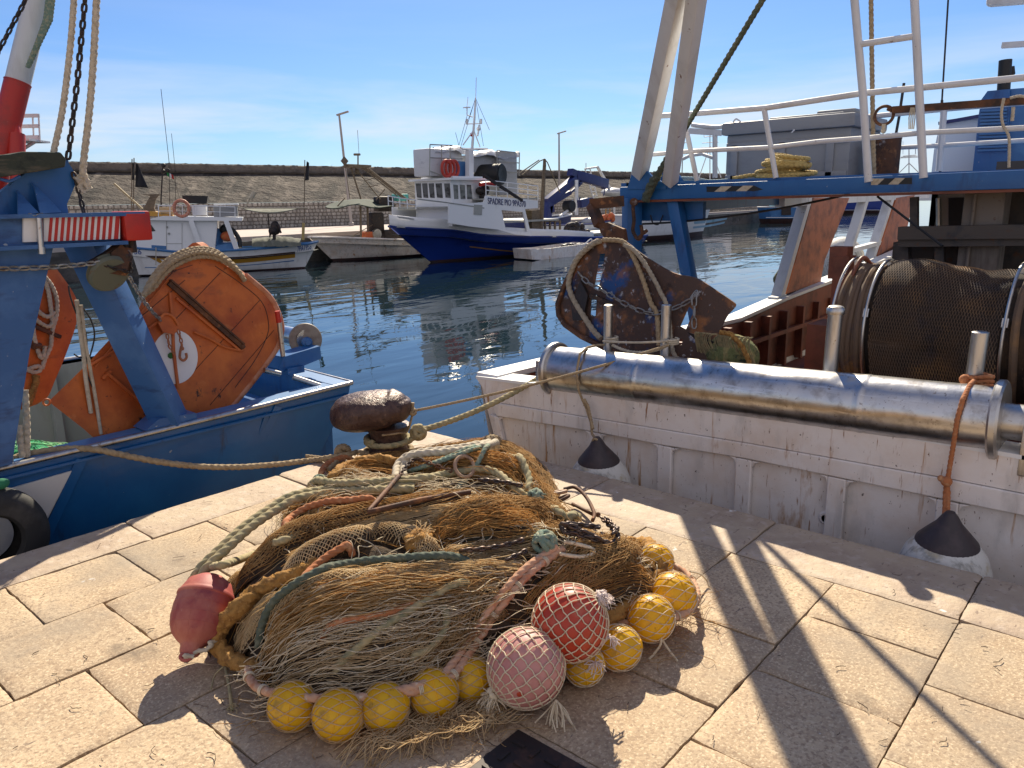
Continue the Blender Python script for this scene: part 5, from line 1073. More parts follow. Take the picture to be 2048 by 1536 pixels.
    mb = MB(); mb.plate([Pv(x, y, 4.41) for x, y in [(177, 526), (236, 492), (266, 497), (262, 540), (252, 552), (214, 546)]], (0, .05, 0)); mb.plate([Pv(x, y, 4.395) for x, y in [(222, 505), (244, 488), (262, 512), (254, 545), (226, 540)]], (0, .1, 0)); mb.build('cheek', m_rust, root, smooth=False)
    mb = MB(); c = Pv(216, 545, 4.45); mb.rev([(.02, -.035), (.10, -.03), (.112, -.012), (.095, 0), (.112, .012), (.10, .03), (.02, .035)], c, (.1, -1, -.55), 32); mb.build('sheave', mat('grey_green_paint', (.11, .12, .09), [(RUST, 9, .58, .64)], .6), root)
    mb = MB(); mb.tube([Pv(250, 478, 4.44), Pv(252, 500, 4.44)], .022, 10); mb.tube([Pv(262, 478, 4.44), Pv(266, 505, 4.44)], .024, 10); mb.sphere(Pv(252, 512, 4.42), .03, 10); mb.build('shackle', m_dark, root)
    mb = MB(); mb.chain([Pv(256, 520, 4.40), Pv(265, 530, 4.40), Pv(262, 546, 4.40), Pv(246, 541, 4.39), Pv(226, 537, 4.39), Pv(206, 528, 4.39)], .035, .0045); mb.build('safety_chain', m_dark, root)
    mb = MB(); mb.chain(sag(Pv(-90, 536, 4.41), Pv(207, 524, 4.40), .015, 12), .058, .0062); tag(mb.build('steel_chain', m_chain), 'steel chain stretched across the blue gallows to the pulley', 'chain')
    mb = MB(); mb.chain(sag(Pv(257, 552, 4.44), h(322, 640), .03, 12), .048, .0058); tag(mb.build('steel_chain', m_chain), 'steel chain from the pulley down to the orange board lug', 'chain')
    # ropes and chains from above
    mb = MB(); mb.rope(smooth_pts([Pv(152, -60, 4.5), Pv(148, 0, 4.5), Pv(140, 100, 4.5), Pv(125, 220, 4.5), Pv(107, 305, 4.5)], 6), .0165, n=9); tag(mb.build('hanging_rope', m_cream), 'cream rope left of the vertical black chain above the gallows', 'rope')
    mb = MB(); mb.rope(smooth_pts([Pv(195, -60, 4.47), Pv(193, 0, 4.47), Pv(187, 120, 4.47), Pv(178, 230, 4.47), Pv(168, 315, 4.47), Pv(165, 355, 4.47)], 6), .0185, n=9); mb.rope([Pv(165, 348, 4.47), Pv(172, 364, 4.47), Pv(178, 378, 4.47)], .02, fuzz=.6); mb.rope([Pv(165, 350, 4.47), Pv(160, 372, 4.47), Pv(168, 386, 4.47)], .014, fuzz=.6); mb.rope([Pv(152, 362, 4.47), Pv(168, 354, 4.47)], .02, fuzz=.5); tag(mb.build('hanging_rope', m_cream), 'cream rope with a frayed knot right of the vertical black chain', 'rope')
    mb = MB(); mb.chain([Pv(172, -60, 4.49), Pv(170, 0, 4.49), Pv(155, 160, 4.49), Pv(136, 318, 4.49)], .058, .0072); tag(mb.build('dark_chain', m_dark), 'long dark chain hanging between two cream ropes', 'chain')
    mb = MB(); mb.chain([Pv(146, 345, 4.48), Pv(154, 368, 4.48), Pv(162, 400, 4.48), Pv(168, 428, 4.48)], .05, .006); tag(mb.build('dark_chain', m_dark), 'short dark chain beside the blue gallows head plate', 'chain')
    mb = MB(); mb.chain([Pd(78, -60, 7.4), Pd(46, 10, 7.4), Pd(-6, 108, 7.4), Pd(-40, 170, 7.4)], .085, .010); tag(mb.build('dark_chain', m_dark), 'slanting dark chain in the top left corner of the sky', 'chain')
    mb = MB(); mb.chain([Pv(57, 428, 4.36), Pv(70, 431, 4.35), Pv(86, 427, 4.36)], .022, .0025); tag(mb.build('small_chain', m_chain), 'small chain lying on the cross beam below the fins', 'chain')
    # green net and ropes on the deck
    def nf(s, t):
        x = .55 + 1.55 * s; y = 4.66 + 1.0 * t; e = math.sin(math.pi * min(1, max(0, s))) ** .5 * math.sin(math.pi * min(1, max(0, t))) ** .45
        return Vector((x, y, -.43 + .66 * e + .05 * noise.noise(Vector((x * 4, y * 4, 1))) * e + .02 * noise.noise(Vector((x * 14, y * 14, 3))) * e))
    mb = MB(); mb.grid(nf, 50, 36); gn = mb.build('green_net', m_gnet, angle=180); tag(gn, 'bright green net heaped on the deck of the blue trawler', 'net')
    mb = MB(); rr = random.Random(2)
    for k in range(160):
        s, t = rr.random(), rr.random(); pts = []; a = rr.uniform(0, 6.28)
        for j in range(8): pts.append(nf(min(1, max(0, s)), min(1, max(0, t))) + Vector((0, 0, .008))); s += .035 * math.cos(a); t += .05 * math.sin(a); a += rr.uniform(-.7, .7)
        mb.tube(pts, .003, 3, cap=False)
    mb.build('loose_twine', mat('light_green_twine', (.18, .45, .22), [((.5, .5, .3), 12, .55, .65)], .9), gn)
    mb = MB(); mb.rope([Pv(50, 780, 4.60), Pv(54, 850, 4.58), Pv(54, 915, 4.54)], .018, n=8); mb.rope([Pv(38, 850, 4.57), Pv(40, 880, 4.55), Pv(46, 915, 4.53)], .018, n=8); tag(mb.build('hanging_rope', m_cream), 'doubled cream rope hanging in front of the green net', 'rope')
    mb = MB(); mb.rope([Pv(-40, 960, 4.46), Pv(0, 932, 4.50), Pv(22, 918, 4.55)], .020); tag(mb.build('rope_end', m_cream), 'cream rope end lying on the gunwale at the left edge', 'rope')
    # tyre fender
    root = thing('tyre_fender', Pv(-22, 1170, 4.30), 'black tyre fender hanging on the blue hull', 'tyre'); c = Pv(-22, 1080, 4.32)
    prof = [(.125, -.06), (.14, -.085), (.19, -.09), (.235, -.075), (.262, -.045), (.268, 0), (.262, .045), (.235, .075), (.19, .09), (.14, .085), (.125, .06)]
    mb = MB(); mb.rev(prof, c, (.0, -1, .05), 48, caps=False); mb.build('tyre', m_rubber, root)
    mb = MB(); mb.tube([c + Vector((.02, -.02, .24)), c + Vector((.06, .06, .36)), c + Vector((.08, .12, .48))], .012, 8); mb.sphere(c + Vector((.085, -.02, .275)), .035, 10, (1.2, .8, .8)); mb.build('green_lashing', mat('green_cord', (.02, .16, .08), [], .9), root)
left_gear()

# ================================================================== NET HEAP ON THE QUAY
FOOT = [Pz(x, y, 0).xy for x, y in [(455, 1318), (520, 1392), (575, 1430), (660, 1452), (760, 1445), (880, 1420), (980, 1395), (1090, 1385), (1200, 1330), (1290, 1290), (1360, 1240)]] + [Vector(p) for p in [(2.52, 1.36), (2.64, 1.60), (2.76, 1.95), (2.88, 2.30), (2.90, 2.62), (2.72, 2.90), (2.45, 3.06), (2.15, 3.08), (1.85, 2.98), (1.55, 2.82), (1.28, 2.62), (1.12, 2.50)]]
def _pile(u, v):
    p = (u, v); d = 9.0; n = len(FOOT)
    for i in range(n):
        a, b = FOOT[i], FOOT[(i + 1) % n]; ab = b - a; t = max(0, min(1, ((u - a.x) * ab.x + (v - a.y) * ab.y) / ab.length_squared))
        d = min(d, math.hypot(u - a.x - ab.x * t, v - a.y - ab.y * t))
    if not inside(p, FOOT): return -0.02
    f = .7526 * u + .6586 * v; r = .6586 * u - .7526 * v
    hm = .30 + .14 * max(0, min(1, (f - 2.15) / 1.1))
    z = hm * (1 - math.exp(-d / .105))
    k = 1 - math.exp(-d / .10)
    z += k * (.085 * noise.noise(Vector((f * 4.2 + r * .6, r * 1.6, 2.2))) + .045 * noise.noise(Vector((f * 7.5, r * 4.0, 8.1))) + .010 * noise.noise(Vector((u * 19, v * 19, 5))))
    return max(min(z, cap_z(u, v, z)), -0.01)
GU0, GV0, GS, GN = .75, .9, .022, 125
SIL = [(330, 1160), (380, 1150), (480, 1062), (560, 1004), (640, 946), (700, 930), (790, 920), (860, 914), (930, 908), (985, 900), (1040, 930), (1090, 985), (1130, 1036), (1200, 1066), (1250, 1098), (1320, 1120), (1395, 1190), (1450, 1300)]
CT = CR.transposed()
def cap_z(u, v, z):
    # the heap stays below its skyline
    for _ in range(3):
        q = CT @ (Vector((u, v, z)) - EYE); px, py = 1024 - FPX * q.x / q.z, 768 + FPX * q.y / q.z
        s_ = lerp_list(SIL, px)
        if py >= s_ + 8: break
        z -= (s_ + 8 - py) * -q.z / FPX * 1.03
    return z
def lerp_list(tab, s):
    if s <= tab[0][0]: return tab[0][1]
    for (a, x), (b, y) in zip(tab, tab[1:]):
        if s <= b: return x + (y - x) * (s - a) / (b - a)
    return tab[-1][1]
PG = [[_pile(GU0 + i * GS, GV0 + j * GS) for i in range(GN + 1)] for j in range(GN + 1)]
def pile(u, v):
    x, y = (u - GU0) / GS, (v - GV0) / GS
    if x < 0 or y < 0 or x >= GN or y >= GN: return 0.0
    i, j = int(x), int(y); a, b = x - i, y - j
    return max(0.0, (PG[j][i] * (1 - a) + PG[j][i + 1] * a) * (1 - b) + (PG[j + 1][i] * (1 - a) + PG[j + 1][i + 1] * a) * b)
def onpile(px, py, lift=0.0):
    r = ray(px, py); r = r / math.hypot(r.x, r.y); t = 1.2; prev = t
    while t < 7:
        p = EYE + r * t
        if p.z <= pile(p.x, p.y) + .002:
            lo, hi = prev, t
            for _ in range(9):
                m = (lo + hi) / 2; p = EYE + r * m
                if p.z <= pile(p.x, p.y) + .002: hi = m
                else: lo = m
            p = EYE + r * hi; p.z += lift; return p
        prev = t; t += .02
    return Pz(px, py, lift)
def path(pts, lift=0.0, step=.02, k=6):
    P = [onpile(p.x, p.y) for p in pl(pts, k)]
    P = resample(P, step); Q = []
    for i in range(len(P)):       # a draped path is smoother than the heap below it
        w = P[max(0, i - 3):i + 4]; c = sum(w, Vector()) / len(w); Q.append(Vector((c.x, c.y, max(c.z, pile(c.x, c.y)) + lift)))
    return Q

NET = thing('fishing_net', (2.1, 2.1, 0), 'big heap of brown fishing net and twine piled on the quay paving', 'fishing net')
rn = random.Random(21)
def net_heap():
    mb = MB(); st = 2; n = GN
    idx = {}; vs = []; fs = []
    for j in range(n + 1):
        for i in range(n + 1):
            if PG[j][i] > -.015: idx[(i, j)] = len(vs); vs.append((GU0 + i * GS, GV0 + j * GS, PG[j][i] - .012))
    for j in range(n):
        for i in range(n):
            q = [(i, j), (i + 1, j), (i + 1, j + 1), (i, j + 1)]
            if all(k in idx for k in q): fs.append([idx[k] for k in q])
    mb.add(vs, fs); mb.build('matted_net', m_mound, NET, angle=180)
net_heap()

def fold(pts, W, H, n, m, name, r=.0012, core=m_mound, wig=.006, stray=.12, mesh=0, hmin=.55, spread=None, lift=0.0, sides=3):
    """a fold of net: a raised ridge along a path with many twine strands over it; mesh>0 weaves diamonds instead"""
    P = path(pts, 0, .018); M = len(P)
    T = [(P[min(i + 1, M - 1)] - P[max(i - 1, 0)]) for i in range(M)]
    L = []
    for t in T: l = Vector((t.y, -t.x, 0)); L.append(l.normalized())
    ends = lambda s: min(1, (s * 7) ** .6, ((1 - s) * 7) ** .6)
    ws = spread or (lambda s: 1.0)
    def at(i, w, up):
        s = i / (M - 1); q = P[i] + L[i] * (w * W * ws(s)); base = max(pile(q.x, q.y), 0) * .55 + max(P[i].z - .25 * abs(w) * W, 0) * .45
        q.z = max(base, pile(q.x, q.y) - .01) + lift + H * ends(s) * math.sqrt(max(0, 1 - min(1, w * w))) * up
        return q
    if core:
        mb = MB(); mb.grid(lambda a, b: at(min(M - 1, int(round(a * (M - 1)))), -1.05 + 2.1 * b, .90) - Vector((0, 0, .007)), M - 1, 14); c = mb.build(name + '_core', core, NET, angle=180)
    mb = MB()
    if mesh:
        for sg in (1, -1):
            k = -int(M * .9 / mesh) - int(40)
            for k in range(-60, 61):
                pt = []
                for i in range(0, M):
                    w = -1 + (k * 2.0 / mesh) + sg * i * .018 / W * .62 + .16 * noise.noise(Vector((i * .11, W * 50, 4))) + .08 * noise.noise(Vector((i * .4, k * .7, 4)))
                    if -1.02 <= w <= 1.02:
                        q = at(i, w, 1.0); z = .0035 * noise.noise(q * 30); pt.append(q + Vector((z, z, .004 + z)))
                    else:
                        if len(pt) > 1: mb.tube(pt, r, sides, cap=False)
                        pt = []
                if len(pt) > 1: mb.tube(pt, r, sides, cap=False)
    else:
        for _ in range(n):
            w0 = rn.uniform(-1, 1); up = rn.uniform(hmin, 1.06); i0 = int(rn.random() * M * .35) if rn.random() < .6 else 0; i1 = M - int(rn.random() * M * .35) if rn.random() < .6 else M
            if i1 - i0 < 5: continue
            sd = rn.uniform(0, 500); pt = []; st = rn.random() < stray; ph = rn.choice((-1, 1)); amp = wig * (rn.uniform(1.5, 4) if st else rn.uniform(.4, 1.3)); dr = rn.uniform(-.25, .25)
            for i in range(i0, i1):
                s = (i - i0) / max(1, i1 - i0 - 1); w = w0 + dr * (s - .5) + .10 * noise.noise(Vector((i * .07, sd, 0)))
                q = at(i, max(-1.25, min(1.25, w)), up)
                q.x += 1.5 * amp * noise.noise(Vector((i * .15, sd, 1))); q.y += 1.5 * amp * noise.noise(Vector((i * .15, sd, 7))); q.z += .003 + (abs(amp) * 1.2 if st else amp * .5) * (noise.noise(Vector((i * .13, sd, 13))) + .3)
                if not st: q += L[i] * (.0055 * ph * (abs((i * .018 / .075) % 2 - 1) * 2 - 1))
                pt.append(q)
            mb.tube(pt, r * rn.uniform(.8, 1.25), sides, cap=False)
    return mb.build(name, m, NET, angle=180)

fold([(462, 1190), (525, 1122), (590, 1072), (720, 1038), (850, 1012), (985, 985)], 0.068, 0.050, 60, m_net, 'brown_net_fold', stray=.25)
fold([(462, 1190), (525, 1122), (590, 1072), (720, 1038), (850, 1012), (960, 985)], 0.066, 0.054, 0, m_net, 'brown_net_mesh', r=.0016, core=None, mesh=11, lift=.003)
fold([(560, 1135), (640, 1098), (720, 1068), (800, 1048), (905, 1030), (1010, 1020)], 0.042, 0.043, 120, m_netl, 'pale_net_fold', wig=.004)
fold([(560, 1190), (590, 1140), (650, 1100), (720, 1080), (790, 1075), (842, 1092), (872, 1120)], 0.050, 0.056, 0, m_netl, 'diamond_net_fold', r=.0018, mesh=9, core=m_mound, sides=5)
fold([(465, 1300), (520, 1240), (600, 1190), (700, 1168), (820, 1160), (950, 1150), (1070, 1138)], 0.052, 0.050, 170, m_netl, 'pale_twine_fold', wig=.006, stray=.22)
fold([(520, 1330), (575, 1265), (650, 1222), (760, 1198), (870, 1190), (985, 1172)], 0.060, 0.056, 190, m_neto, 'orange_twine_fold', wig=.007, stray=.25)
fold([(520, 1330), (575, 1270), (650, 1228), (760, 1205), (870, 1195), (985, 1178)], 0.064, 0.065, 90, m_netl, 'pale_twine_fold', core=None, wig=.009, stray=.35)
fold([(850, 1068), (920, 1036), (1000, 1020), (1070, 1022), (1135, 1048)], 0.068, 0.044, 190, m_net, 'brown_tangle', wig=.010, stray=.5)
fold([(860, 1090), (930, 1060), (1000, 1052), (1080, 1058)], 0.056, 0.037, 120, m_neto, 'orange_tangle', wig=.012, stray=.6)
fold([(870, 1120), (950, 1112), (1040, 1100), (1110, 1080)], 0.044, 0.037, 110, m_netl, 'pale_tangle', wig=.006, stray=.3)
fold([(720, 935), (800, 925), (880, 912), (985, 898), (1050, 930), (1086, 985), (1092, 1010)], 0.080, 0.062, 230, m_net, 'brown_back_fold', wig=.008, stray=.3)
fold([(860, 940), (940, 930), (1010, 935), (1050, 960), (1070, 1000)], 0.088, 0.037, 150, m_neto, 'orange_back_fold', wig=.012, stray=.5)
fold([(1100, 1180), (1150, 1145), (1210, 1120), (1270, 1100), (1310, 1110)], 0.068, 0.050, 190, m_net, 'brown_right_fold', wig=.009, stray=.4)
fold([(1060, 1260), (1110, 1200), (1180, 1160), (1250, 1140), (1300, 1150)], 0.056, 0.037, 120, m_neto, 'orange_right_fold', wig=.008, stray=.3)
fold([(760, 1330), (830, 1290), (900, 1240), (960, 1200), (1020, 1180)], 0.088, 0.037, 150, m_net, 'brown_middle_fold', wig=.010, stray=.5)
fold([(540, 1350), (640, 1310), (760, 1290), (870, 1260), (960, 1240)], 0.096, 0.037, 150, m_netl, 'pale_front_fold', wig=.010, stray=.5)
fold([(560, 1030), (650, 1000), (740, 985), (840, 965), (900, 955)], 0.072, 0.025, 130, m_net, 'brown_left_fold', wig=.009, stray=.3)
fold([(590, 1075), (625, 1020), (670, 975), (730, 935), (790, 915)], .07, .03, 150, m_net, 'brown_edge_fold', wig=.009, stray=.4)
fold([(1040, 985), (1075, 1010), (1100, 1040), (1150, 1075)], .09, .03, 140, m_net, 'brown_shoulder_fold', wig=.010, stray=.5)
fold([(660, 960), (720, 945), (790, 950), (850, 965)], 0.072, 0.037, 110, m_neto, 'ochre_left_fold', wig=.008, stray=.4)

fold([(500, 1330), (590, 1262), (700, 1225), (830, 1205), (960, 1185), (1050, 1160)], .17, .02, 60, m_wcord, 'long_twine', core=None, wig=.011, stray=1.0, lift=.012, r=.0014)
fold([(530, 1370), (640, 1330), (760, 1300), (880, 1270), (970, 1235)], .15, .02, 45, m_wcord, 'long_twine', core=None, wig=.012, stray=1.0, lift=.010, r=.0014)
fold([(600, 1000), (720, 985), (860, 985), (1000, 990), (1060, 1010)], .16, .02, 40, m_wcord, 'long_twine', core=None, wig=.012, stray=1.0, lift=.010, r=.0012)
for pts_, W_, H_, m_, me_ in (
    ([(850, 1062), (920, 1032), (1000, 1016), (1070, 1020), (1130, 1048)], .075, .045, m_net, 11), ([(730, 940), (800, 930), (880, 918), (985, 905), (1045, 935), (1080, 985)], .08, .055, m_net, 12),
    ([(1100, 1182), (1150, 1147), (1210, 1120), (1270, 1102), (1308, 1112)], .070, .052, m_net, 10), ([(760, 1326), (830, 1286), (900, 1238), (960, 1200), (1015, 1182)], .075, .035, m_netl, 11), ([(580, 1022), (650, 998), (740, 982), (840, 964)], .07, .030, m_neto, 11), ([(480, 1290), (540, 1228), (610, 1188), (700, 1170), (800, 1163)], .055, .050, m_netl, 9)):
    fold(pts_, W_, H_, 0, m_, 'draped_mesh', r=.0015, core=None, mesh=me_, lift=.004)
def matting():
    # short flowing strands over the whole heap so no bare mound shows
    for nm, m, cnt, sd0 in (('net_matting', m_net, 1500, 0), ('pale_matting', m_netl, 500, 40), ('orange_matting', m_neto, 500, 80)):
        mb = MB(); k = 0
        while k < cnt:
            u, v = rn.uniform(1.05, 3.2), rn.uniform(1.25, 3.35)
            if pile(u, v) < .04 or (.7526 * u + .6586 * v < 2.72 and rn.random() < .9): continue
            k += 1; pts = []; a0 = -.15 + 1.3 * noise.noise(Vector((u * 1.7, v * 1.7, sd0))); h = rn.uniform(.001, .014); sd = rn.uniform(0, 99)
            for i in range(rn.randint(8, 18)):
                pts.append(Vector((u, v, pile(u, v) + h + .006 * noise.noise(Vector((i * .5, sd, 1)))))); a = a0 + .7 * noise.noise(Vector((u * 6, v * 6, sd0 + sd * .02)))
                u += .018 * math.cos(a - .75); v += .018 * math.sin(a - .75)
                if pile(u, v) < .015: break
            if len(pts) > 3: mb.tube(pts, rn.uniform(.0010, .0016), 3, cap=False)
        mb.build(nm, m, NET, angle=180)
matting()
def loose():
    mb = MB()
    for k in range(430):
        x, y = rn.choice([(rn.uniform(500, 960), rn.uniform(1190, 1380)), (rn.uniform(500, 1000), rn.uniform(1170, 1385)), (rn.uniform(520, 980), rn.uniform(1230, 1385)), (rn.uniform(850, 1180), rn.uniform(990, 1130)), (rn.uniform(1080, 1330), rn.uniform(1090, 1230)), (rn.uniform(580, 1080), rn.uniform(910, 1130))])
        a = rn.choice([rn.uniform(-.7, .1), rn.uniform(-.5, .0), rn.uniform(0, 6.28)]); L = rn.uniform(60, 240); n = 16; pts = []; sd = rn.uniform(0, 900); hop = rn.uniform(.002, .034); cv = rn.choice((.4, .6, 1.5, 2.2)); om = rn.uniform(.004, .02)
        if pile(*onpile(x, y).xy) < .05: continue
        for i in range(n):
            p = onpile(x, y)
            if i and (p - pts[-1]).length > .09: break
            p.z += .010 + hop * (.5 + .5 * math.sin(i * .8 + sd)); pts.append(p)
            a += cv * noise.noise(Vector((i * .22, sd, 3))); x += L / n * math.cos(a); y += L / n * math.sin(a) * .8
        if len(pts) > 4: mb.tube(smooth_pts(pts, 3), rn.uniform(.0013, .0022), 4, cap=False)
    o = mb.build('loose_twine', m_wcord, NET, angle=180)
    mb = MB()
    for k in range(150):      # comb of twine spilling in front
        s = rn.random(); j = rn.uniform(-26, 26); d0 = Pz(775 + 260 * s + j, 1455 - 48 * s + j, .055); a = Pz(748 + 262 * s + j, 1474 - 52 * s + j, .05 + rn.uniform(-.01, .015)); b = Pz(706 + 262 * s + rn.uniform(-60, 60), 1530 - 80 * s + rn.uniform(-34, 18), .006); c = a.lerp(b, .45) + Vector((rn.uniform(-.015, .015), rn.uniform(-.015, .015), rn.uniform(.01, .035)))
        mb.tube(smooth_pts([d0, a, c, b, b + Vector((rn.uniform(-.01, .05), rn.uniform(-.02, .03), -.002))], 5), rn.uniform(.001, .0016), 4, cap=False)
    mb.build('spilled_twine', m_netl, NET, angle=180)
    mb = MB()
    for k in range(170):
        s = rn.random(); x, y = rn.choice([(rn.uniform(640, 1010), rn.uniform(1425, 1470)), (rn.uniform(500, 640), rn.uniform(1370, 1440)), (rn.uniform(1220, 1400), rn.uniform(1200, 1310))]); pts = []; a = rn.uniform(0, 6.28)
        for i in range(12): pts.append(Pz(x, y, .006 + .02 * abs(math.sin(i * .6 + k)))); a += rn.uniform(-.6, .6); x += 9 * math.cos(a); y += 5 * math.sin(a)
        mb.tube(pts, .0010, 3, cap=False)
    mb.build('ground_twine', m_net, NET, angle=180)
loose()

def rope_thing(name, px, r, m, label, lift=.02, cat='rope', fuzz=0.0, n=18, doubled=0.0, lobes=3, pts3=None, group=None, extra=None):
    mb = MB(); P = pts3 or path(px, lift + r * .35 + .010, r * 1.2)
    if px:         # both ends dive under the twine
        m_ = len(P) - 1
        for i, p in enumerate(P): s_ = min(i, m_ - i) / max(1, m_); p.z = max(.012, p.z - .05 * max(0, 1 - s_ / .14) ** 1.5 - .010 * max(0, noise.noise(p * 7)))
    mb.rope(P, r, lobes=lobes, n=n, fuzz=fuzz)
    if doubled:
        Q = []
        for i, p in enumerate(P):
            t = P[min(i + 1, len(P) - 1)] - P[max(i - 1, 0)]; l = Vector((t.y, -t.x, 0)).normalized(); Q.append(p + l * doubled + Vector((0, 0, .004 * math.sin(i * .15))))
        mb.rope(Q, r * .97, lobes=lobes, n=n, fuzz=fuzz)
    if extra: extra(mb)
    return tag(mb.build(name, m, angle=180), label, cat, group)
def knot(mb, c, r, k=8, rr=.007, sd=0):
    q = random.Random(sd); c = Vector(c)
    for _ in range(k):
        a = Vector((q.uniform(-1, 1), q.uniform(-1, 1), q.uniform(-1, 1))).normalized(); b = a.orthogonal().normalized(); d = a.cross(b)
        mb.rope([c + (b * math.cos(t) + d * math.sin(t)) * r * q.uniform(.9, 1.05) + a * r * .3 * math.sin(t * .5) for t in [2 * math.pi * j / 16 for j in range(17)]], rr, n=8)
def tuft(mb, c, L, k, r, sd=0, down=.3, dirv=None):
    q = random.Random(sd); c = Vector(c)
    for _ in range(k):
        d = Vector((q.uniform(-1, 1), q.uniform(-1, 1), q.uniform(-.6, .9)))
        if dirv: d = d * .6 + Vector(dirv)
        d.normalize(); l = L * q.uniform(.5, 1.1); e = c + d * l; e.z = max(.004, e.z - down * l)
        mb.tube(smooth_pts([c, c.lerp(e, .5) + Vector((q.uniform(-.01, .01), q.uniform(-.01, .01), q.uniform(0, .012))), e], 4), r, 4, cap=False)

def net_ropes():
    G = 'ropes in the net heap'
    rope_thing('green_rope', None, .019, m_green, 'doubled grey green rope looping down the left edge of the heap to the maroon buoy', doubled=.034, pts3=smooth_pts([Pz(*q) for q in [(384, 1172, .22), (398, 1140, .27), (440, 1098, .32), (490, 1052, .365), (548, 1012, .40), (590, 990, .42)]] + [onpile(x, y, .03) for x, y in [(660, 992), (740, 988), (830, 987)]], 6))
    rope_thing('green_rope', None, .016, m_green, 'grey green rope end bent over the top of the maroon buoy', pts3=smooth_pts([Pz(*q) for q in [(376, 1172, .21), (392, 1150, .25), (420, 1135, .28), (460, 1126, .31)]] + [onpile(x, y, .02) for x, y in [(512, 1114), (545, 1098), (600, 1080)]], 6))
    rope_thing('green_rope', [(585, 992), (640, 985), (700, 990), (780, 985), (850, 978), (905, 968), (980, 958), (1040, 1000), (1095, 1012)], .018, m_green, 'grey green rope crossing the net heap under the iron triangle', .035)
    rope_thing('pale_rope', [(792, 968), (798, 948), (820, 936), (880, 926), (940, 920), (985, 908)], .019, m_cream, 'thick pale rope bend behind the iron triangle on the net heap', .05, doubled=.032)
    rope_thing('teal_rope', [(815, 950), (870, 945), (920, 930), (985, 905)], .011, m_teal, 'thin teal rope running to the knot at the top of the net heap', .05, doubled=.022)
    rope_thing('teal_rope', [(985, 905), (965, 935), (945, 965), (915, 985)], .011, m_teal, 'short teal rope hanging forward from the knot at the top of the net heap', .05)
    rope_thing('green_rope', [(1000, 912), (1030, 930), (1050, 955), (1060, 985), (1048, 1005)], .018, m_green, 'green rope curving round the back right of the net heap', .04)
    rope_thing('orange_rope', [(640, 965), (652, 945), (676, 932), (715, 922)], .020, m_orope, 'thick orange rope near the bollard at the back of the net heap', .03)
    rope_thing('orange_rope', [(560, 1085), (590, 1048), (640, 1025), (700, 1018), (770, 1010)], .015, m_orope, 'orange rope beside the left green rope on the net heap', .028)
    rope_thing('orange_rope', [(600, 1195), (625, 1165), (660, 1135), (690, 1115), (720, 1105)], .015, m_orope, 'orange rope below the fold of diamond mesh', .035)
    rope_thing('orange_rope', [(630, 1290), (680, 1272), (740, 1260), (790, 1248), (840, 1222), (900, 1205)], .013, m_orope, 'orange rope half buried in the middle of the pale twine', .034)
    rope_thing('dark_green_rope', [(515, 1320), (520, 1290), (548, 1240), (600, 1200), (660, 1170), (740, 1155), (850, 1148), (960, 1142)], .015, m_dgreen, 'dark green rope curving through the net heap under the diamond mesh', .052)
    rope_thing('green_rope', [(652, 1378), (690, 1350), (740, 1310), (790, 1270), (850, 1230), (910, 1200), (960, 1180)], .014, m_green, 'grey green rope rising through the pale twine from the yellow floats', .044)
    rope_thing('green_rope', [(805, 1345), (850, 1340), (880, 1310), (900, 1270), (890, 1240), (868, 1235)], .013, m_green, 'grey green rope hook in the loose twine left of the pink buoy', .044)
    rope_thing('green_rope', [(1090, 1010), (1120, 1050), (1140, 1062), (1160, 1040), (1150, 1030)], .019, m_green, 'green rope knotted by the chain on the net heap', .03)
    # head rope above the floats
    front = [(496, 1338, .10), (500, 1358, .10), (520, 1378, .105), (565, 1390, .115), (620, 1396, .12), (680, 1396, .122), (740, 1394, .122), (800, 1388, .122), (860, 1374, .124), (905, 1352, .13)]
    P = [Pz(*q) for q in front] + [onpile(x, y, .03) for x, y in [(945, 1315), (968, 1280), (995, 1240), (1030, 1195), (1068, 1155), (1105, 1128), (1128, 1112)]]
    P = smooth_pts(P, 8); P2 = [p + Vector((.012, .016, .012)) for p in P[int(len(P) * .38):]]
    def lash(mb):
        for i in range(6, len(P) - 4, 11):
            c = P[i]; t = (P[i + 1] - P[i - 1]).normalized(); b = t.orthogonal().normalized(); d = t.cross(b)
            for k in range(3): mb.tube([c + t * (k * .005) + (b * math.cos(a) + d * math.sin(a)) * .0175 for a in [2 * math.pi * j / 12 for j in range(12)]], .0022, 4, closed=True)
    mb = MB(); mb.rope(P, .0145); mb.rope([p + Vector((-.020, .018, .010)) for p in P[int(len(P) * .42):]], .0145)
    hr = tag(mb.build('head_rope', m_prope, angle=180), 'faded orange head rope laid over the yellow floats at the front of the net heap', 'rope'); mb = MB(); lash(mb); mb.build('lashing', m_wcord, hr)
    R_ = smooth_pts([Pz(*q) for q in [(1185, 1236, .10), (1215, 1242, .10), (1260, 1246, .10), (1300, 1245, .10), (1345, 1236, .10), (1378, 1220, .095), (1394, 1195, .085), (1390, 1172, .08), (1375, 1150, .08), (1350, 1133, .09), (1322, 1124, .10)]], 8)
    mb = MB(); mb.rope(R_, .0145); hr = tag(mb.build('head_rope', m_prope, angle=180), 'faded orange rope looped round the yellow floats at the right end of the heap', 'rope')
    mb = MB(); P_ = P; 
    for i in range(8, len(R_) - 4, 13):
        c = R_[i]; t = (R_[i + 1] - R_[i - 1]).normalized(); b = t.orthogonal().normalized(); d = t.cross(b); mb.tube([c + (b * math.cos(a) + d * math.sin(a)) * .0175 for a in [2 * math.pi * j / 12 for j in range(12)]], .0025, 4, closed=True)
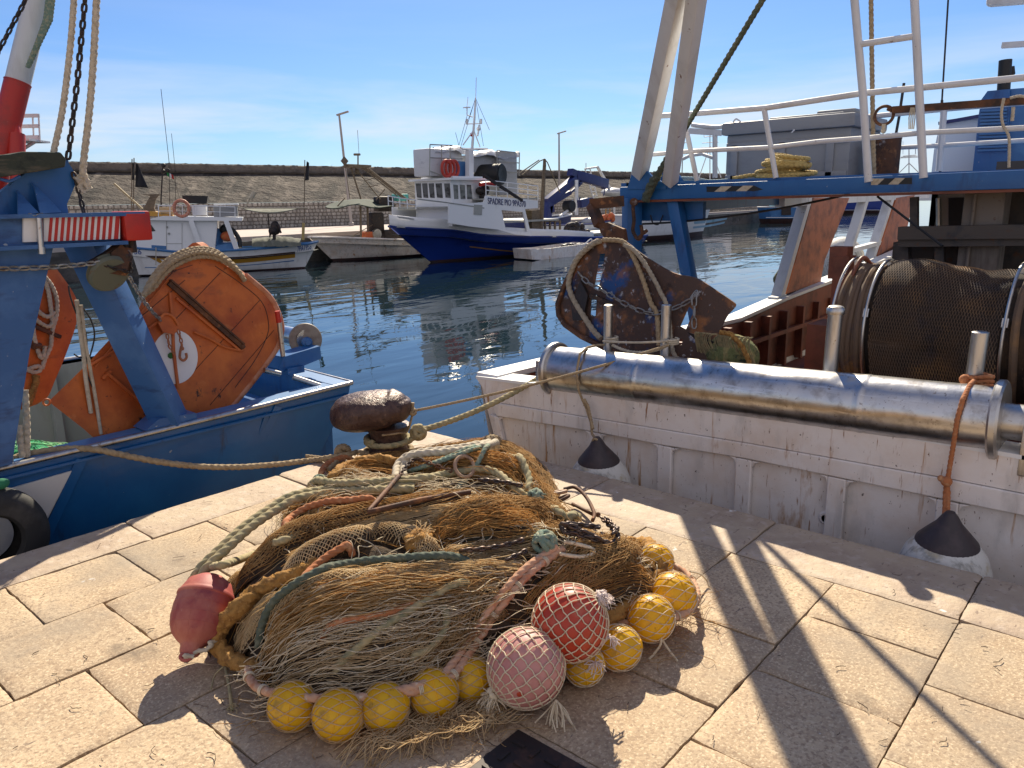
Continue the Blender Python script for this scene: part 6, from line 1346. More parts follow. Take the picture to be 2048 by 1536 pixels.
    for pts in ([(1312, 1250), (1322, 1275), (1338, 1300), (1355, 1322)], [(1318, 1252), (1322, 1285), (1310, 1305), (1298, 1318)], [(1380, 1143), (1400, 1148), (1413, 1160), (1419, 1174)]):
        n = len(pts); mb.tube(smooth_pts([Pz(x, y, .10 * (1 - i / (n - 1)) ** 1.5 + .006) for i, (x, y) in enumerate(pts)], 6), .0042, 6)
    mb.build('lashing', m_wcord, hr)
    # ochre fibre rope
    rope_thing('ochre_rope', None, .031, m_ochre, 'thick furry ochre rope round the left front edge of the net heap', fuzz=.45, n=20, pts3=smooth_pts([onpile(640, 1140, .02), onpile(580, 1165, .02), onpile(520, 1190, .02), Pz(478, 1215, .22), Pz(446, 1248, .15), Pz(434, 1282, .09), Pz(452, 1310, .06), Pz(490, 1330, .06), Pz(525, 1345, .07)], 8))
    rope_thing('ochre_rope', None, .032, m_ochre, 'thick furry ochre rope over the right side of the net heap', fuzz=.5, n=20, pts3=smooth_pts([onpile(1255, 1098, .02), onpile(1292, 1100, .03), Pz(1318, 1118, .19), Pz(1318, 1150, .17), Pz(1290, 1182, .15), Pz(1255, 1210, .14), Pz(1222, 1236, .13), Pz(1195, 1262, .10)], 8))
    rope_thing('ochre_rope', None, .024, m_ochre, 'furry ochre rope tail behind the iron triangle on the heap', fuzz=.5, n=16, pts3=path([(655, 985), (690, 950), (730, 935), (780, 932), (800, 945)], .035, .02))
    # fuzzy ends and knots
    root = tag((lambda mb: (knot(mb, onpile(985, 902, .05), .055, 9, .012, 3), tuft(mb, onpile(985, 900, .07), .07, 120, .0016, 4), mb.build('rope_knot', m_tan, angle=180))[-1])(MB()), 'frayed tan rope knot at the very top of the net heap', 'knot')
    tag((lambda mb: (knot(mb, onpile(1090, 1108, .045), .038, 9, .011, 5), mb.build('rope_knot', m_teal, angle=180))[-1])(MB()), 'green rope knot above the doubled head rope', 'knot')
    tag((lambda mb: (knot(mb, onpile(640, 975, .035), .036, 8, .011, 7), mb.build('rope_knot', m_teal, angle=180))[-1])(MB()), 'green rope knot at the left back of the net heap', 'knot')
    tag((lambda mb: (knot(mb, onpile(1072, 1012, .04), .030, 8, .008, 9), tuft(mb, onpile(1072, 1012, .04), .05, 60, .0014, 2), mb.build('rope_knot', m_teal, angle=180))[-1])(MB()), 'teal knot beside the iron rings on the right of the heap', 'knot')
    def lump(mb, c, r, sd):
        def fn(a, b):
            th, ph = 2 * math.pi * a, math.pi * (.001 + .998 * b); d = Vector((math.sin(ph) * math.cos(th), math.sin(ph) * math.sin(th), math.cos(ph) * .7)); return c + d * r * (1 + .35 * noise.noise(d * 2.2 + Vector((sd, 0, 0))) + .18 * noise.noise(d * 7 + Vector((sd, 3, 0))))
        mb.grid(fn, 32, 20)
    mb = MB(); lump(mb, onpile(838, 1096, .025), .055, 3); l1 = tag(mb.build('fibre_lump', m_ochre, angle=180), 'ochre fibre lump at the end of the diamond mesh fold', 'rope end')
    mb = MB(); tuft(mb, onpile(842, 1096, .05), .08, 90, .0014, 8); mb.build('frayed_strands', m_netl, l1)
net_ropes()

def ironware():
    I = lambda x, y, l=.045: onpile(x, y, l)
    # triangle
    root = thing('iron_triangle', I(840, 1000), 'rusted triangular iron rigging frame lying on top of the net heap', 'rigging iron')
    a, b, c, e = Pz(737, 1024, .46), Pz(797, 953, .45), Pz(806, 958, .45), Pz(940, 982, .45)
    za = onpile(737, 1024).z + .075; a = Pz(737, 1024, za); b = Pz(797, 953, onpile(797, 953).z + .095); e = Pz(940, 984, onpile(940, 984).z + .085)
    mb = MB(); mb.tube([b, b.lerp(a, .5), b.lerp(a, .94), a, a.lerp(e, .06), a.lerp(e, .5) + Vector((0, 0, .008)), e], .0105, 10); mb.build('bar', m_rust, root)
    mb = MB(); mb.chain(smooth_pts([b, I(830, 955, .085), I(870, 962, .075), I(905, 975, .075)], 5), .035, .0045); mb.build('chain_side', m_rust, root)
    def ring(px, py, rr, r, m, lab, tilt, sx=1.0):
        c = I(px, py, .075); n = Vector(tilt).normalized(); e1 = n.orthogonal().normalized(); e2 = n.cross(e1); mb = MB(); mb.tube([c + e1 * math.cos(t) * rr * sx + e2 * math.sin(t) * rr for t in [2 * math.pi * k / 24 for k in range(24)]], r, 8, closed=True); tag(mb.build('iron_ring', m, angle=180), lab, 'ring')
    mp_ = mat('worn_wooden_ring', (.36, .22, .13), [(RUST, 14, .55, .66)], .5)
    ring(930, 965, .042, .009, mp_, 'pale worn ring at the end of the iron triangle', (-.3, -.6, .8), 1.3)
    ring(1110, 1012, .062, .010, mp_, 'large pale iron ring on the right shoulder of the heap', (.1, .25, .9), .55)
    ring(1122, 1025, .045, .010, m_rust, 'brown iron ring joined to the large pale ring', (-.1, .4, .8), .8)
    mb = MB(); mb.tube(smooth_pts([I(1128, 1006, .08), I(1150, 1004, .085), I(1172, 1022, .08), I(1188, 1048, .06), I(1185, 1060, .05)], 5), .010, 8); mb.tube([I(1145, 1022, .04), I(1190, 1046, .04)], .009, 8); mb.sphere(I(1196, 1044, .04), .014, 8); tag(mb.build('iron_shackle', m_rust, angle=180), 'long bent iron shackle leading to the black chain heap', 'shackle')
    mb = MB()
    for k, pts in enumerate([[(945, 990), (980, 992), (1020, 998), (1058, 1006)]]): mb.chain(path(pts, .07, .02), .036, .0052)
    tag(mb.build('black_chain', m_rchain, angle=180), 'short black chain between the iron triangle and the large ring', 'chain')
    mb = MB()
    for k, pts in enumerate([[(1196, 1050), (1215, 1068), (1230, 1088), (1238, 1108), (1225, 1118), (1195, 1108), (1160, 1098), (1125, 1092), (1105, 1080), (1130, 1074), (1170, 1078), (1210, 1082)], [(1120, 1085), (1150, 1090), (1185, 1104), (1215, 1122)], [(1205, 1060), (1222, 1075), (1234, 1098), (1218, 1110)], [(1105, 1088), (1140, 1098), (1170, 1106)]]): mb.chain(path(pts, .055 + .012 * k, .02), .042, .0062)
    tag(mb.build('black_chain', m_rchain, angle=180), 'pile of heavy black chain on the right shoulder of the heap', 'chain')
    mb = MB(); mb.chain(path([(905, 1138), (950, 1136), (990, 1130), (1030, 1122), (1062, 1108)], .07, .02), .036, .005); mb.chain(path([(1000, 1150), (1030, 1135), (1066, 1118)], .045, .02), .034, .005); tag(mb.build('black_chain', m_rchain, angle=180), 'black chain half buried in front of the pale tangle', 'chain')
    mb = MB(); mb.rope(path([(1118, 1108), (1150, 1112), (1185, 1122), (1195, 1128), (1170, 1140), (1130, 1135), (1110, 1132)], .05, .012), .008, n=8); tag(mb.build('speckled_cord', m_wcord, angle=180), 'speckled cream cord looped below the black chain pile', 'cord')
    # iron cover in the paving
    mb = MB(); cx, cy = 1.31, 1.13; mb.box((cx, cy, .004), (.50, .47, .018), bev=.003)
    for i in range(7):
        for j in range(7):
            x, y = cx - .20 + i * .066, cy - .19 + j * .063
            if (i + j) % 2: mb.box((x, y, .0155), (.045, .012, .007))
            else: mb.box((x, y, .0155), (.012, .045, .007))
    tag(mb.build('drain_cover', m_dark, smooth=False), 'dark patterned iron cover set in the paving before the pink buoy', 'cover')
ironware()

def floats():
    def body_net(root, c, r, axis, nm, tw, m, rr, seam=True, mer=False, par=8):
        a = Vector(axis).normalized(); e1 = a.orthogonal().normalized(); e2 = a.cross(e1); mb = MB(); rad = r + rr * .7
        def P(th, ph): j = 1 + .012 * noise.noise(Vector((th * 2, ph * 2, r * 77))); return c + (a * math.cos(ph) + (e1 * math.cos(th) + e2 * math.sin(th)) * math.sin(ph)) * rad * j
        if mer:
            for k in range(nm): mb.tube([P(2 * math.pi * k / nm + .02 * math.sin(i * 1.57 + k * 3.14), .12 + (math.pi - .24) * i / 24) for i in range(25)], rr, 5, cap=False)
            for j in range(1, par): mb.tube([P(2 * math.pi * i / (2 * nm), math.pi * j / par + (.014 if i % 2 else -.014)) for i in range(2 * nm)], rr, 5, closed=True)
        else:
            for sg in (1, -1):
                for k in range(nm): mb.tube([P(2 * math.pi * k / nm + sg * tw * (i / 22 - .5), .16 + (math.pi - .32) * i / 22) for i in range(23)], rr, 5, cap=False)
        mb.build('net_cover', m, root)
    G = 'yellow floats along the head rope'
    data = [((585, 1412), 47, 'yellow float at the far left of the front row under the rope'), ((677, 1430), 50, 'yellow float second from the left in the front row'), ((770, 1415), 48, 'yellow float third from the left in the front row'), ((868, 1386), 48, 'yellow float fourth from the left in the front row'), ((945, 1358), 44, 'yellow float tucked behind the left side of the pink buoy'), ((1168, 1330), 40, 'yellow float squeezed between the pink and the red buoys'), ((1238, 1295), 44, 'yellow float in front of the looped rope right of the red buoy'), ((1302, 1236), 46, 'yellow float behind the looped rope at the right end'), ((1345, 1192), 47, 'yellow float at the far right inside the looped rope'), ((1312, 1122), 34, 'yellow float peeping out behind the ochre rope on the right')]
    q = random.Random(3)
    for (px, py), rp, lab in data:
        r = .06
        for _ in range(4):
            z = r + (.03 if (px, py) in ((1302, 1236), (1345, 1192)) else (.12 if py == 1122 else .004)); c = Pz(px, py, z); r = rp / FPX * -(CR.transposed() @ (c - EYE)).z
        root = thing('yellow_float', (c.x, c.y, c.z - r), lab, 'float', G); ax = Vector((.62 + q.uniform(-.3, .3), -.5 + q.uniform(-.4, .4), q.uniform(-.4, .4))).normalized()
        e = ax.orthogonal().normalized(); f = ax.cross(e)
        mb = MB(); mb.sphere(c, r, 28, (1, 1, 1.04), (e, f, ax)); mb.tube([c + (e * math.cos(t) + f * math.sin(t)) * r for t in [2 * math.pi * k / 32 for k in range(32)]], .0022, 6, closed=True); mb.rev([(r * .22, r * 1.0), (r * .22, r * 1.06), (r * .12, r * 1.07)], c, ax, 14)
        mb.build('float_body', m_yel, root); body_net(root, c, r * 1.03, Vector((.66, -.75, q.uniform(-.25, .25))), 13, 1.5, m_netl if py > 1340 else m_wcord, .0015)
    # big buoys
    for (px, py), rp, zc, m, lab, ax, sd in (((1052, 1335), 77, .145, m_pink, 'faded pink buoy in a cream net bag at the front of the heap', None, 3), ((1140, 1245), 75, .235, m_red, 'bright red buoy in a cream net bag behind the pink one', None, 5)):
        r = .11
        for _ in range(4): c = Pz(px, py, zc or r + .002); r = rp / FPX * -(CR.transposed() @ (c - EYE)).z
        if m is m_pink: ax = (Pz(985, 1392, .08) - c).normalized()
        else: ax = (Pz(1210, 1190, .33) - c).normalized()
        e = ax.orthogonal().normalized(); f = ax.cross(e); root = thing('buoy', (c.x, c.y, c.z - r), lab, 'buoy', 'net wrapped buoys')
        mb = MB(); mb.sphere(c, r, 40, (1, 1, 1.02), (e, f, ax)); mb.build('buoy_body', m, root)
        if m is m_pink:
            d = (EYE - c).normalized(); d = (CR @ Vector((-.16, -.32, .9))).normalized(); mb = MB(); rr = []; s1 = d.orthogonal().normalized(); s2 = d.cross(s1)
            mb.sphere(c + d * r * .965, .014, 10, (1, 1, .5), (s1, s2, d)); mb.build('red_scar', m_red, root)
        body_net(root, c, r * 1.015, ax, 23, 0, m_wcord, .0021, mer=True, par=12)
        mb = MB(); tuft(mb, c + ax * r * 1.05, .055 if m is m_pink else .05, 110, .0018, sd, .5, ax * .4); knot(mb, c + ax * r * 1.06, .022, 6, .006, sd)
        if m is m_pink: tuft(mb, Pz(1112, 1400, .08), .07, 16, .0024, 11, 1.0, (-.2, -.3, -.5))
        else: tuft(mb, Pz(1215, 1275, .20), .045, 30, .0020, 12, .6); tuft(mb, Pz(1190, 1325, .12), .04, 24, .0020, 13, .6)
        mb.build('frayed_tuft', mat('pinkish_white_fibre', (.66, .55, .49), [], .9) if m is m_red else m_wcord, root)
    c = Pz(404, 1222, .175); nk = Pz(381, 1300, .085); ax = (nk - c).normalized(); root = thing('buoy', (c.x, c.y, c.z - .12), 'maroon plastic buoy with a moulded eye at the left end of the heap', 'buoy'); r = .101
    prof = [(.01, -.135), (.045, -.130), (.078, -.108), (.096, -.070), (.1005, -.062), (.104, -.058), (.1045, -.050), (.101, -.045), (.1035, -.01), (.102, .03), (.094, .065), (.080, .092), (.058, .113), (.044, .122), (.038, .132), (.036, .150), (.030, .160), (.01, .164)]; ks = 57 / FPX * -(CT @ (c - EYE)).z / .1045; prof = [(a_ * ks, b_ * ks) for a_, b_ in prof]
    mb = MB(); mb.rev(prof, c, ax, 44)
    for k in range(10):
        t = 2 * math.pi * k / 10; e1 = ax.orthogonal().normalized(); e2 = ax.cross(e1); mb.tube([c + ax * h + (e1 * math.cos(t) + e2 * math.sin(t)) * (rr - .0008) for rr, h in prof[8:13]], .0014, 4)
    for h, rr in ((-.01 * ks, .1035 * ks), (.03 * ks, .102 * ks), (.065 * ks, .094 * ks)): mb.tube([c + ax * h + (e1 * math.cos(t) + e2 * math.sin(t)) * (rr - .0006) for t in [2 * math.pi * k / 40 for k in range(40)]], .0014, 4, closed=True)
    mb.build('buoy_body', m_maroon, root)
    mb = MB(); k = c + ax * .145 * ks; s = (CR @ Vector((1, 0, 0))); mb.tube([k + s * .018 * math.cos(t) + ax * .012 * math.sin(t) - Vector((.7526, .6586, 0)) * .034 for t in [2 * math.pi * q_ / 14 for q_ in range(14)]], .009, 6, closed=True); mb.build('moulded_eye', m_maroon, root)
    mb = MB(); a = k - Vector((.7526, .6586, 0)) * .04; mb.rope([a + Vector((0, 0, -.02)), a, Pz(395, 1302, .09), Pz(412, 1300, .09), Pz(424, 1290, .10), Pz(418, 1285, .11), Pz(432, 1282, .10)], .0085, n=8); mb.rope([a + Vector((.01, -.01, -.012)), a + Vector((-.005, 0, .012)), a + Vector((.02, -.02, .0))], .008, n=8); tag(mb.build('buoy_line', m_cream, angle=180), 'short cream line through the eye of the maroon buoy', 'rope')
    mb = MB(); mb.tube([Pz(450, 1330, .04), Pz(458, 1370, .02), Pz(464, 1420, .008)], .006, 6); mb.tube(smooth_pts([Pz(448, 1332, .04), Pz(430, 1350, .02), Pz(422, 1378, .006)], 5), .003, 5); tuft(mb, Pz(464, 1418, .008), .03, 14, .0012, 6); tag(mb.build('cord_end', m_green, angle=180), 'stiff grey cord end hanging below the left corner of the heap', 'cord')
floats()

def bollard():
    b = Pz(778, 914, 0); root = thing('mooring_bollard', b, 'brown rusted cast iron mooring bollard at the corner of the quay', 'bollard')
    er, ef = Vector((.6586, -.7526, 0)), Vector((.7526, .6586, 0))
    d_ = -(CR.transposed() @ (b - EYE)).z; s = d_ / FPX
    zt = Pn(746, 783, b, ef).z; zc = Pn(746, 822, b, ef).z
    r = 37 * s
    mb = MB(); mb.rev([(r * 1.35, 0), (r * 1.32, .015), (r * 1.08, .035), (r * .98, .07), (r * .95, .12), (r * .98, .17), (r * 1.2, .22)], b, (0, 0, 1), 36, sx=1); mb.build('post', m_bollard, root)
    c = b - er * (33 * s) + Vector((0, 0, zc)); A, B, Hh = 77 * s, 62 * s, (zt - zc)
    def cap(a, q):
        th, ph = 2 * math.pi * a, math.pi * (.001 + .998 * q); x, y, z = math.sin(ph) * math.cos(th), math.sin(ph) * math.sin(th), math.cos(ph)
        sx = math.copysign(abs(x) ** .85, x); sz = math.copysign(abs(z) ** .80, z)
        zz = sz * Hh * (1.0 if z > 0 else .95) - .018 * (-sx) + (.012 if x > .5 else 0)
        if z < 0: zz += .0
        p = er * (sx * A + (.02 if x > .7 and z < .3 else 0)) + ef * (y * B) + Vector((0, 0, zz))
        n = noise.noise(p * 9) * .008 + noise.noise(p * 26) * .0035
        return c + p * (1 + n / max(.05, p.length))
    mb = MB(); mb.grid(cap, 64, 40); mb.build('head', m_bollard, root, angle=180)
    # ropes on it
    def turns(z, rr, n, a0=0, dz=.0): return [b + er * math.cos(t) * rr + ef * math.sin(t) * rr + Vector((0, 0, z + dz * (t - a0) / 6.28)) for t in [a0 + 2 * math.pi * n * k / (24 * n) for k in range(int(24 * n) + 1)]]
    g = r + .018
    e = Pu(1108, 736, 4.22); st = b + er * (g + .05) + Vector((0, 0, .17))
    mb = MB(); mb.rope(turns(.105, g, 1.5, 1.0, .02), .019); mb.rope(smooth_pts([b + er * g * .9 - ef * .04 + Vector((0, 0, .11)), b + er * (g + .03) + Vector((0, 0, .13)), st] + sag(st, e, .05, 12)[1:], 4), .020)
    knot(mb, b + er * (g + .06) + Vector((0, 0, .165)), .040, 6, .018, 2)
    tag(mb.build('mooring_line', m_green, angle=180), 'thick grey green mooring line from the bollard to the white trawler', 'mooring line')
    nose = b + er * (42 * s) + Vector((0, 0, zc - .01)); e2 = Pu(1338, 690, 4.22)
    mb = MB(); mb.rope([nose + Vector((0, 0, -.02))] + sag(nose, e2, .03, 12), .0095, n=8); knot(mb, nose + er * .03, .022, 5, .008, 4); mb.rope(smooth_pts([nose + er * .02 + Vector((0, 0, .05)), nose + er * .03, nose + er * .02 + Vector((0, 0, -.05)), b + er * g * .9 + Vector((0, 0, .17)), b + er * g * .6 - ef * g * .7 + Vector((0, 0, .19)), b - er * g * .1 - ef * g * .98 + Vector((0, 0, .19))], 6), .008, n=8); mb.rope([nose + er * .035 + Vector((0, 0, .06)), nose + er * .03 + Vector((0, 0, .02))], .012)
    tag(mb.build('thin_mooring_cord', m_tan, angle=180), 'thin tan cord from the bollard nose to the stanchions of the white trawler', 'mooring line')
    P = [Pv(-30, 940, 4.62), Pv(30, 915, 4.60), Pv(90, 902, 4.56), Pv(140, 897, 4.52), Pv(190, 899, 4.44), Pv(250, 911, 4.38), Pv(320, 924, 4.32), Pv(400, 933, 4.26), Pv(480, 934, 4.20), Pv(560, 928, 4.13), Pv(620, 921, 4.07)] + [Pz(665, 914, .05), Pz(700, 908, .06)] + [b - ef * g * .3 - er * (g + .06) + Vector((0, 0, .05))]
    mb = MB(); mb.rope(smooth_pts(P, 5) + turns(.045, g + .012, 1.1, math.pi * 1.05)[1:], .0185, fuzz=.15); knot(mb, Pz(686, 904, .06), .040, 6, .017, 6); mb.rope(smooth_pts([Pz(686, 905, .06), Pz(670, 925, .04), Pz(655, 940, .03)], 5), .017, fuzz=.2); mb.rope([Pz(612, 912, .02), Pz(640, 915, .02), Pz(665, 930, .02)], .012)
    tag(mb.build('mooring_line', m_tan, angle=180), 'tan mooring line sagging from the blue trawler to the foot of the bollard', 'mooring line')
bollard()

# ================================================================== BOATS ACROSS THE HARBOUR
UPZ = Vector((0, 0, 1))
m_navy2 = mat('blue_number_paint', (.03, .09, .30), [], .5)
def far_hull(root, O, a, n, L, B, sheer, mats, fore=.4, canoe=False, rake=1.2, flare=.2, boot=.18, keel=-1.7, rail=None, stern_w=.85, deck=.45, wl=-1.2, tuck=0.0):
    """O: bow foot on the centre line; a: towards the stern; n: away from the viewer; sheer: [(s,z)]"""
    N = 30; rows = []; top = []
    def half(t, k):
        f = min(1, max(0, t / fore)) ** (.62 if k else .85)
        if canoe: f = min(f, min(1, max(0, (1 - t) / fore)) ** (.62 if k else .85))
        elif t > .75: f *= 1 - (1 - stern_w) * (t - .75) / .25
        return max(.02, f)
    zs = lambda s: lerp_list(sheer, s)
    levels = [(0, 1.0), (.35, .97), (.62, .93), (.80, .90), (.90, .86), (1.0, .55)]
    for side in (-1, 1):
        vs = []
        for i in range(N + 1):
            t = i / N; s = t * L; zt = zs(s); zb = wl + boot
            for q, (fz, fb) in enumerate(levels):
                z = zt + (zb - zt) * (fz / .8) if fz <= .8 else (wl if fz == .90 else keel)
                hgt = (z - wl) / max(.1, zt - wl)
                fl = 1 - flare * (1 - max(0, hgt)) * (1.0 if t < .5 else .5)
                w = B / 2 * (half(t, 1) * max(0, hgt) + half(max(0, t - .02), 0) * (1 - max(0, hgt))) * fl * (fb if fz > .8 else 1)
                fwd = -rake * max(0, hgt) * max(0, 1 - t * 2.2) ** 1.0
                aft = (rake * .5 * max(0, hgt) * max(0, t * 3 - 2)) if canoe else 0
                vs.append(O + a * (s + fwd + aft) + n * (side * w) + UPZ * (z - O.z))
        rows.append(vs)
    m = len(levels); mb = MB()
    for vs in rows:
        n0 = len(mb.v); mb.v += vs
        for i in range(N):
            for q in range(m - 1):
                mb.f.append([n0 + i * m + q, n0 + i * m + q + 1, n0 + (i + 1) * m + q + 1, n0 + (i + 1) * m + q]); mb.m.append(0 if q < 3 else 1)
    A, Bv = rows; k = N * m
    mb.use(0).add([A[k + q] for q in range(m)] + [Bv[k + q] for q in range(m)], [(q, q + 1, m + q + 1, m + q) for q in range(m - 1)])
    h = mb.build('hull', mats[:2], root, angle=40)
    mb = MB()
    for vs in rows:
        P = [vs[i * m] for i in range(N + 1)]
        mb.tube(P, .055, 6)
    mb.bar(A[k], Bv[k], .1, .07); mb.build('gunwale', rail or mats[0], root, angle=30)
    mb = MB(); P = [A[i * m] - UPZ * deck for i in range(N + 1)]; Q = [Bv[i * m] - UPZ * deck for i in range(N + 1)]
    mb.add(P + Q, [(i, i + 1, N + 2 + i, N + 1 + i) for i in range(N)]); mb.build('deck', m_greyp, root, smooth=False)
    def side_pt(px, py, out=.012):
        """point on the near side skin seen at this pixel (searched along the hull)"""
        best = None; r = ray(px, py)
        for i in range(N):
            for q in range(m - 2):
                c = [A[i * m + q], A[i * m + q + 1], A[(i + 1) * m + q + 1], A[(i + 1) * m + q]]
                nn = (c[2] - c[0]).cross(c[3] - c[1])
                if nn.length < 1e-9: continue
                nn.normalize(); d = r.dot(nn)
                if abs(d) < 1e-9: continue
                p = EYE + r * ((c[0] - EYE).dot(nn) / d); cc = sum(c, Vector()) / 4
                if best is None or (p - cc).length < best[0]: best = ((p - cc).length, p, nn if nn.dot(EYE - p) > 0 else -nn)
        return best[1] + best[2] * out
    return h, side_pt
def band(mb, f, top, bot, th=.012, k=8):
    """painted strip laid on a hull side between two pixel polylines"""
    T = [(p.x, p.y) for p in pl(top, k)]; Bt = [(p.x, p.y) for p in pl(bot, k)]
    P = [f(*p) for p in T]; Q = [f(*p) for p in Bt]; n = len(P)
    mb.add(P + Q, [(i, i + 1, n + i + 1, n + i) for i in range(n - 1)])

def spadre():
    X, Y = Vector((1, 0, 0)), Vector((0, 1, 0))
    root = thing('blue_fishing_boat', (33, 28, -1.2), 'deep blue hulled fishing boat with white wheelhouse and raked bow across the harbour', 'fishing boat')
    O = Pz(862, 525, -1.2); O = Vector((O.x, O.y, -1.2)); VC = O.y; VN = VC - 2.3
    f = lambda x, y, v=VN: Pv(x, y, v)
    sh = [(-0.2, Pv(777, 426, VC).z)] + [(f(x, y).x - O.x, f(x, y).z) for x, y in ((859, 438), (941, 452), (995, 458), (1028, 468), (1080, 472), (1240, 476))]
    L = 17.0; mt = (m_bluedk, m_boot)
    bowtop = Pv(777, 426, VC); rk = O.x - bowtop.x
    h, sp = far_hull(root, O, X, Y, L, 4.6, sh, mt, fore=.42, rake=rk, flare=.42, boot=.10, deck=.35)
    mb = MB(); band(mb, sp, [(939, 492), (1000, 499), (1058, 504)], [(939, 494.2), (1000, 501.2), (1058, 506.4)]); mb.build('yellow_stripe', m_yelp, h)
    mb = MB(); band(mb, sp, [(793, 432), (812, 434), (829, 437)], [(798, 436), (815, 438), (826, 440)]); mb.build('white_name_patch', m_white, h)
    # white bulwark along the bow
    mb = MB(); N = 40
    def bw(a_, b_):
        k = a_ * 2 - 1; sd_ = 1 if k > 0 else -1; t = abs(k) * .62; sx_ = t * L; z = lerp_list(sh, sx_); w = 2.3 * min(1, t / .42) ** .62; fw = -rk * max(0, 1 - t * 2.2)
        return O + X * (sx_ + fw - .03 * b_) + Y * sd_ * (w + .03 + .02 * b_) + UPZ * (z - .03 + (.55 - .35 * t) * b_ - O.z)
    mb.grid(bw, 2 * N, 3)
    o = mb.build('bow_bulwark', m_cabin, root, angle=40); sm = o.modifiers.new('thick', 'SOLIDIFY'); sm.thickness = .05
    mb = MB(); mb.box((O.x + 4.0, VC, sh[2][1] + .1), (7.5, 3.9, .1)); mb.box((O.x + 12, VC, sh[4][1] - .3), (9, 4.2, .1)); mb.build('fore_deck', m_greyp, root, smooth=False)
    # wheelhouse
    vs = VC - 1.35; c = Pv(903, 404, vs); u0 = c.x; g = lambda x, y, d=0: Pu(x, y, u0 - d); sd = lambda x, y, d=0: Pv(x, y, vs - d)
    zb = Pv(903, 440, vs).z; rt, lt = Pv(903, 360, vs).z, Pu(829, 359, u0)
    v1 = lt.y; dep = Pv(968, 400, vs).x - u0
    mb = MB(); mb.box((u0 + dep / 2, (vs + v1) / 2, (zb - .3 + rt) / 2), (dep, abs(v1 - vs), rt - zb + .3)); wh = mb.build('wheelhouse', m_cabin, root, smooth=False)
    mb = MB(); mb.box((u0 + dep / 2 + .05, (vs + v1) / 2, rt + .05), (dep + .5, abs(v1 - vs) + .45, .10)); mb.box((u0 + dep / 2 + .2, (vs + v1) / 2, rt + .14), (dep - .2, abs(v1 - vs) - .3, .10)); mb.build('roof', m_cabin, wh, smooth=False)
    for x0, x1 in ((831, 843), (844, 856), (857, 869), (871, 885), (888, 901)):
        mb = MB(); mb.plate([g(x0, 367, .02), g(x1 - 2, 366.5, .02), g(x1, 396, .02), g(x0 + 3, 395, .02)], (.02, 0, 0)); mb.build('window', m_glassl, wh, smooth=False)
    for x0, x1 in ((907, 916), (920, 930), (934, 942)):
        mb = MB(); mb.plate([sd(x0, 369, .02), sd(x1, 370, .02), sd(x1 + (1 if x1 < 940 else 3), 398, .02), sd(x0 + (2 if x1 < 940 else 1), 398, .02)], (0, .02, 0)); mb.build('window', m_glassl, wh, smooth=False)
    # boat deck side with name board
    w2 = VN + .12; q = lambda x, y: Pv(x, y, w2)
    mb = MB(); cutplate(mb, [(898, 408), (950, 406), (968, 404), (972, 391), (1076, 401), (1076, 416), (1050, 418), (1063, 472), (1028, 469), (995, 459), (940, 453), (898, 446)], [[(1003, 420), (1046, 424), (1055, 464), (1012, 461)]], q, (0, .08, 0), 18); ds = mb.build('boat_deck_side', m_cabin, root, smooth=False)
    o2 = Vector((0, VC + 2.1, 0)); mb = MB(); cutplate(mb, [(905, 412), (1062, 412), (1066, 466), (1028, 466), (905, 446)], [[(1003, 420), (1046, 424), (1055, 460), (1012, 458)]], lambda x, y: q(x, y) + Vector((0, 4.2, 0)), (0, .08, 0), 18); mb.build('boat_deck_side', m_cabin, root, smooth=False)
    a_, b_ = q(968, 392), q(1076, 402); mb = MB(); mb.box(((a_.x + b_.x) / 2, VC, a_.z - .15), (b_.x - a_.x, 4.3, .08)); mb.box((u0 + 1.5, VC, Pv(903, 410, vs).z - .1), (4.0, 3.9, .08)); mb.build('boat_deck', m_greyp, root, smooth=False)
    l0, l1 = q(975, 407.5), q(1051, 414); xd = l1 - l0; text('SPADRE PIO 9PA370', .42, l0 + Vector((0, -.012, 0)), xd, UPZ, m_navy, ds, 'name_lettering', .006, fit=xd.length)
    # railings
    def rails(pts, hs, v, m=m_cabin, nm='railing', r=.025):
        mb = MB(); P = [Pv(x, y, v) for x, y in pts]
        for p in P: mb.tube([p, p + UPZ * hs[-1]], r, 5)
        for h in hs: mb.tube([p + UPZ * h for p in P], r, 5)
        mb.build(nm, m, root)
    rails([(972, 391), (993, 393), (1015, 395), (1036, 397), (1056, 399), (1076, 401)], (.25, .48, .72), w2)
    rails([(777, 411), (786, 413), (800, 415), (815, 417), (832, 419)], (.2, .42), VC - .9)
    mb = MB(); mb.tube([q(835, 398), q(900, 406), q(968, 416)], .03, 6); mb.build('hand_rail', m_greyp, root)
    mb = MB(); mb.plate([q(948, 409), q(964, 410), q(963, 430), q(947, 429)], (0, -.03, 0)); mb.build('companion_door', m_greyp, ds, smooth=False)
    # tanks in frames, sheet, drum, lifebuoys
    vt = VC - .6
    def boxpx(x0, x1, y0, y1, v, dep): a, b = Pv(x0, y1, v), Pv(x1, y0, v); return (a.lerp(b, .5) + Vector((0, dep / 2, 0))), (b.x - a.x, dep, b.z - a.z)
    mb = MB(); c, s = boxpx(862, 900, 298, 352, vt, 1.2); mb.box(c, s, bev=.08); c, s = boxpx(900, 924, 292, 352, vt + .2, 1.2); mb.box(c, s, bev=.08); tk = mb.build('water_tank', m_tank, root)
    mb = MB(); c, s = boxpx(999, 1034, 304, 390, vt, 1.3); mb.box(c, s, bev=.06); c, s = boxpx(944, 1000, 312, 345, vt + .3, 1.2); mb.box(c, s, bev=.1); mb.build('sheeted_tank', m_tarp, root)
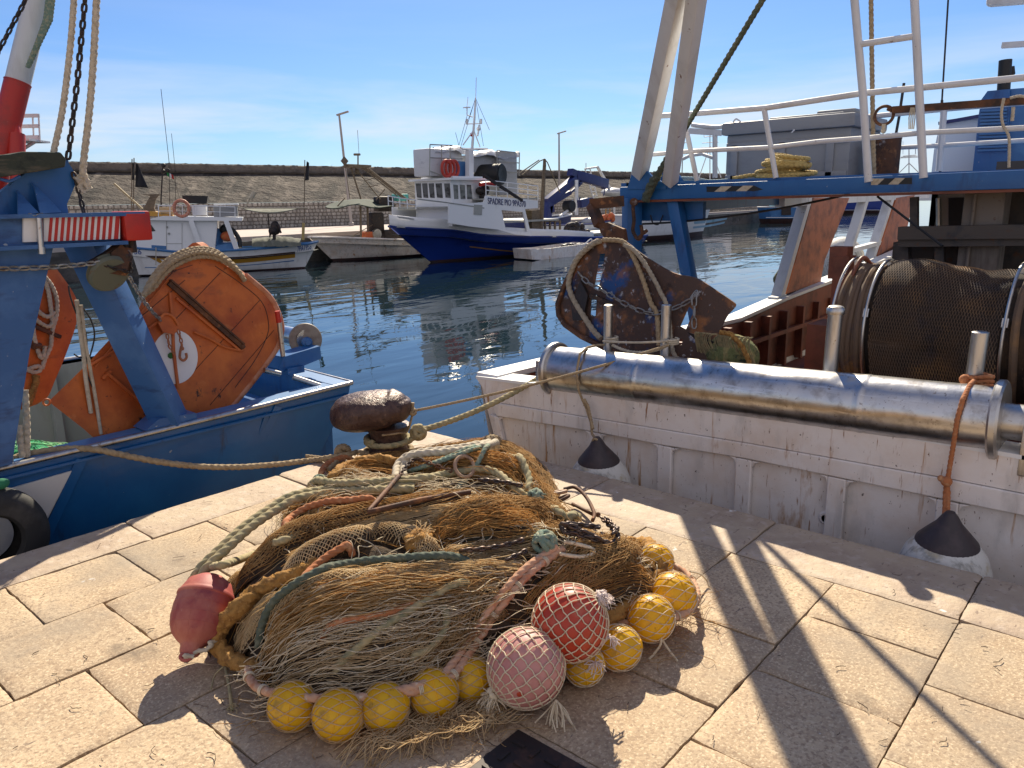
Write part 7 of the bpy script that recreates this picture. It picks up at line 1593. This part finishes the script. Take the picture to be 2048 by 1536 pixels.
    def sheet(a, b): x = 870 + 168 * a; y = 296 + 12 * a + 3 * math.sin(a * 17) - 6 * math.sin(math.pi * min(1, a * 3)) ; p = Pv(x, y, vt - .05 + 1.4 * b); return p + UPZ * (.10 * noise.noise(Vector((a * 14, b * 4, 3))) - .5 * max(0, .15 - b) * 3)
    mb = MB(); mb.grid(sheet, 40, 10); mb.build('plastic_cover', m_tarp, root, angle=180)
    mb = MB()
    for x0, y0, x1, y1 in ((860, 289, 859, 352), (860, 289, 905, 291), (883, 290, 883, 352), (900, 291, 901, 352), (860, 315, 925, 318), (860, 342, 885, 352), (994, 301, 994, 372), (1039, 305, 1038, 352), (995, 301, 1039, 306), (995, 322, 1038, 326), (997, 342, 1035, 345), (921, 296, 960, 300)): mb.tube([Pv(x0, y0, vt - .15), Pv(x1, y1, vt - .15)], .028, 5)
    mb.build('pipe_frame', m_greyp, root)
    mb = MB(); c = Pv(988, 349, vt - .4); mb.rev([(.2, -.02), (.48, -.02), (.52, 0), (.52, 1.3), (.48, 1.32), (.1, 1.32)], c + Vector((.2, -.35, 0)), (-.25, 1, 0), 28); mb.rev([(.2, -.03), (.47, -.05)], c + Vector((.2, -.35, 0)), (-.25, 1, 0), 28, caps=False); mb.build('net_hauler_drum', m_black, root)
    for k in range(3):
        mb = MB(); c = Pv(893 + k * 9, 337, vt - .45); mb.tube([c + Vector((.30 * math.cos(t), .05 * k, .36 * math.sin(t))) for t in [2 * math.pi * j / 22 for j in range(22)]], .075, 8, closed=True); mb.build('lifebuoy', mat('lifebuoy_red', (.50, .05, .03), [((.6, .2, .15), 6, .6, .7)], .6) if k == 0 else MATS['lifebuoy_red'], root)
    mb = MB(); c, s = boxpx(918, 934, 323, 354, vt, .5); mb.box(c, s, bev=.04); mb.build('blue_barrel', m_lblue, root)
    # mast
    vm = VC - .9; p = lambda x, y: Pv(x, y, vm)
    mb = MB(); mb.bar(p(939, 358), p(939, 300), .26, .32, up=(1, 0, 0)); mb.tube([p(944, 300), p(949, 235), p(951, 196)], .07, 8, rf=lambda s: 1 - .5 * s); mb.tube([p(951.5, 196), p(952.5, 155)], .018, 5); mb.tube([p(934, 215), p(934, 230), p(945, 234)], .03, 6); mb.tube([p(934, 214), p(936, 194)], .015, 5); mb.bar(p(929, 215), p(938, 215), .2, .05); mb.tube([p(932, 248), p(962, 247)], .025, 6); mb.tube([p(925, 298), p(975, 298)], .05, 6); mb.tube([p(958, 250), p(957, 262), p(955, 272)], .05, 6)
    for x, y in ((934, 242), (962, 242)): mb.tube([p(x, y + 6), p(x, y - 4)], .06, 8)
    mb.sphere(p(957, 258), .10, 8); mb.tube([p(946, 262), p(926, 290)], .03, 6); mb.tube([p(948, 262), p(960, 294)], .03, 6)
    mb.build('mast', m_cabin, root)
    mb = MB()
    for x0, y0, x1, y1 in ((951, 196, 922, 292), (951, 196, 979, 260), (951, 196, 967, 292), (950, 200, 937, 238), (934, 232, 918, 290), (911, 265, 918, 292)): mb.tube([p(x0, y0), p(x1, y1)], .010, 4)
    mb.build('stay', m_dark, root)
    mb = MB(); mb.plate([p(941, 266), p(948, 268), p(947, 274), p(940, 272)], (0, .02, 0)); mb.build('pennant', m_redp, root, smooth=False)
    mb = MB(); mb.bar(q(966, 350), q(1044, 401), .12, .12); mb.build('boom', m_dark, root)
    # aft gear
    va = VN + .5; e = lambda x, y: Pv(x, y, va)
    mb = MB(); mb.tube([e(1081, 472), e(1085, 400), e(1089, 330), e(1089, 318)], .13, 8, rf=lambda s: 1 - .45 * s); mb.tube([e(1044, 350), e(1080, 322), e(1089, 318), e(1095, 325), e(1120, 385)], .03, 5); mb.tube([e(1040, 346), e(1078, 320)], .03, 5); mb.build('derrick_post', m_wood, root)
    mb = MB(); c, s = boxpx(1064, 1080, 420, 472, va, .5); mb.box(c, s); c, s = boxpx(1079, 1122, 440, 445, va, 1.4); mb.box(c, s)
    for x in (1081, 1090, 1100, 1110, 1120): mb.bar(e(x, 440), e(x, 472), .09, .09, up=(1, 0, 0))
    mb.bar(e(1080, 468), e(1124, 468), .1, .1); mb.build('timber_crate', m_wood, root, smooth=False)
    mb = MB(); rr = random.Random(12)
    mb.tube(smooth_pts([e(1132, 474), e(1132, 456), e(1142, 448), e(1156, 452)], 5), .12, 8)
    for k in range(14): mb.sphere(e(rr.uniform(1138, 1176), rr.uniform(452, 470)), rr.uniform(.15, .3), 8, (1, .8, rr.uniform(.6, 1.1)))
    mb.build('winch_gear', m_dark, root)
    mb = MB(); mb.tube(smooth_pts([e(960, 369), e(975, 367), e(990, 369)], 4), .1, 8); mb.build('red_tarp_roll', m_redp, root)
    mb = MB(); rr = random.Random(9)
    for k in range(12): mb.sphere(q(rr.uniform(975, 992), rr.uniform(376, 394)) + Vector((0, .6, 0)), rr.uniform(.12, .22), 8)
    mb.build('outboard_gear', m_dark, root)
    # punt lying alongside
    pr = thing('white_punt', Pz(1120, 515, -1.2), 'small scuffed white punt lying alongside the deep blue boat', 'punt')
    yb, yt = 519, 499; vq = VN - 1.5; pp = lambda x, y, d=0: Pv(x, y, vq + d)
    mb = MB(); A = [pp(1061, 499), pp(1098, 497), pp(1150, 490), pp(1184, 486)]; Bb = [pp(1064, 519), pp(1098, 520), pp(1150, 516), pp(1180, 508)]
    n = len(A); w = Vector((.4, 1.5, 0)); vs = A + Bb + [x + w for x in A] + [x + w for x in Bb]
    mb.add(vs, [(i, i + 1, n + i + 1, n + i) for i in range(n - 1)] + [(2 * n + i, 2 * n + i + 1, 3 * n + i + 1, 3 * n + i) for i in range(n - 1)] + [(0, n, 3 * n, 2 * n), (n - 1, 2 * n - 1, 4 * n - 1, 3 * n - 1)] + [(n + i, n + i + 1, 3 * n + i + 1, 3 * n + i) for i in range(n - 1)])
    o = mb.build('hull', m_trans, pr, smooth=False); sm = o.modifiers.new('thick', 'SOLIDIFY'); sm.thickness = .05
    mb = MB()
    for k in range(10): mb.sphere(pp(rr.uniform(1125, 1160), rr.uniform(489, 495), .5), rr.uniform(.1, .2), 8, (1.3, 1, .6))
    mb.build('dark_gear', m_black, pr); mb = MB(); mb.tube(smooth_pts([pp(1168, 490), pp(1182, 478), pp(1184, 486)], 5), .03, 6); mb.build('hoop', m_white, pr)
spadre()

def small_boat():
    pA, pB = Pz(250, 555, -1.2), Pz(612, 540, -1.2); a = (pA - pB).normalized(); n = Vector((a.y, -a.x, 0))
    if n.dot(Vector((.73, .64, 0))) < 0: n = -n
    B = 2.5; O = pB + n * (B / 2); pn = n
    S = lambda x, y, d=0.0: Pn(x, y, pB + n * d, n)
    root = thing('white_fishing_boat', O + a * 4, 'small white fishing boat with ochre stripe and blue trim across the harbour', 'fishing boat')
    sv = lambda x, y: ((S(x, y) - pB).dot(a), S(x, y).z)
    sh = sorted([sv(x, y) for x, y in ((636, 483), (600, 489), (537, 496), (481, 500), (368, 505), (279, 497), (200, 489), (140, 480))])
    sh[0] = (0.0, Pn(634, 483, O, n).z)
    L = sv(150, 550)[0]
    rk = -(Pn(636, 483, O, n) - O).dot(a)
    h, sp = far_hull(root, O, a, n, L, B, sh, (m_white, m_boot), fore=.38, canoe=True, rake=max(.5, rk), flare=.28, boot=.06, rail=m_lblue, deck=.35)
    mb = MB(); band(mb, sp, [(290, 511), (400, 514), (480, 513), (590, 503)], [(300, 515.5), (400, 519), (480, 518), (590, 508)]); mb.build('dark_stripe', m_boot, h)
    mb = MB(); band(mb, sp, [(300, 515.5), (400, 519), (480, 518), (590, 508)], [(320, 526), (400, 527), (480, 526), (590, 515)]); mb.build('ochre_stripe', m_yelp, h)
    mb = MB(); band(mb, sp, [(290, 534), (400, 535), (500, 529), (588, 520)], [(290, 535.5), (400, 536.5), (500, 530.5), (588, 522)]); mb.build('blue_stripe', m_lblue, h)
    text_on('7PA1958', (594, 503.5), (622, 497.5), 11, lambda x, y: sp(x, y, .02), m_navy2, h, 'number_lettering')
    text_on('56', (268, 508), (283, 508.5), 11, lambda x, y: sp(x, y, .02), m_navy2, h, 'number_lettering')
    e = lambda x, y, d=.30: S(x, y, d)
    T = n * 1.7
    mb = MB(); cutplate(mb, [(262, 440), (435, 441), (430, 497), (368, 502), (335, 500), (262, 494)], [], e, T, 30); ca = mb.build('cabin', m_cabin, root, smooth=False)
    for pts in ([(290, 443), (297, 442), (311, 462), (304, 463)], [(281, 452), (286, 448), (294, 463), (286, 463)]):
        mb = MB(); mb.plate([e(x, y, .285) for x, y in pts], n * .01); mb.build('window', m_glass, ca, smooth=False)
    mb = MB()
    for x0, y0, x1, y1 in ((333, 442, 333, 499), (364, 446, 364, 497), (333, 487, 364, 487)): mb.bar(e(x0, y0, .288), e(x1, y1, .288), .015, .02, up=n)
    for x, y in ((334, 454), (338, 467)): mb.box(e(x, y, .27), (.06, .06, .08))
    mb.build('door_outline', m_greyp, ca, smooth=False)
    mb = MB(); mb.plate([e(290, 440, .1), e(325, 432, .1), e(485, 435, .1), e(484, 442, .1), e(345, 441, .1)], n * 2.1); mb.build('roof', m_cabin, ca, smooth=False)
    mb = MB(); mb.bar(e(382, 441, .15), e(402, 498, .15), .2, .14, up=n); mb.bar(e(452, 441, .15), e(473, 498, .15), .2, .14, up=n); mb.build('roof_pillar', m_cabin, root, smooth=False)
    mb = MB(); mb.plate([e(432, 457, .9), e(446, 457, .9), e(446, 485, .9), e(476, 485, .5), e(476, 500, .3), e(368, 501, .3), e(368, 492, .3), e(432, 490, .5)], n * .2); mb.plate([e(303, 490, .28), e(333, 492, .28), e(333, 499, .28), e(303, 496, .28)], n * .02); mb.build('blue_locker', m_lblue, root, smooth=False)
    mb = MB(); mb.sphere(e(454, 473, .7), .28, 10, (1, 1, .8)); mb.build('orange_bag', m_fish, root)
    mb = MB(); mb.sphere(e(449, 460, .9), .22, 10, (1, 1, 1.1)); mb.tube(smooth_pts([e(446, 452, .8), e(465, 460, .7), e(478, 478, .6), e(480, 495, .5)], 5), .10, 8); mb.build('dark_hose', m_black, root)
    mb = MB(); mb.plate([e(282, 432, .5), e(300, 422, .5), e(340, 428, .5), e(343, 433, .5)], n * 1.2); mb.build('ochre_coaming', mat('ochre_paint', (.50, .26, .04), [], .6), root, smooth=False)
    mb = MB(); mb.plate([e(288, 415, .7), e(300, 392, .7), e(282, 389, .7), e(320, 388, .7), e(312, 397, .7), e(308, 415, .7), e(312, 425, .7), e(286, 425, .7)], n * .15); mb.build('wooden_seat', m_wood, root, smooth=False)
    # rail and boxes on the roof
    mb = MB(); P = [(317, 411), (340, 411), (365, 411), (390, 412), (415, 412), (440, 413), (470, 414)]
    mb.tube([e(x, y, .2) for x, y in P], .02, 5); mb.tube([e(x, y + 11, .2) for x, y in P], .014, 5)
    for x, y in P: mb.tube([e(x, y, .2), e(x, 435, .2)], .018, 5)
    mb.build('roof_rail', m_cabin, root)
    mb = MB(); c = e(363, 417, .14); mb.tube([c + (a * math.cos(t) + UPZ * math.sin(t) * 1.12) * .30 for t in [2 * math.pi * k / 24 for k in range(24)]], .07, 8, closed=True); mb.build('life_ring', m_orlife, root)
    def bx(x0, x1, y0, y1, d, dep, m, nm, bev=.02): mb = MB(); p, q_ = e(x0, y1, d), e(x1, y0, d); c = p.lerp(q_, .5) + n * dep / 2; mb.box(c, ((q_ - p).to_2d().length, dep, q_.z - p.z), (a, n, UPZ), bev); mb.build(nm, m, root, smooth=False)
    bx(385, 411, 410, 431, .5, .8, m_cabin, 'white_cool_box'); bx(320, 348, 414, 430, .5, .8, mat('straw_crate', (.45, .32, .18), [], .8), 'straw_crate'); bx(428, 474, 412, 434, .4, .9, m_grey, 'grey_bin'); bx(427, 476, 407, 411, .35, 1.0, m_cabin, 'bin_lid')
    mb = MB(); mb.plate([e(364, 391, .6), e(416, 392, .6), e(413, 408, .6), e(366, 406, .6)], n * .8); mb.build('black_tarp', m_black, root, smooth=False)
    mb = MB(); mb.tube(smooth_pts([e(476, 414, .5), e(490, 415, .5), e(500, 396, .5), e(508, 386, .5)], 5), .035, 6); mb.tube([e(501, 398, .5), e(510, 384, .5)], .10, 8); mb.tube([e(482, 416, .5), e(614, 416, .5)], .03, 5); mb.build('davit', m_cream, root)
    mb = MB(); mb.grid(lambda s, t: e(485 + 110 * s, 417 + 9 * math.sin(math.pi * s) * t, .5 + .8 * (1 - t)), 16, 4); o = mb.build('grey_awning', m_canvas, root); sm = o.modifiers.new('thick', 'SOLIDIFY'); sm.thickness = .02
    mb = MB(); mb.tube([e(536, 428, .6), e(540, 475, .6)], .03, 6); mb.bar(e(548, 452, .6), e(549, 492, .6), .14, .14, up=n); mb.sphere(e(551, 456, .6), .26, 12, (1, .6, 1.2)); mb.sphere(e(545, 462, .5), .18, 10); mb.tube(smooth_pts([e(540, 470, .5), e(553, 450, .5), e(562, 466, .5)], 4), .05, 6); mb.build('pot_hauler', m_dark, root)
    def cv(s, t): x = 504 + 98 * s; y = 493 - 20 * math.sin(math.pi * min(1, t)) ** .6 * (.75 + .25 * math.sin(s * 3)); return e(x, y, .25 + 1.5 * t) + UPZ * (.05 * noise.noise(Vector((s * 12, t * 4, 2))))
    mb = MB(); mb.grid(cv, 40, 14); mb.build('canvas_cover', m_canvas, root, angle=180)
    mb = MB(); mb.tube([e(607, 446, .8), e(606, 480, .8)], .11, 10, rf=lambda s: .6 + .6 * math.sin(math.pi * s)); mb.build('yellow_marker', mat('dull_yellow', (.45, .33, .13), [], .8), root)
    def flag(x, y0, y1, pts, d=.8):
        mb = MB(); mb.tube([e(x, y0, d), e(x + (y1 - y0) * -.01, y1, d)], .022, 6); po = mb.build('marker_pole', m_wood, root)
        mb = MB(); mb.grid(lambda s, t: e(*[(1 - t) * ((1 - s) * pts[0][i] + s * pts[1][i]) + t * ((1 - s) * pts[3][i] + s * pts[2][i]) for i in (0, 1)], d) + n * (.08 * math.sin(s * 5 + t * 2)), 8, 8); o = mb.build('black_flag', m_cloth, po); sm = o.modifiers.new('thick', 'SOLIDIFY'); sm.thickness = .01
    flag(608, 480, 320, [(614, 322), (618, 326), (618, 360), (610, 361)]); flag(267, 420, 316, [(272, 326), (276, 328), (296, 376), (270, 374)]); flag(263, 425, 318, [(265, 326), (268, 326), (268, 360), (264, 360)])
    mb = MB(); mb.tube([e(322, 178, .9), e(338, 322, .9), e(340, 432, .9)], .012, 5); mb.tube([e(343, 267, .9), e(350, 335, .9), e(352, 432, .9)], .010, 5); mb.tube([e(338, 322, .9), e(360, 400, .9)], .006, 4); mb.tube([e(350, 340, .9), e(390, 400, .9)], .006, 4); mb.tube([e(326, 328, .9), e(322, 400, .9), e(324, 432, .9)], .03, 6); mb.sphere(e(327, 331, .9), .10, 8); mb.sphere(e(326, 343, .9), .10, 8); mb.sphere(e(336, 341, .9), .09, 8); mb.build('aerial', m_dark, root)
    fm = MB(); c3 = (('flag_green', (.03, .22, .06)), ('flag_white', (.7, .7, .7)), ('flag_red', (.45, .03, .02)))
    for k, (nm, col) in enumerate(c3):
        mb = MB(); mb.grid(lambda s, t: e(333 + 4.6 * (k + s) + t * 1.5, 343 + 4.5 * (k + s) * 1.0 + 9 * t - 2 * (k + s), .9), 3, 3); o = mb.build(nm, mat(nm, col, [], .9), root); sm = o.modifiers.new('thick', 'SOLIDIFY'); sm.thickness = .01
    mb = MB(); mb.tube([e(228, 367, .7), e(285, 418, .7)], .045, 6); mb.build('bamboo_pole', mat('bamboo', (.42, .32, .18), [], .7), root)
    mb = MB(); mb.tube(smooth_pts([e(312, 495, -.02), e(312, 530, -.04)], 3), .02, 5); mb.build('fender_line', m_cream, root)
small_boat()

def awning_boat():
    pB = Pz(690, 524, -1.2); a = Vector((1, -.12, 0)).normalized(); n = Vector((.12, 1, 0)).normalized()
    S = lambda x, y, d=0.0: Pn(x, y, pB + n * d, n)
    root = thing('awning_boat', pB + a * 4, 'grey white boat with dark green awning and lattice mast behind the deep blue bow', 'fishing boat')
    sv = lambda x, y: ((S(x, y) - pB).dot(a), S(x, y).z)
    sh = [(0, S(664, 472, 1.2).z), sv(720, 474), sv(790, 479), sv(850, 481), sv(900, 483)]
    h, sp = far_hull(root, pB + n * 1.2, a, n, sv(905, 500)[0], 2.4, sh, (m_trans, m_boot), fore=.3, rake=1.3, flare=.35, boot=.12, deck=.3)
    mb = MB(); band(mb, sp, [(767, 490), (769, 490), (771, 490)], [(768, 518), (772, 519), (779, 519)]); mb.build('rust_streak', mat('rust_streak', (.33, .19, .06), [((.5, .45, .4), 5, .5, .65)], .7), h)
    e = lambda x, y, d=.8: S(x, y, d)
    def aw(s, t): x = 650 + 140 * s; y = 413 - 15 * math.sin(math.pi * min(1, s * 1.0)) ** .7 + (14 * math.sin(math.pi * s) ** .5) * (1 - t) + 3 * math.sin(s * 11) * (1 - t); return e(x, y, .2 + 1.9 * t)
    mb = MB(); mb.grid(aw, 30, 8); o = mb.build('green_awning', m_dcanvas, root, angle=180); sm = o.modifiers.new('thick', 'SOLIDIFY'); sm.thickness = .03
    mb = MB()
    for x0, y0, x1, y1, r in ((702, 335, 722, 398, .05), (710, 335, 760, 398, .03), (724, 335, 795, 392, .035), (732, 336, 806, 396, .05), (737, 337, 818, 402, .045), (692, 330, 736, 332, .06), (730, 362, 748, 356, .02), (734, 374, 756, 370, .02), (690, 330, 700, 398, .02), (716, 330, 716, 310, .04), (708, 309, 720, 309, .06), (718, 308, 715, 260, .012), (688, 336, 688, 314, .02), (752, 400, 770, 378, .03), (675, 412, 690, 396, .03)): mb.tube([e(x0, y0), e(x1, y1)], r, 6)
    mb.box(e(689, 322), (.3, .1, .3), (Vector((.7, 0, .7)), Vector((0, 1, 0)), Vector((-.7, 0, .7)))); mb.box(e(714, 333), (1.1, 1.0, .12), (a, n, UPZ)); mb.sphere(e(714, 343), .14, 8)
    mb.build('lattice_mast', m_wood, root)
    mb = MB()
    for x in (721, 735): mb.tube([e(x, 412), e(x + 1, 474)], .06, 6)
    mb.tube([e(702, 474), e(779, 430)], .02, 5); mb.build('awning_pole', m_wood, root)
    mb = MB(); mb.box(e(752, 444, 1.0), (.75, .5, 1.0), (a, n, UPZ), .1); mb.box(e(768, 408, 1.4), (1.0, .6, .8), (a, n, UPZ), .1); mb.box(e(785, 470, 1.0), (1.5, .8, .6), (a, n, UPZ), .1); mb.build('dark_bundle', m_dark, root)
    mb = MB(); mb.box(e(737, 470, .8), (.6, .5, .35), (a, n, UPZ), .05); mb.build('orange_crate', m_fish, root); mb = MB(); mb.rev([(.26, -.1), (.3, 0), (.26, .1)], e(753, 468, .6), -n, 16); mb.build('hauler_wheel', m_post, root)
    mb = MB(); mb.box(e(800, 395, 1.6), (.75, .6, .38), (a, n, UPZ), .05); mb.build('turquoise_crate', m_turq, root)
    mb = MB(); mb.grid(lambda s, t: e(778 + 30 * s, 434 + 28 * t, .9 + .2 * math.sin(s * 9)), 8, 6); o = mb.build('ochre_net_drape', m_ochre, root); sm = o.modifiers.new('thick', 'SOLIDIFY'); sm.thickness = .03
awning_boat()

def crane_boats():
    V = 30.5; e = lambda x, y, d=0.0: Pv(x, y, V + d); X, Y = Vector((1, 0, 0)), Vector((0, 1, 0))
    root = thing('navy_crane_boat', e(1120, 470), 'navy workboat with a folding navy crane behind the deep blue boat', 'workboat')
    b = Pz(1100, 478, -1.2); O = Vector((e(1166, 470).x, V + 1.2, -1.2)); sh = [(0, e(1166, 428).z), (3, e(1130, 436).z), (8, e(1095, 438).z)]
    far_hull(root, O, -X, Y, 8, 2.4, sh, (m_navy, m_boot), fore=.4, rake=.3, flare=.3, rail=m_cabin, deck=.3)
    mb = MB(); mb.bar(e(1092, 440, 1), e(1096, 405, 1), .5, .5, up=(1, 0, 0)); mb.bar(e(1092, 405, 1), e(1152, 356, 1), .45, .50, bev=.03); mb.bar(e(1098, 410, 1), e(1140, 385, 1), .25, .25); mb.bar(e(1098, 412, 1), e(1100, 425, 1), .5, .4, up=(1, 0, 0)); mb.bar(e(1140, 344, 1), e(1158, 352, 1), .45, .45); mb.bar(e(1150, 350, 1), e(1212, 368, 1), .5, .62, bev=.03); mb.bar(e(1152, 344, 1), e(1212, 364, 1), .2, .16); mb.bar(e(1209, 366, 1), e(1209, 378, 1), .35, .3, up=(1, 0, 0)); mb.bar(e(1141, 385, 1), e(1163, 366, 1), .14, .14); mb.plate([e(1158, 364, .8), e(1170, 362, .8), e(1162, 368, .8)], Y * .3); mb.tube([e(1210, 378, 1), e(1207, 392, 1)], .04, 6); mb.build('folding_crane', m_navy, root, angle=30)
    mb = MB(); mb.rev([(.1, -.1), (.35, -.1), (.38, 0), (.35, .5), (.1, .5)], e(1143, 412, .4), Y, 18); mb.build('hauler', m_black, root)
    mb = MB(); mb.tube([e(1153, 430, .6), e(1153, 360, .6)], .12, 8); mb.tube([e(1148, 424, .6), e(1145, 400, .6)], .06, 6); mb.bar(e(1120, 432, .5), e(1140, 418, .5), .1, .12); mb.build('white_post', m_cabin, root)
    mb = MB(); mb.bar(e(1157, 408, .4), e(1180, 403, .4), .5, .5); mb.tube([e(1157, 404, .3), e(1160, 395, .3)], .06, 6); mb.build('blue_locker', m_navy, root, smooth=False)
    V2 = 28.6; e2 = lambda x, y, d=0.0: Pv(x, y, V2 + d)
    root = thing('open_boat', e2(1200, 470), 'white open boat with blue gunwale full of orange net floats', 'open boat')
    O = Vector((e2(1243, 470).x, V2 + 1.0, -1.2)); sh = [(0, e2(1243, 438).z), (3, e2(1200, 447).z), (7, e2(1160, 448).z)]
    far_hull(root, O, -X, Y, 7, 2.0, sh, (m_white, m_boot), fore=.4, rake=.6, flare=.35, rail=m_navy, deck=.3)
    rr = random.Random(5); mb = MB()
    for k in range(30): mb.sphere(e2(rr.uniform(1196, 1226), rr.uniform(431, 441), .5), rr.uniform(.10, .22), 8)
    mb.build('orange_floats', m_fish, root); mb = MB(); c = e2(1180, 444, .6); mb.sphere(c, .5, 12, (1.4, 1, .6)); mb.build('pale_tarp', m_tarp, root)
    mb = MB()
    for x in (1211, 1219): mb.tube([e2(x, 440, .5), e2(x + 1, 418, .5)], .04, 6)
    mb.build('yellow_pole', m_yelp, root)
    # frame with ladder leaning behind
    V3 = 34; e3 = lambda x, y: Pv(x, y, V3); root = thing('ladder_gantry', e3(1190, 410), 'tall pale frame with a leaning ladder behind the navy crane', 'gantry')
    mb = MB(); mb.bar(e3(1170, 338), e3(1195, 334), .12, .12); mb.tube([e3(1195, 334), e3(1230, 395)], .12, 6); mb.tube([e3(1170, 338), e3(1185, 392)], .05, 5); mb.tube([e3(1180, 338), e3(1194, 392)], .05, 5)
    for k in range(7): t = k / 6; mb.tube([e3(1170 + 15 * t, 338 + 54 * t), e3(1180 + 14 * t, 338 + 54 * t)], .035, 5)
    mb.tube([e3(1172, 336), e3(1172, 326)], .03, 5); mb.build('frame', m_gwhite, root)
    mb = MB(); mb.tube([e3(1228, 393), e3(1229, 432)], .08, 6); mb.tube([e3(1186, 390), e3(1190, 432)], .06, 6); mb.build('frame_foot', m_gwhite, root)
    mb = MB(); mb.sphere(e3(1226, 385), .8, 14, (1.5, 1, .45)); mb.build('folded_tarp', m_tarp, root)
crane_boats()

def striped_boat():
    pB = Pz(1443, 472, -1.2); pA = Pz(1282, 484, -1.2); a = (pA - pB).normalized(); n = Vector((a.y, -a.x, 0))
    if n.dot(Vector((.73, .64, 0))) < 0: n = -n
    S = lambda x, y, d=0.0: Pn(x, y, pB + n * d, n); sv = lambda x, y: ((S(x, y) - pB).dot(a), S(x, y).z)
    root = thing('striped_boat', pB + a * 4, 'white boat with two pale blue bow stripes seen below the blue gantry', 'fishing boat'); B = 3.6
    sh = [(0, S(1476, 400, 1.8).z), sv(1400, 405), sv(1370, 425), sv(1330, 430), sv(1240, 432)]
    h, sp = far_hull(root, pB + n * (B / 2), a, n, 11, B, sorted(sh), (m_white, m_boot), fore=.42, rake=1.3, flare=.35, boot=.35, deck=.3, wl=-1.2)
    mb = MB(); band(mb, sp, [(1388, 443), (1420, 440), (1455, 434)], [(1388, 448), (1420, 445), (1453, 439)]); band(mb, sp, [(1386, 453), (1420, 449), (1450, 443)], [(1386, 457), (1420, 453), (1448, 447)]); mb.build('pale_blue_stripe', mat('pale_blue_paint', (.22, .38, .50), [], .5), h)
    mb = MB(); mb.plate([S(1362, 402, .4), S(1394, 402, .4), S(1394, 428, .4), S(1362, 430, .4)], n * 2.4); mb.plate([S(1285, 434, .5), S(1310, 434, .5), S(1310, 440, .5), S(1285, 440, .5)], n * .5); ca = mb.build('cabin', m_greyp, root, smooth=False)
    mb = MB(); mb.plate([S(1300, 400, .6), S(1362, 398, .6), S(1362, 440, .6), S(1300, 442, .6)], n * 2.0); mb.build('aft_shelter', m_cabin, root, smooth=False)
striped_boat()

def blue_boats():
    for (x0, x1, yt, yb, d0, lab) in ((1529, 1617, 414, 447, 1, 'small blue boat with dark hatch moored far off beside the pale quay'), (1640, 1800, 396, 428, 2, 'far blue boat seen between the brown window bars of the white trawler')):
        pB = Pz(x0, yb, -1.2); D = -(CR.transposed() @ (pB - EYE)).z; er, ef = Vector((.6586, -.7526, 0)), Vector((.7526, .6586, 0))
        S = lambda x, y, d=0.0: Pn(x, y, pB + ef * d, ef); zt = S(x0, yt).z; w = (S(x1, yb) - S(x0, yb)).length
        root = thing('blue_boat', S((x0 + x1) / 2, yb, 2), lab, 'boat', 'blue boats far across the harbour')
        sh = [(0, zt), (w, zt - .1)]; mid = pB + ef * 1.6
        h, sp = far_hull(root, Vector((mid.x, mid.y, -1.2)), er, ef, w, 3.2, sh, (m_lblue if d0 == 1 else m_bluedk, m_boot), fore=.15, rake=.4, flare=.15, boot=.5, rail=m_white, deck=.3)
        mb = MB(); zl = -1.2 + .62; mb.bar(S(x0 + 2, yb) + UPZ * .66 - ef * .05, S(x1 - 4, yb) + UPZ * .66 - ef * .05, .06, .06); mb.build('white_line', m_white, h, smooth=False)
        if d0 == 1:
            mb = MB(); mb.plate([S(1563, 415, -.06), S(1582, 415, -.06), S(1582, 430, -.06), S(1563, 430, -.06)], ef * .04); mb.build('hatch', m_dark, h, smooth=False)
            mb = MB(); mb.bar(S(1540, 412, .6), S(1562, 404, .6), .8, .5, bev=.1); mb.build('skiff_cover', mat('pale_turquoise', (.3, .45, .45), [], .6), root); rr = random.Random(2); mb = MB()
            for k in range(14): mb.box(S(rr.uniform(1575, 1612), rr.uniform(404, 413), 1.0), (rr.uniform(.3, .7), .4, rr.uniform(.3, .9)), bev=.05)
            for x in (1578, 1590, 1604): mb.tube([S(x, 414, 1), S(x, 392, 1)], .05, 5)
            mb.build('deck_gear', m_dark, root)
        else:
            mb = MB(); mb.bar(S(1680, 394, 1.6), S(1790, 392, 1.6), 2.0, 1.2); mb.build('deckhouse', m_white, root, smooth=False)
    # rigs of boats beyond the far end
    for px, yt, yb, lab in ((1420, 262, 345, 'distant boat rig with aerials seen between the white gantry legs'), (1818, 296, 338, 'distant boat rig with cross trees seen under the white railing')):
        D = 95; c = lambda x, y: Pd(x, y, D); root = thing('distant_rig', c(px, yb) - UPZ * 2.5, lab, 'mast')
        mb = MB(); mb.tube([c(px, yb + 40), c(px, yt + 40), c(px, yt)], .07, 5); mb.tube([c(px - 30, yb + 40), c(px + 30, yb + 40)], .3, 5)
        for k, dy in enumerate((12, 24, 34) if px < 1500 else (16, 18, 20)): mb.tube([c(px - 12 - 4 * k, yt + dy), c(px + 14 + 3 * k, yt + dy - 2)], .05, 5)
        mb.tube([c(px, yt + 30), c(px + 22, yb + 10)], .06, 5); mb.tube([c(px, yt + 30), c(px - 22, yb + 10)], .06, 5); mb.tube([c(px - 12, yt + 12), c(px - 12, yt - 14)], .03, 4); mb.tube([c(px + 13, yt + 12), c(px + 13, yt)], .05, 5)
        mb.build('rig', m_gwhite, root)
        mb = MB(); mb.bar(c(px - 34, yb + 50), c(px + 40, yb + 50), 3, 1.6); mb.build('hull', m_white, root, smooth=False)
blue_boats()
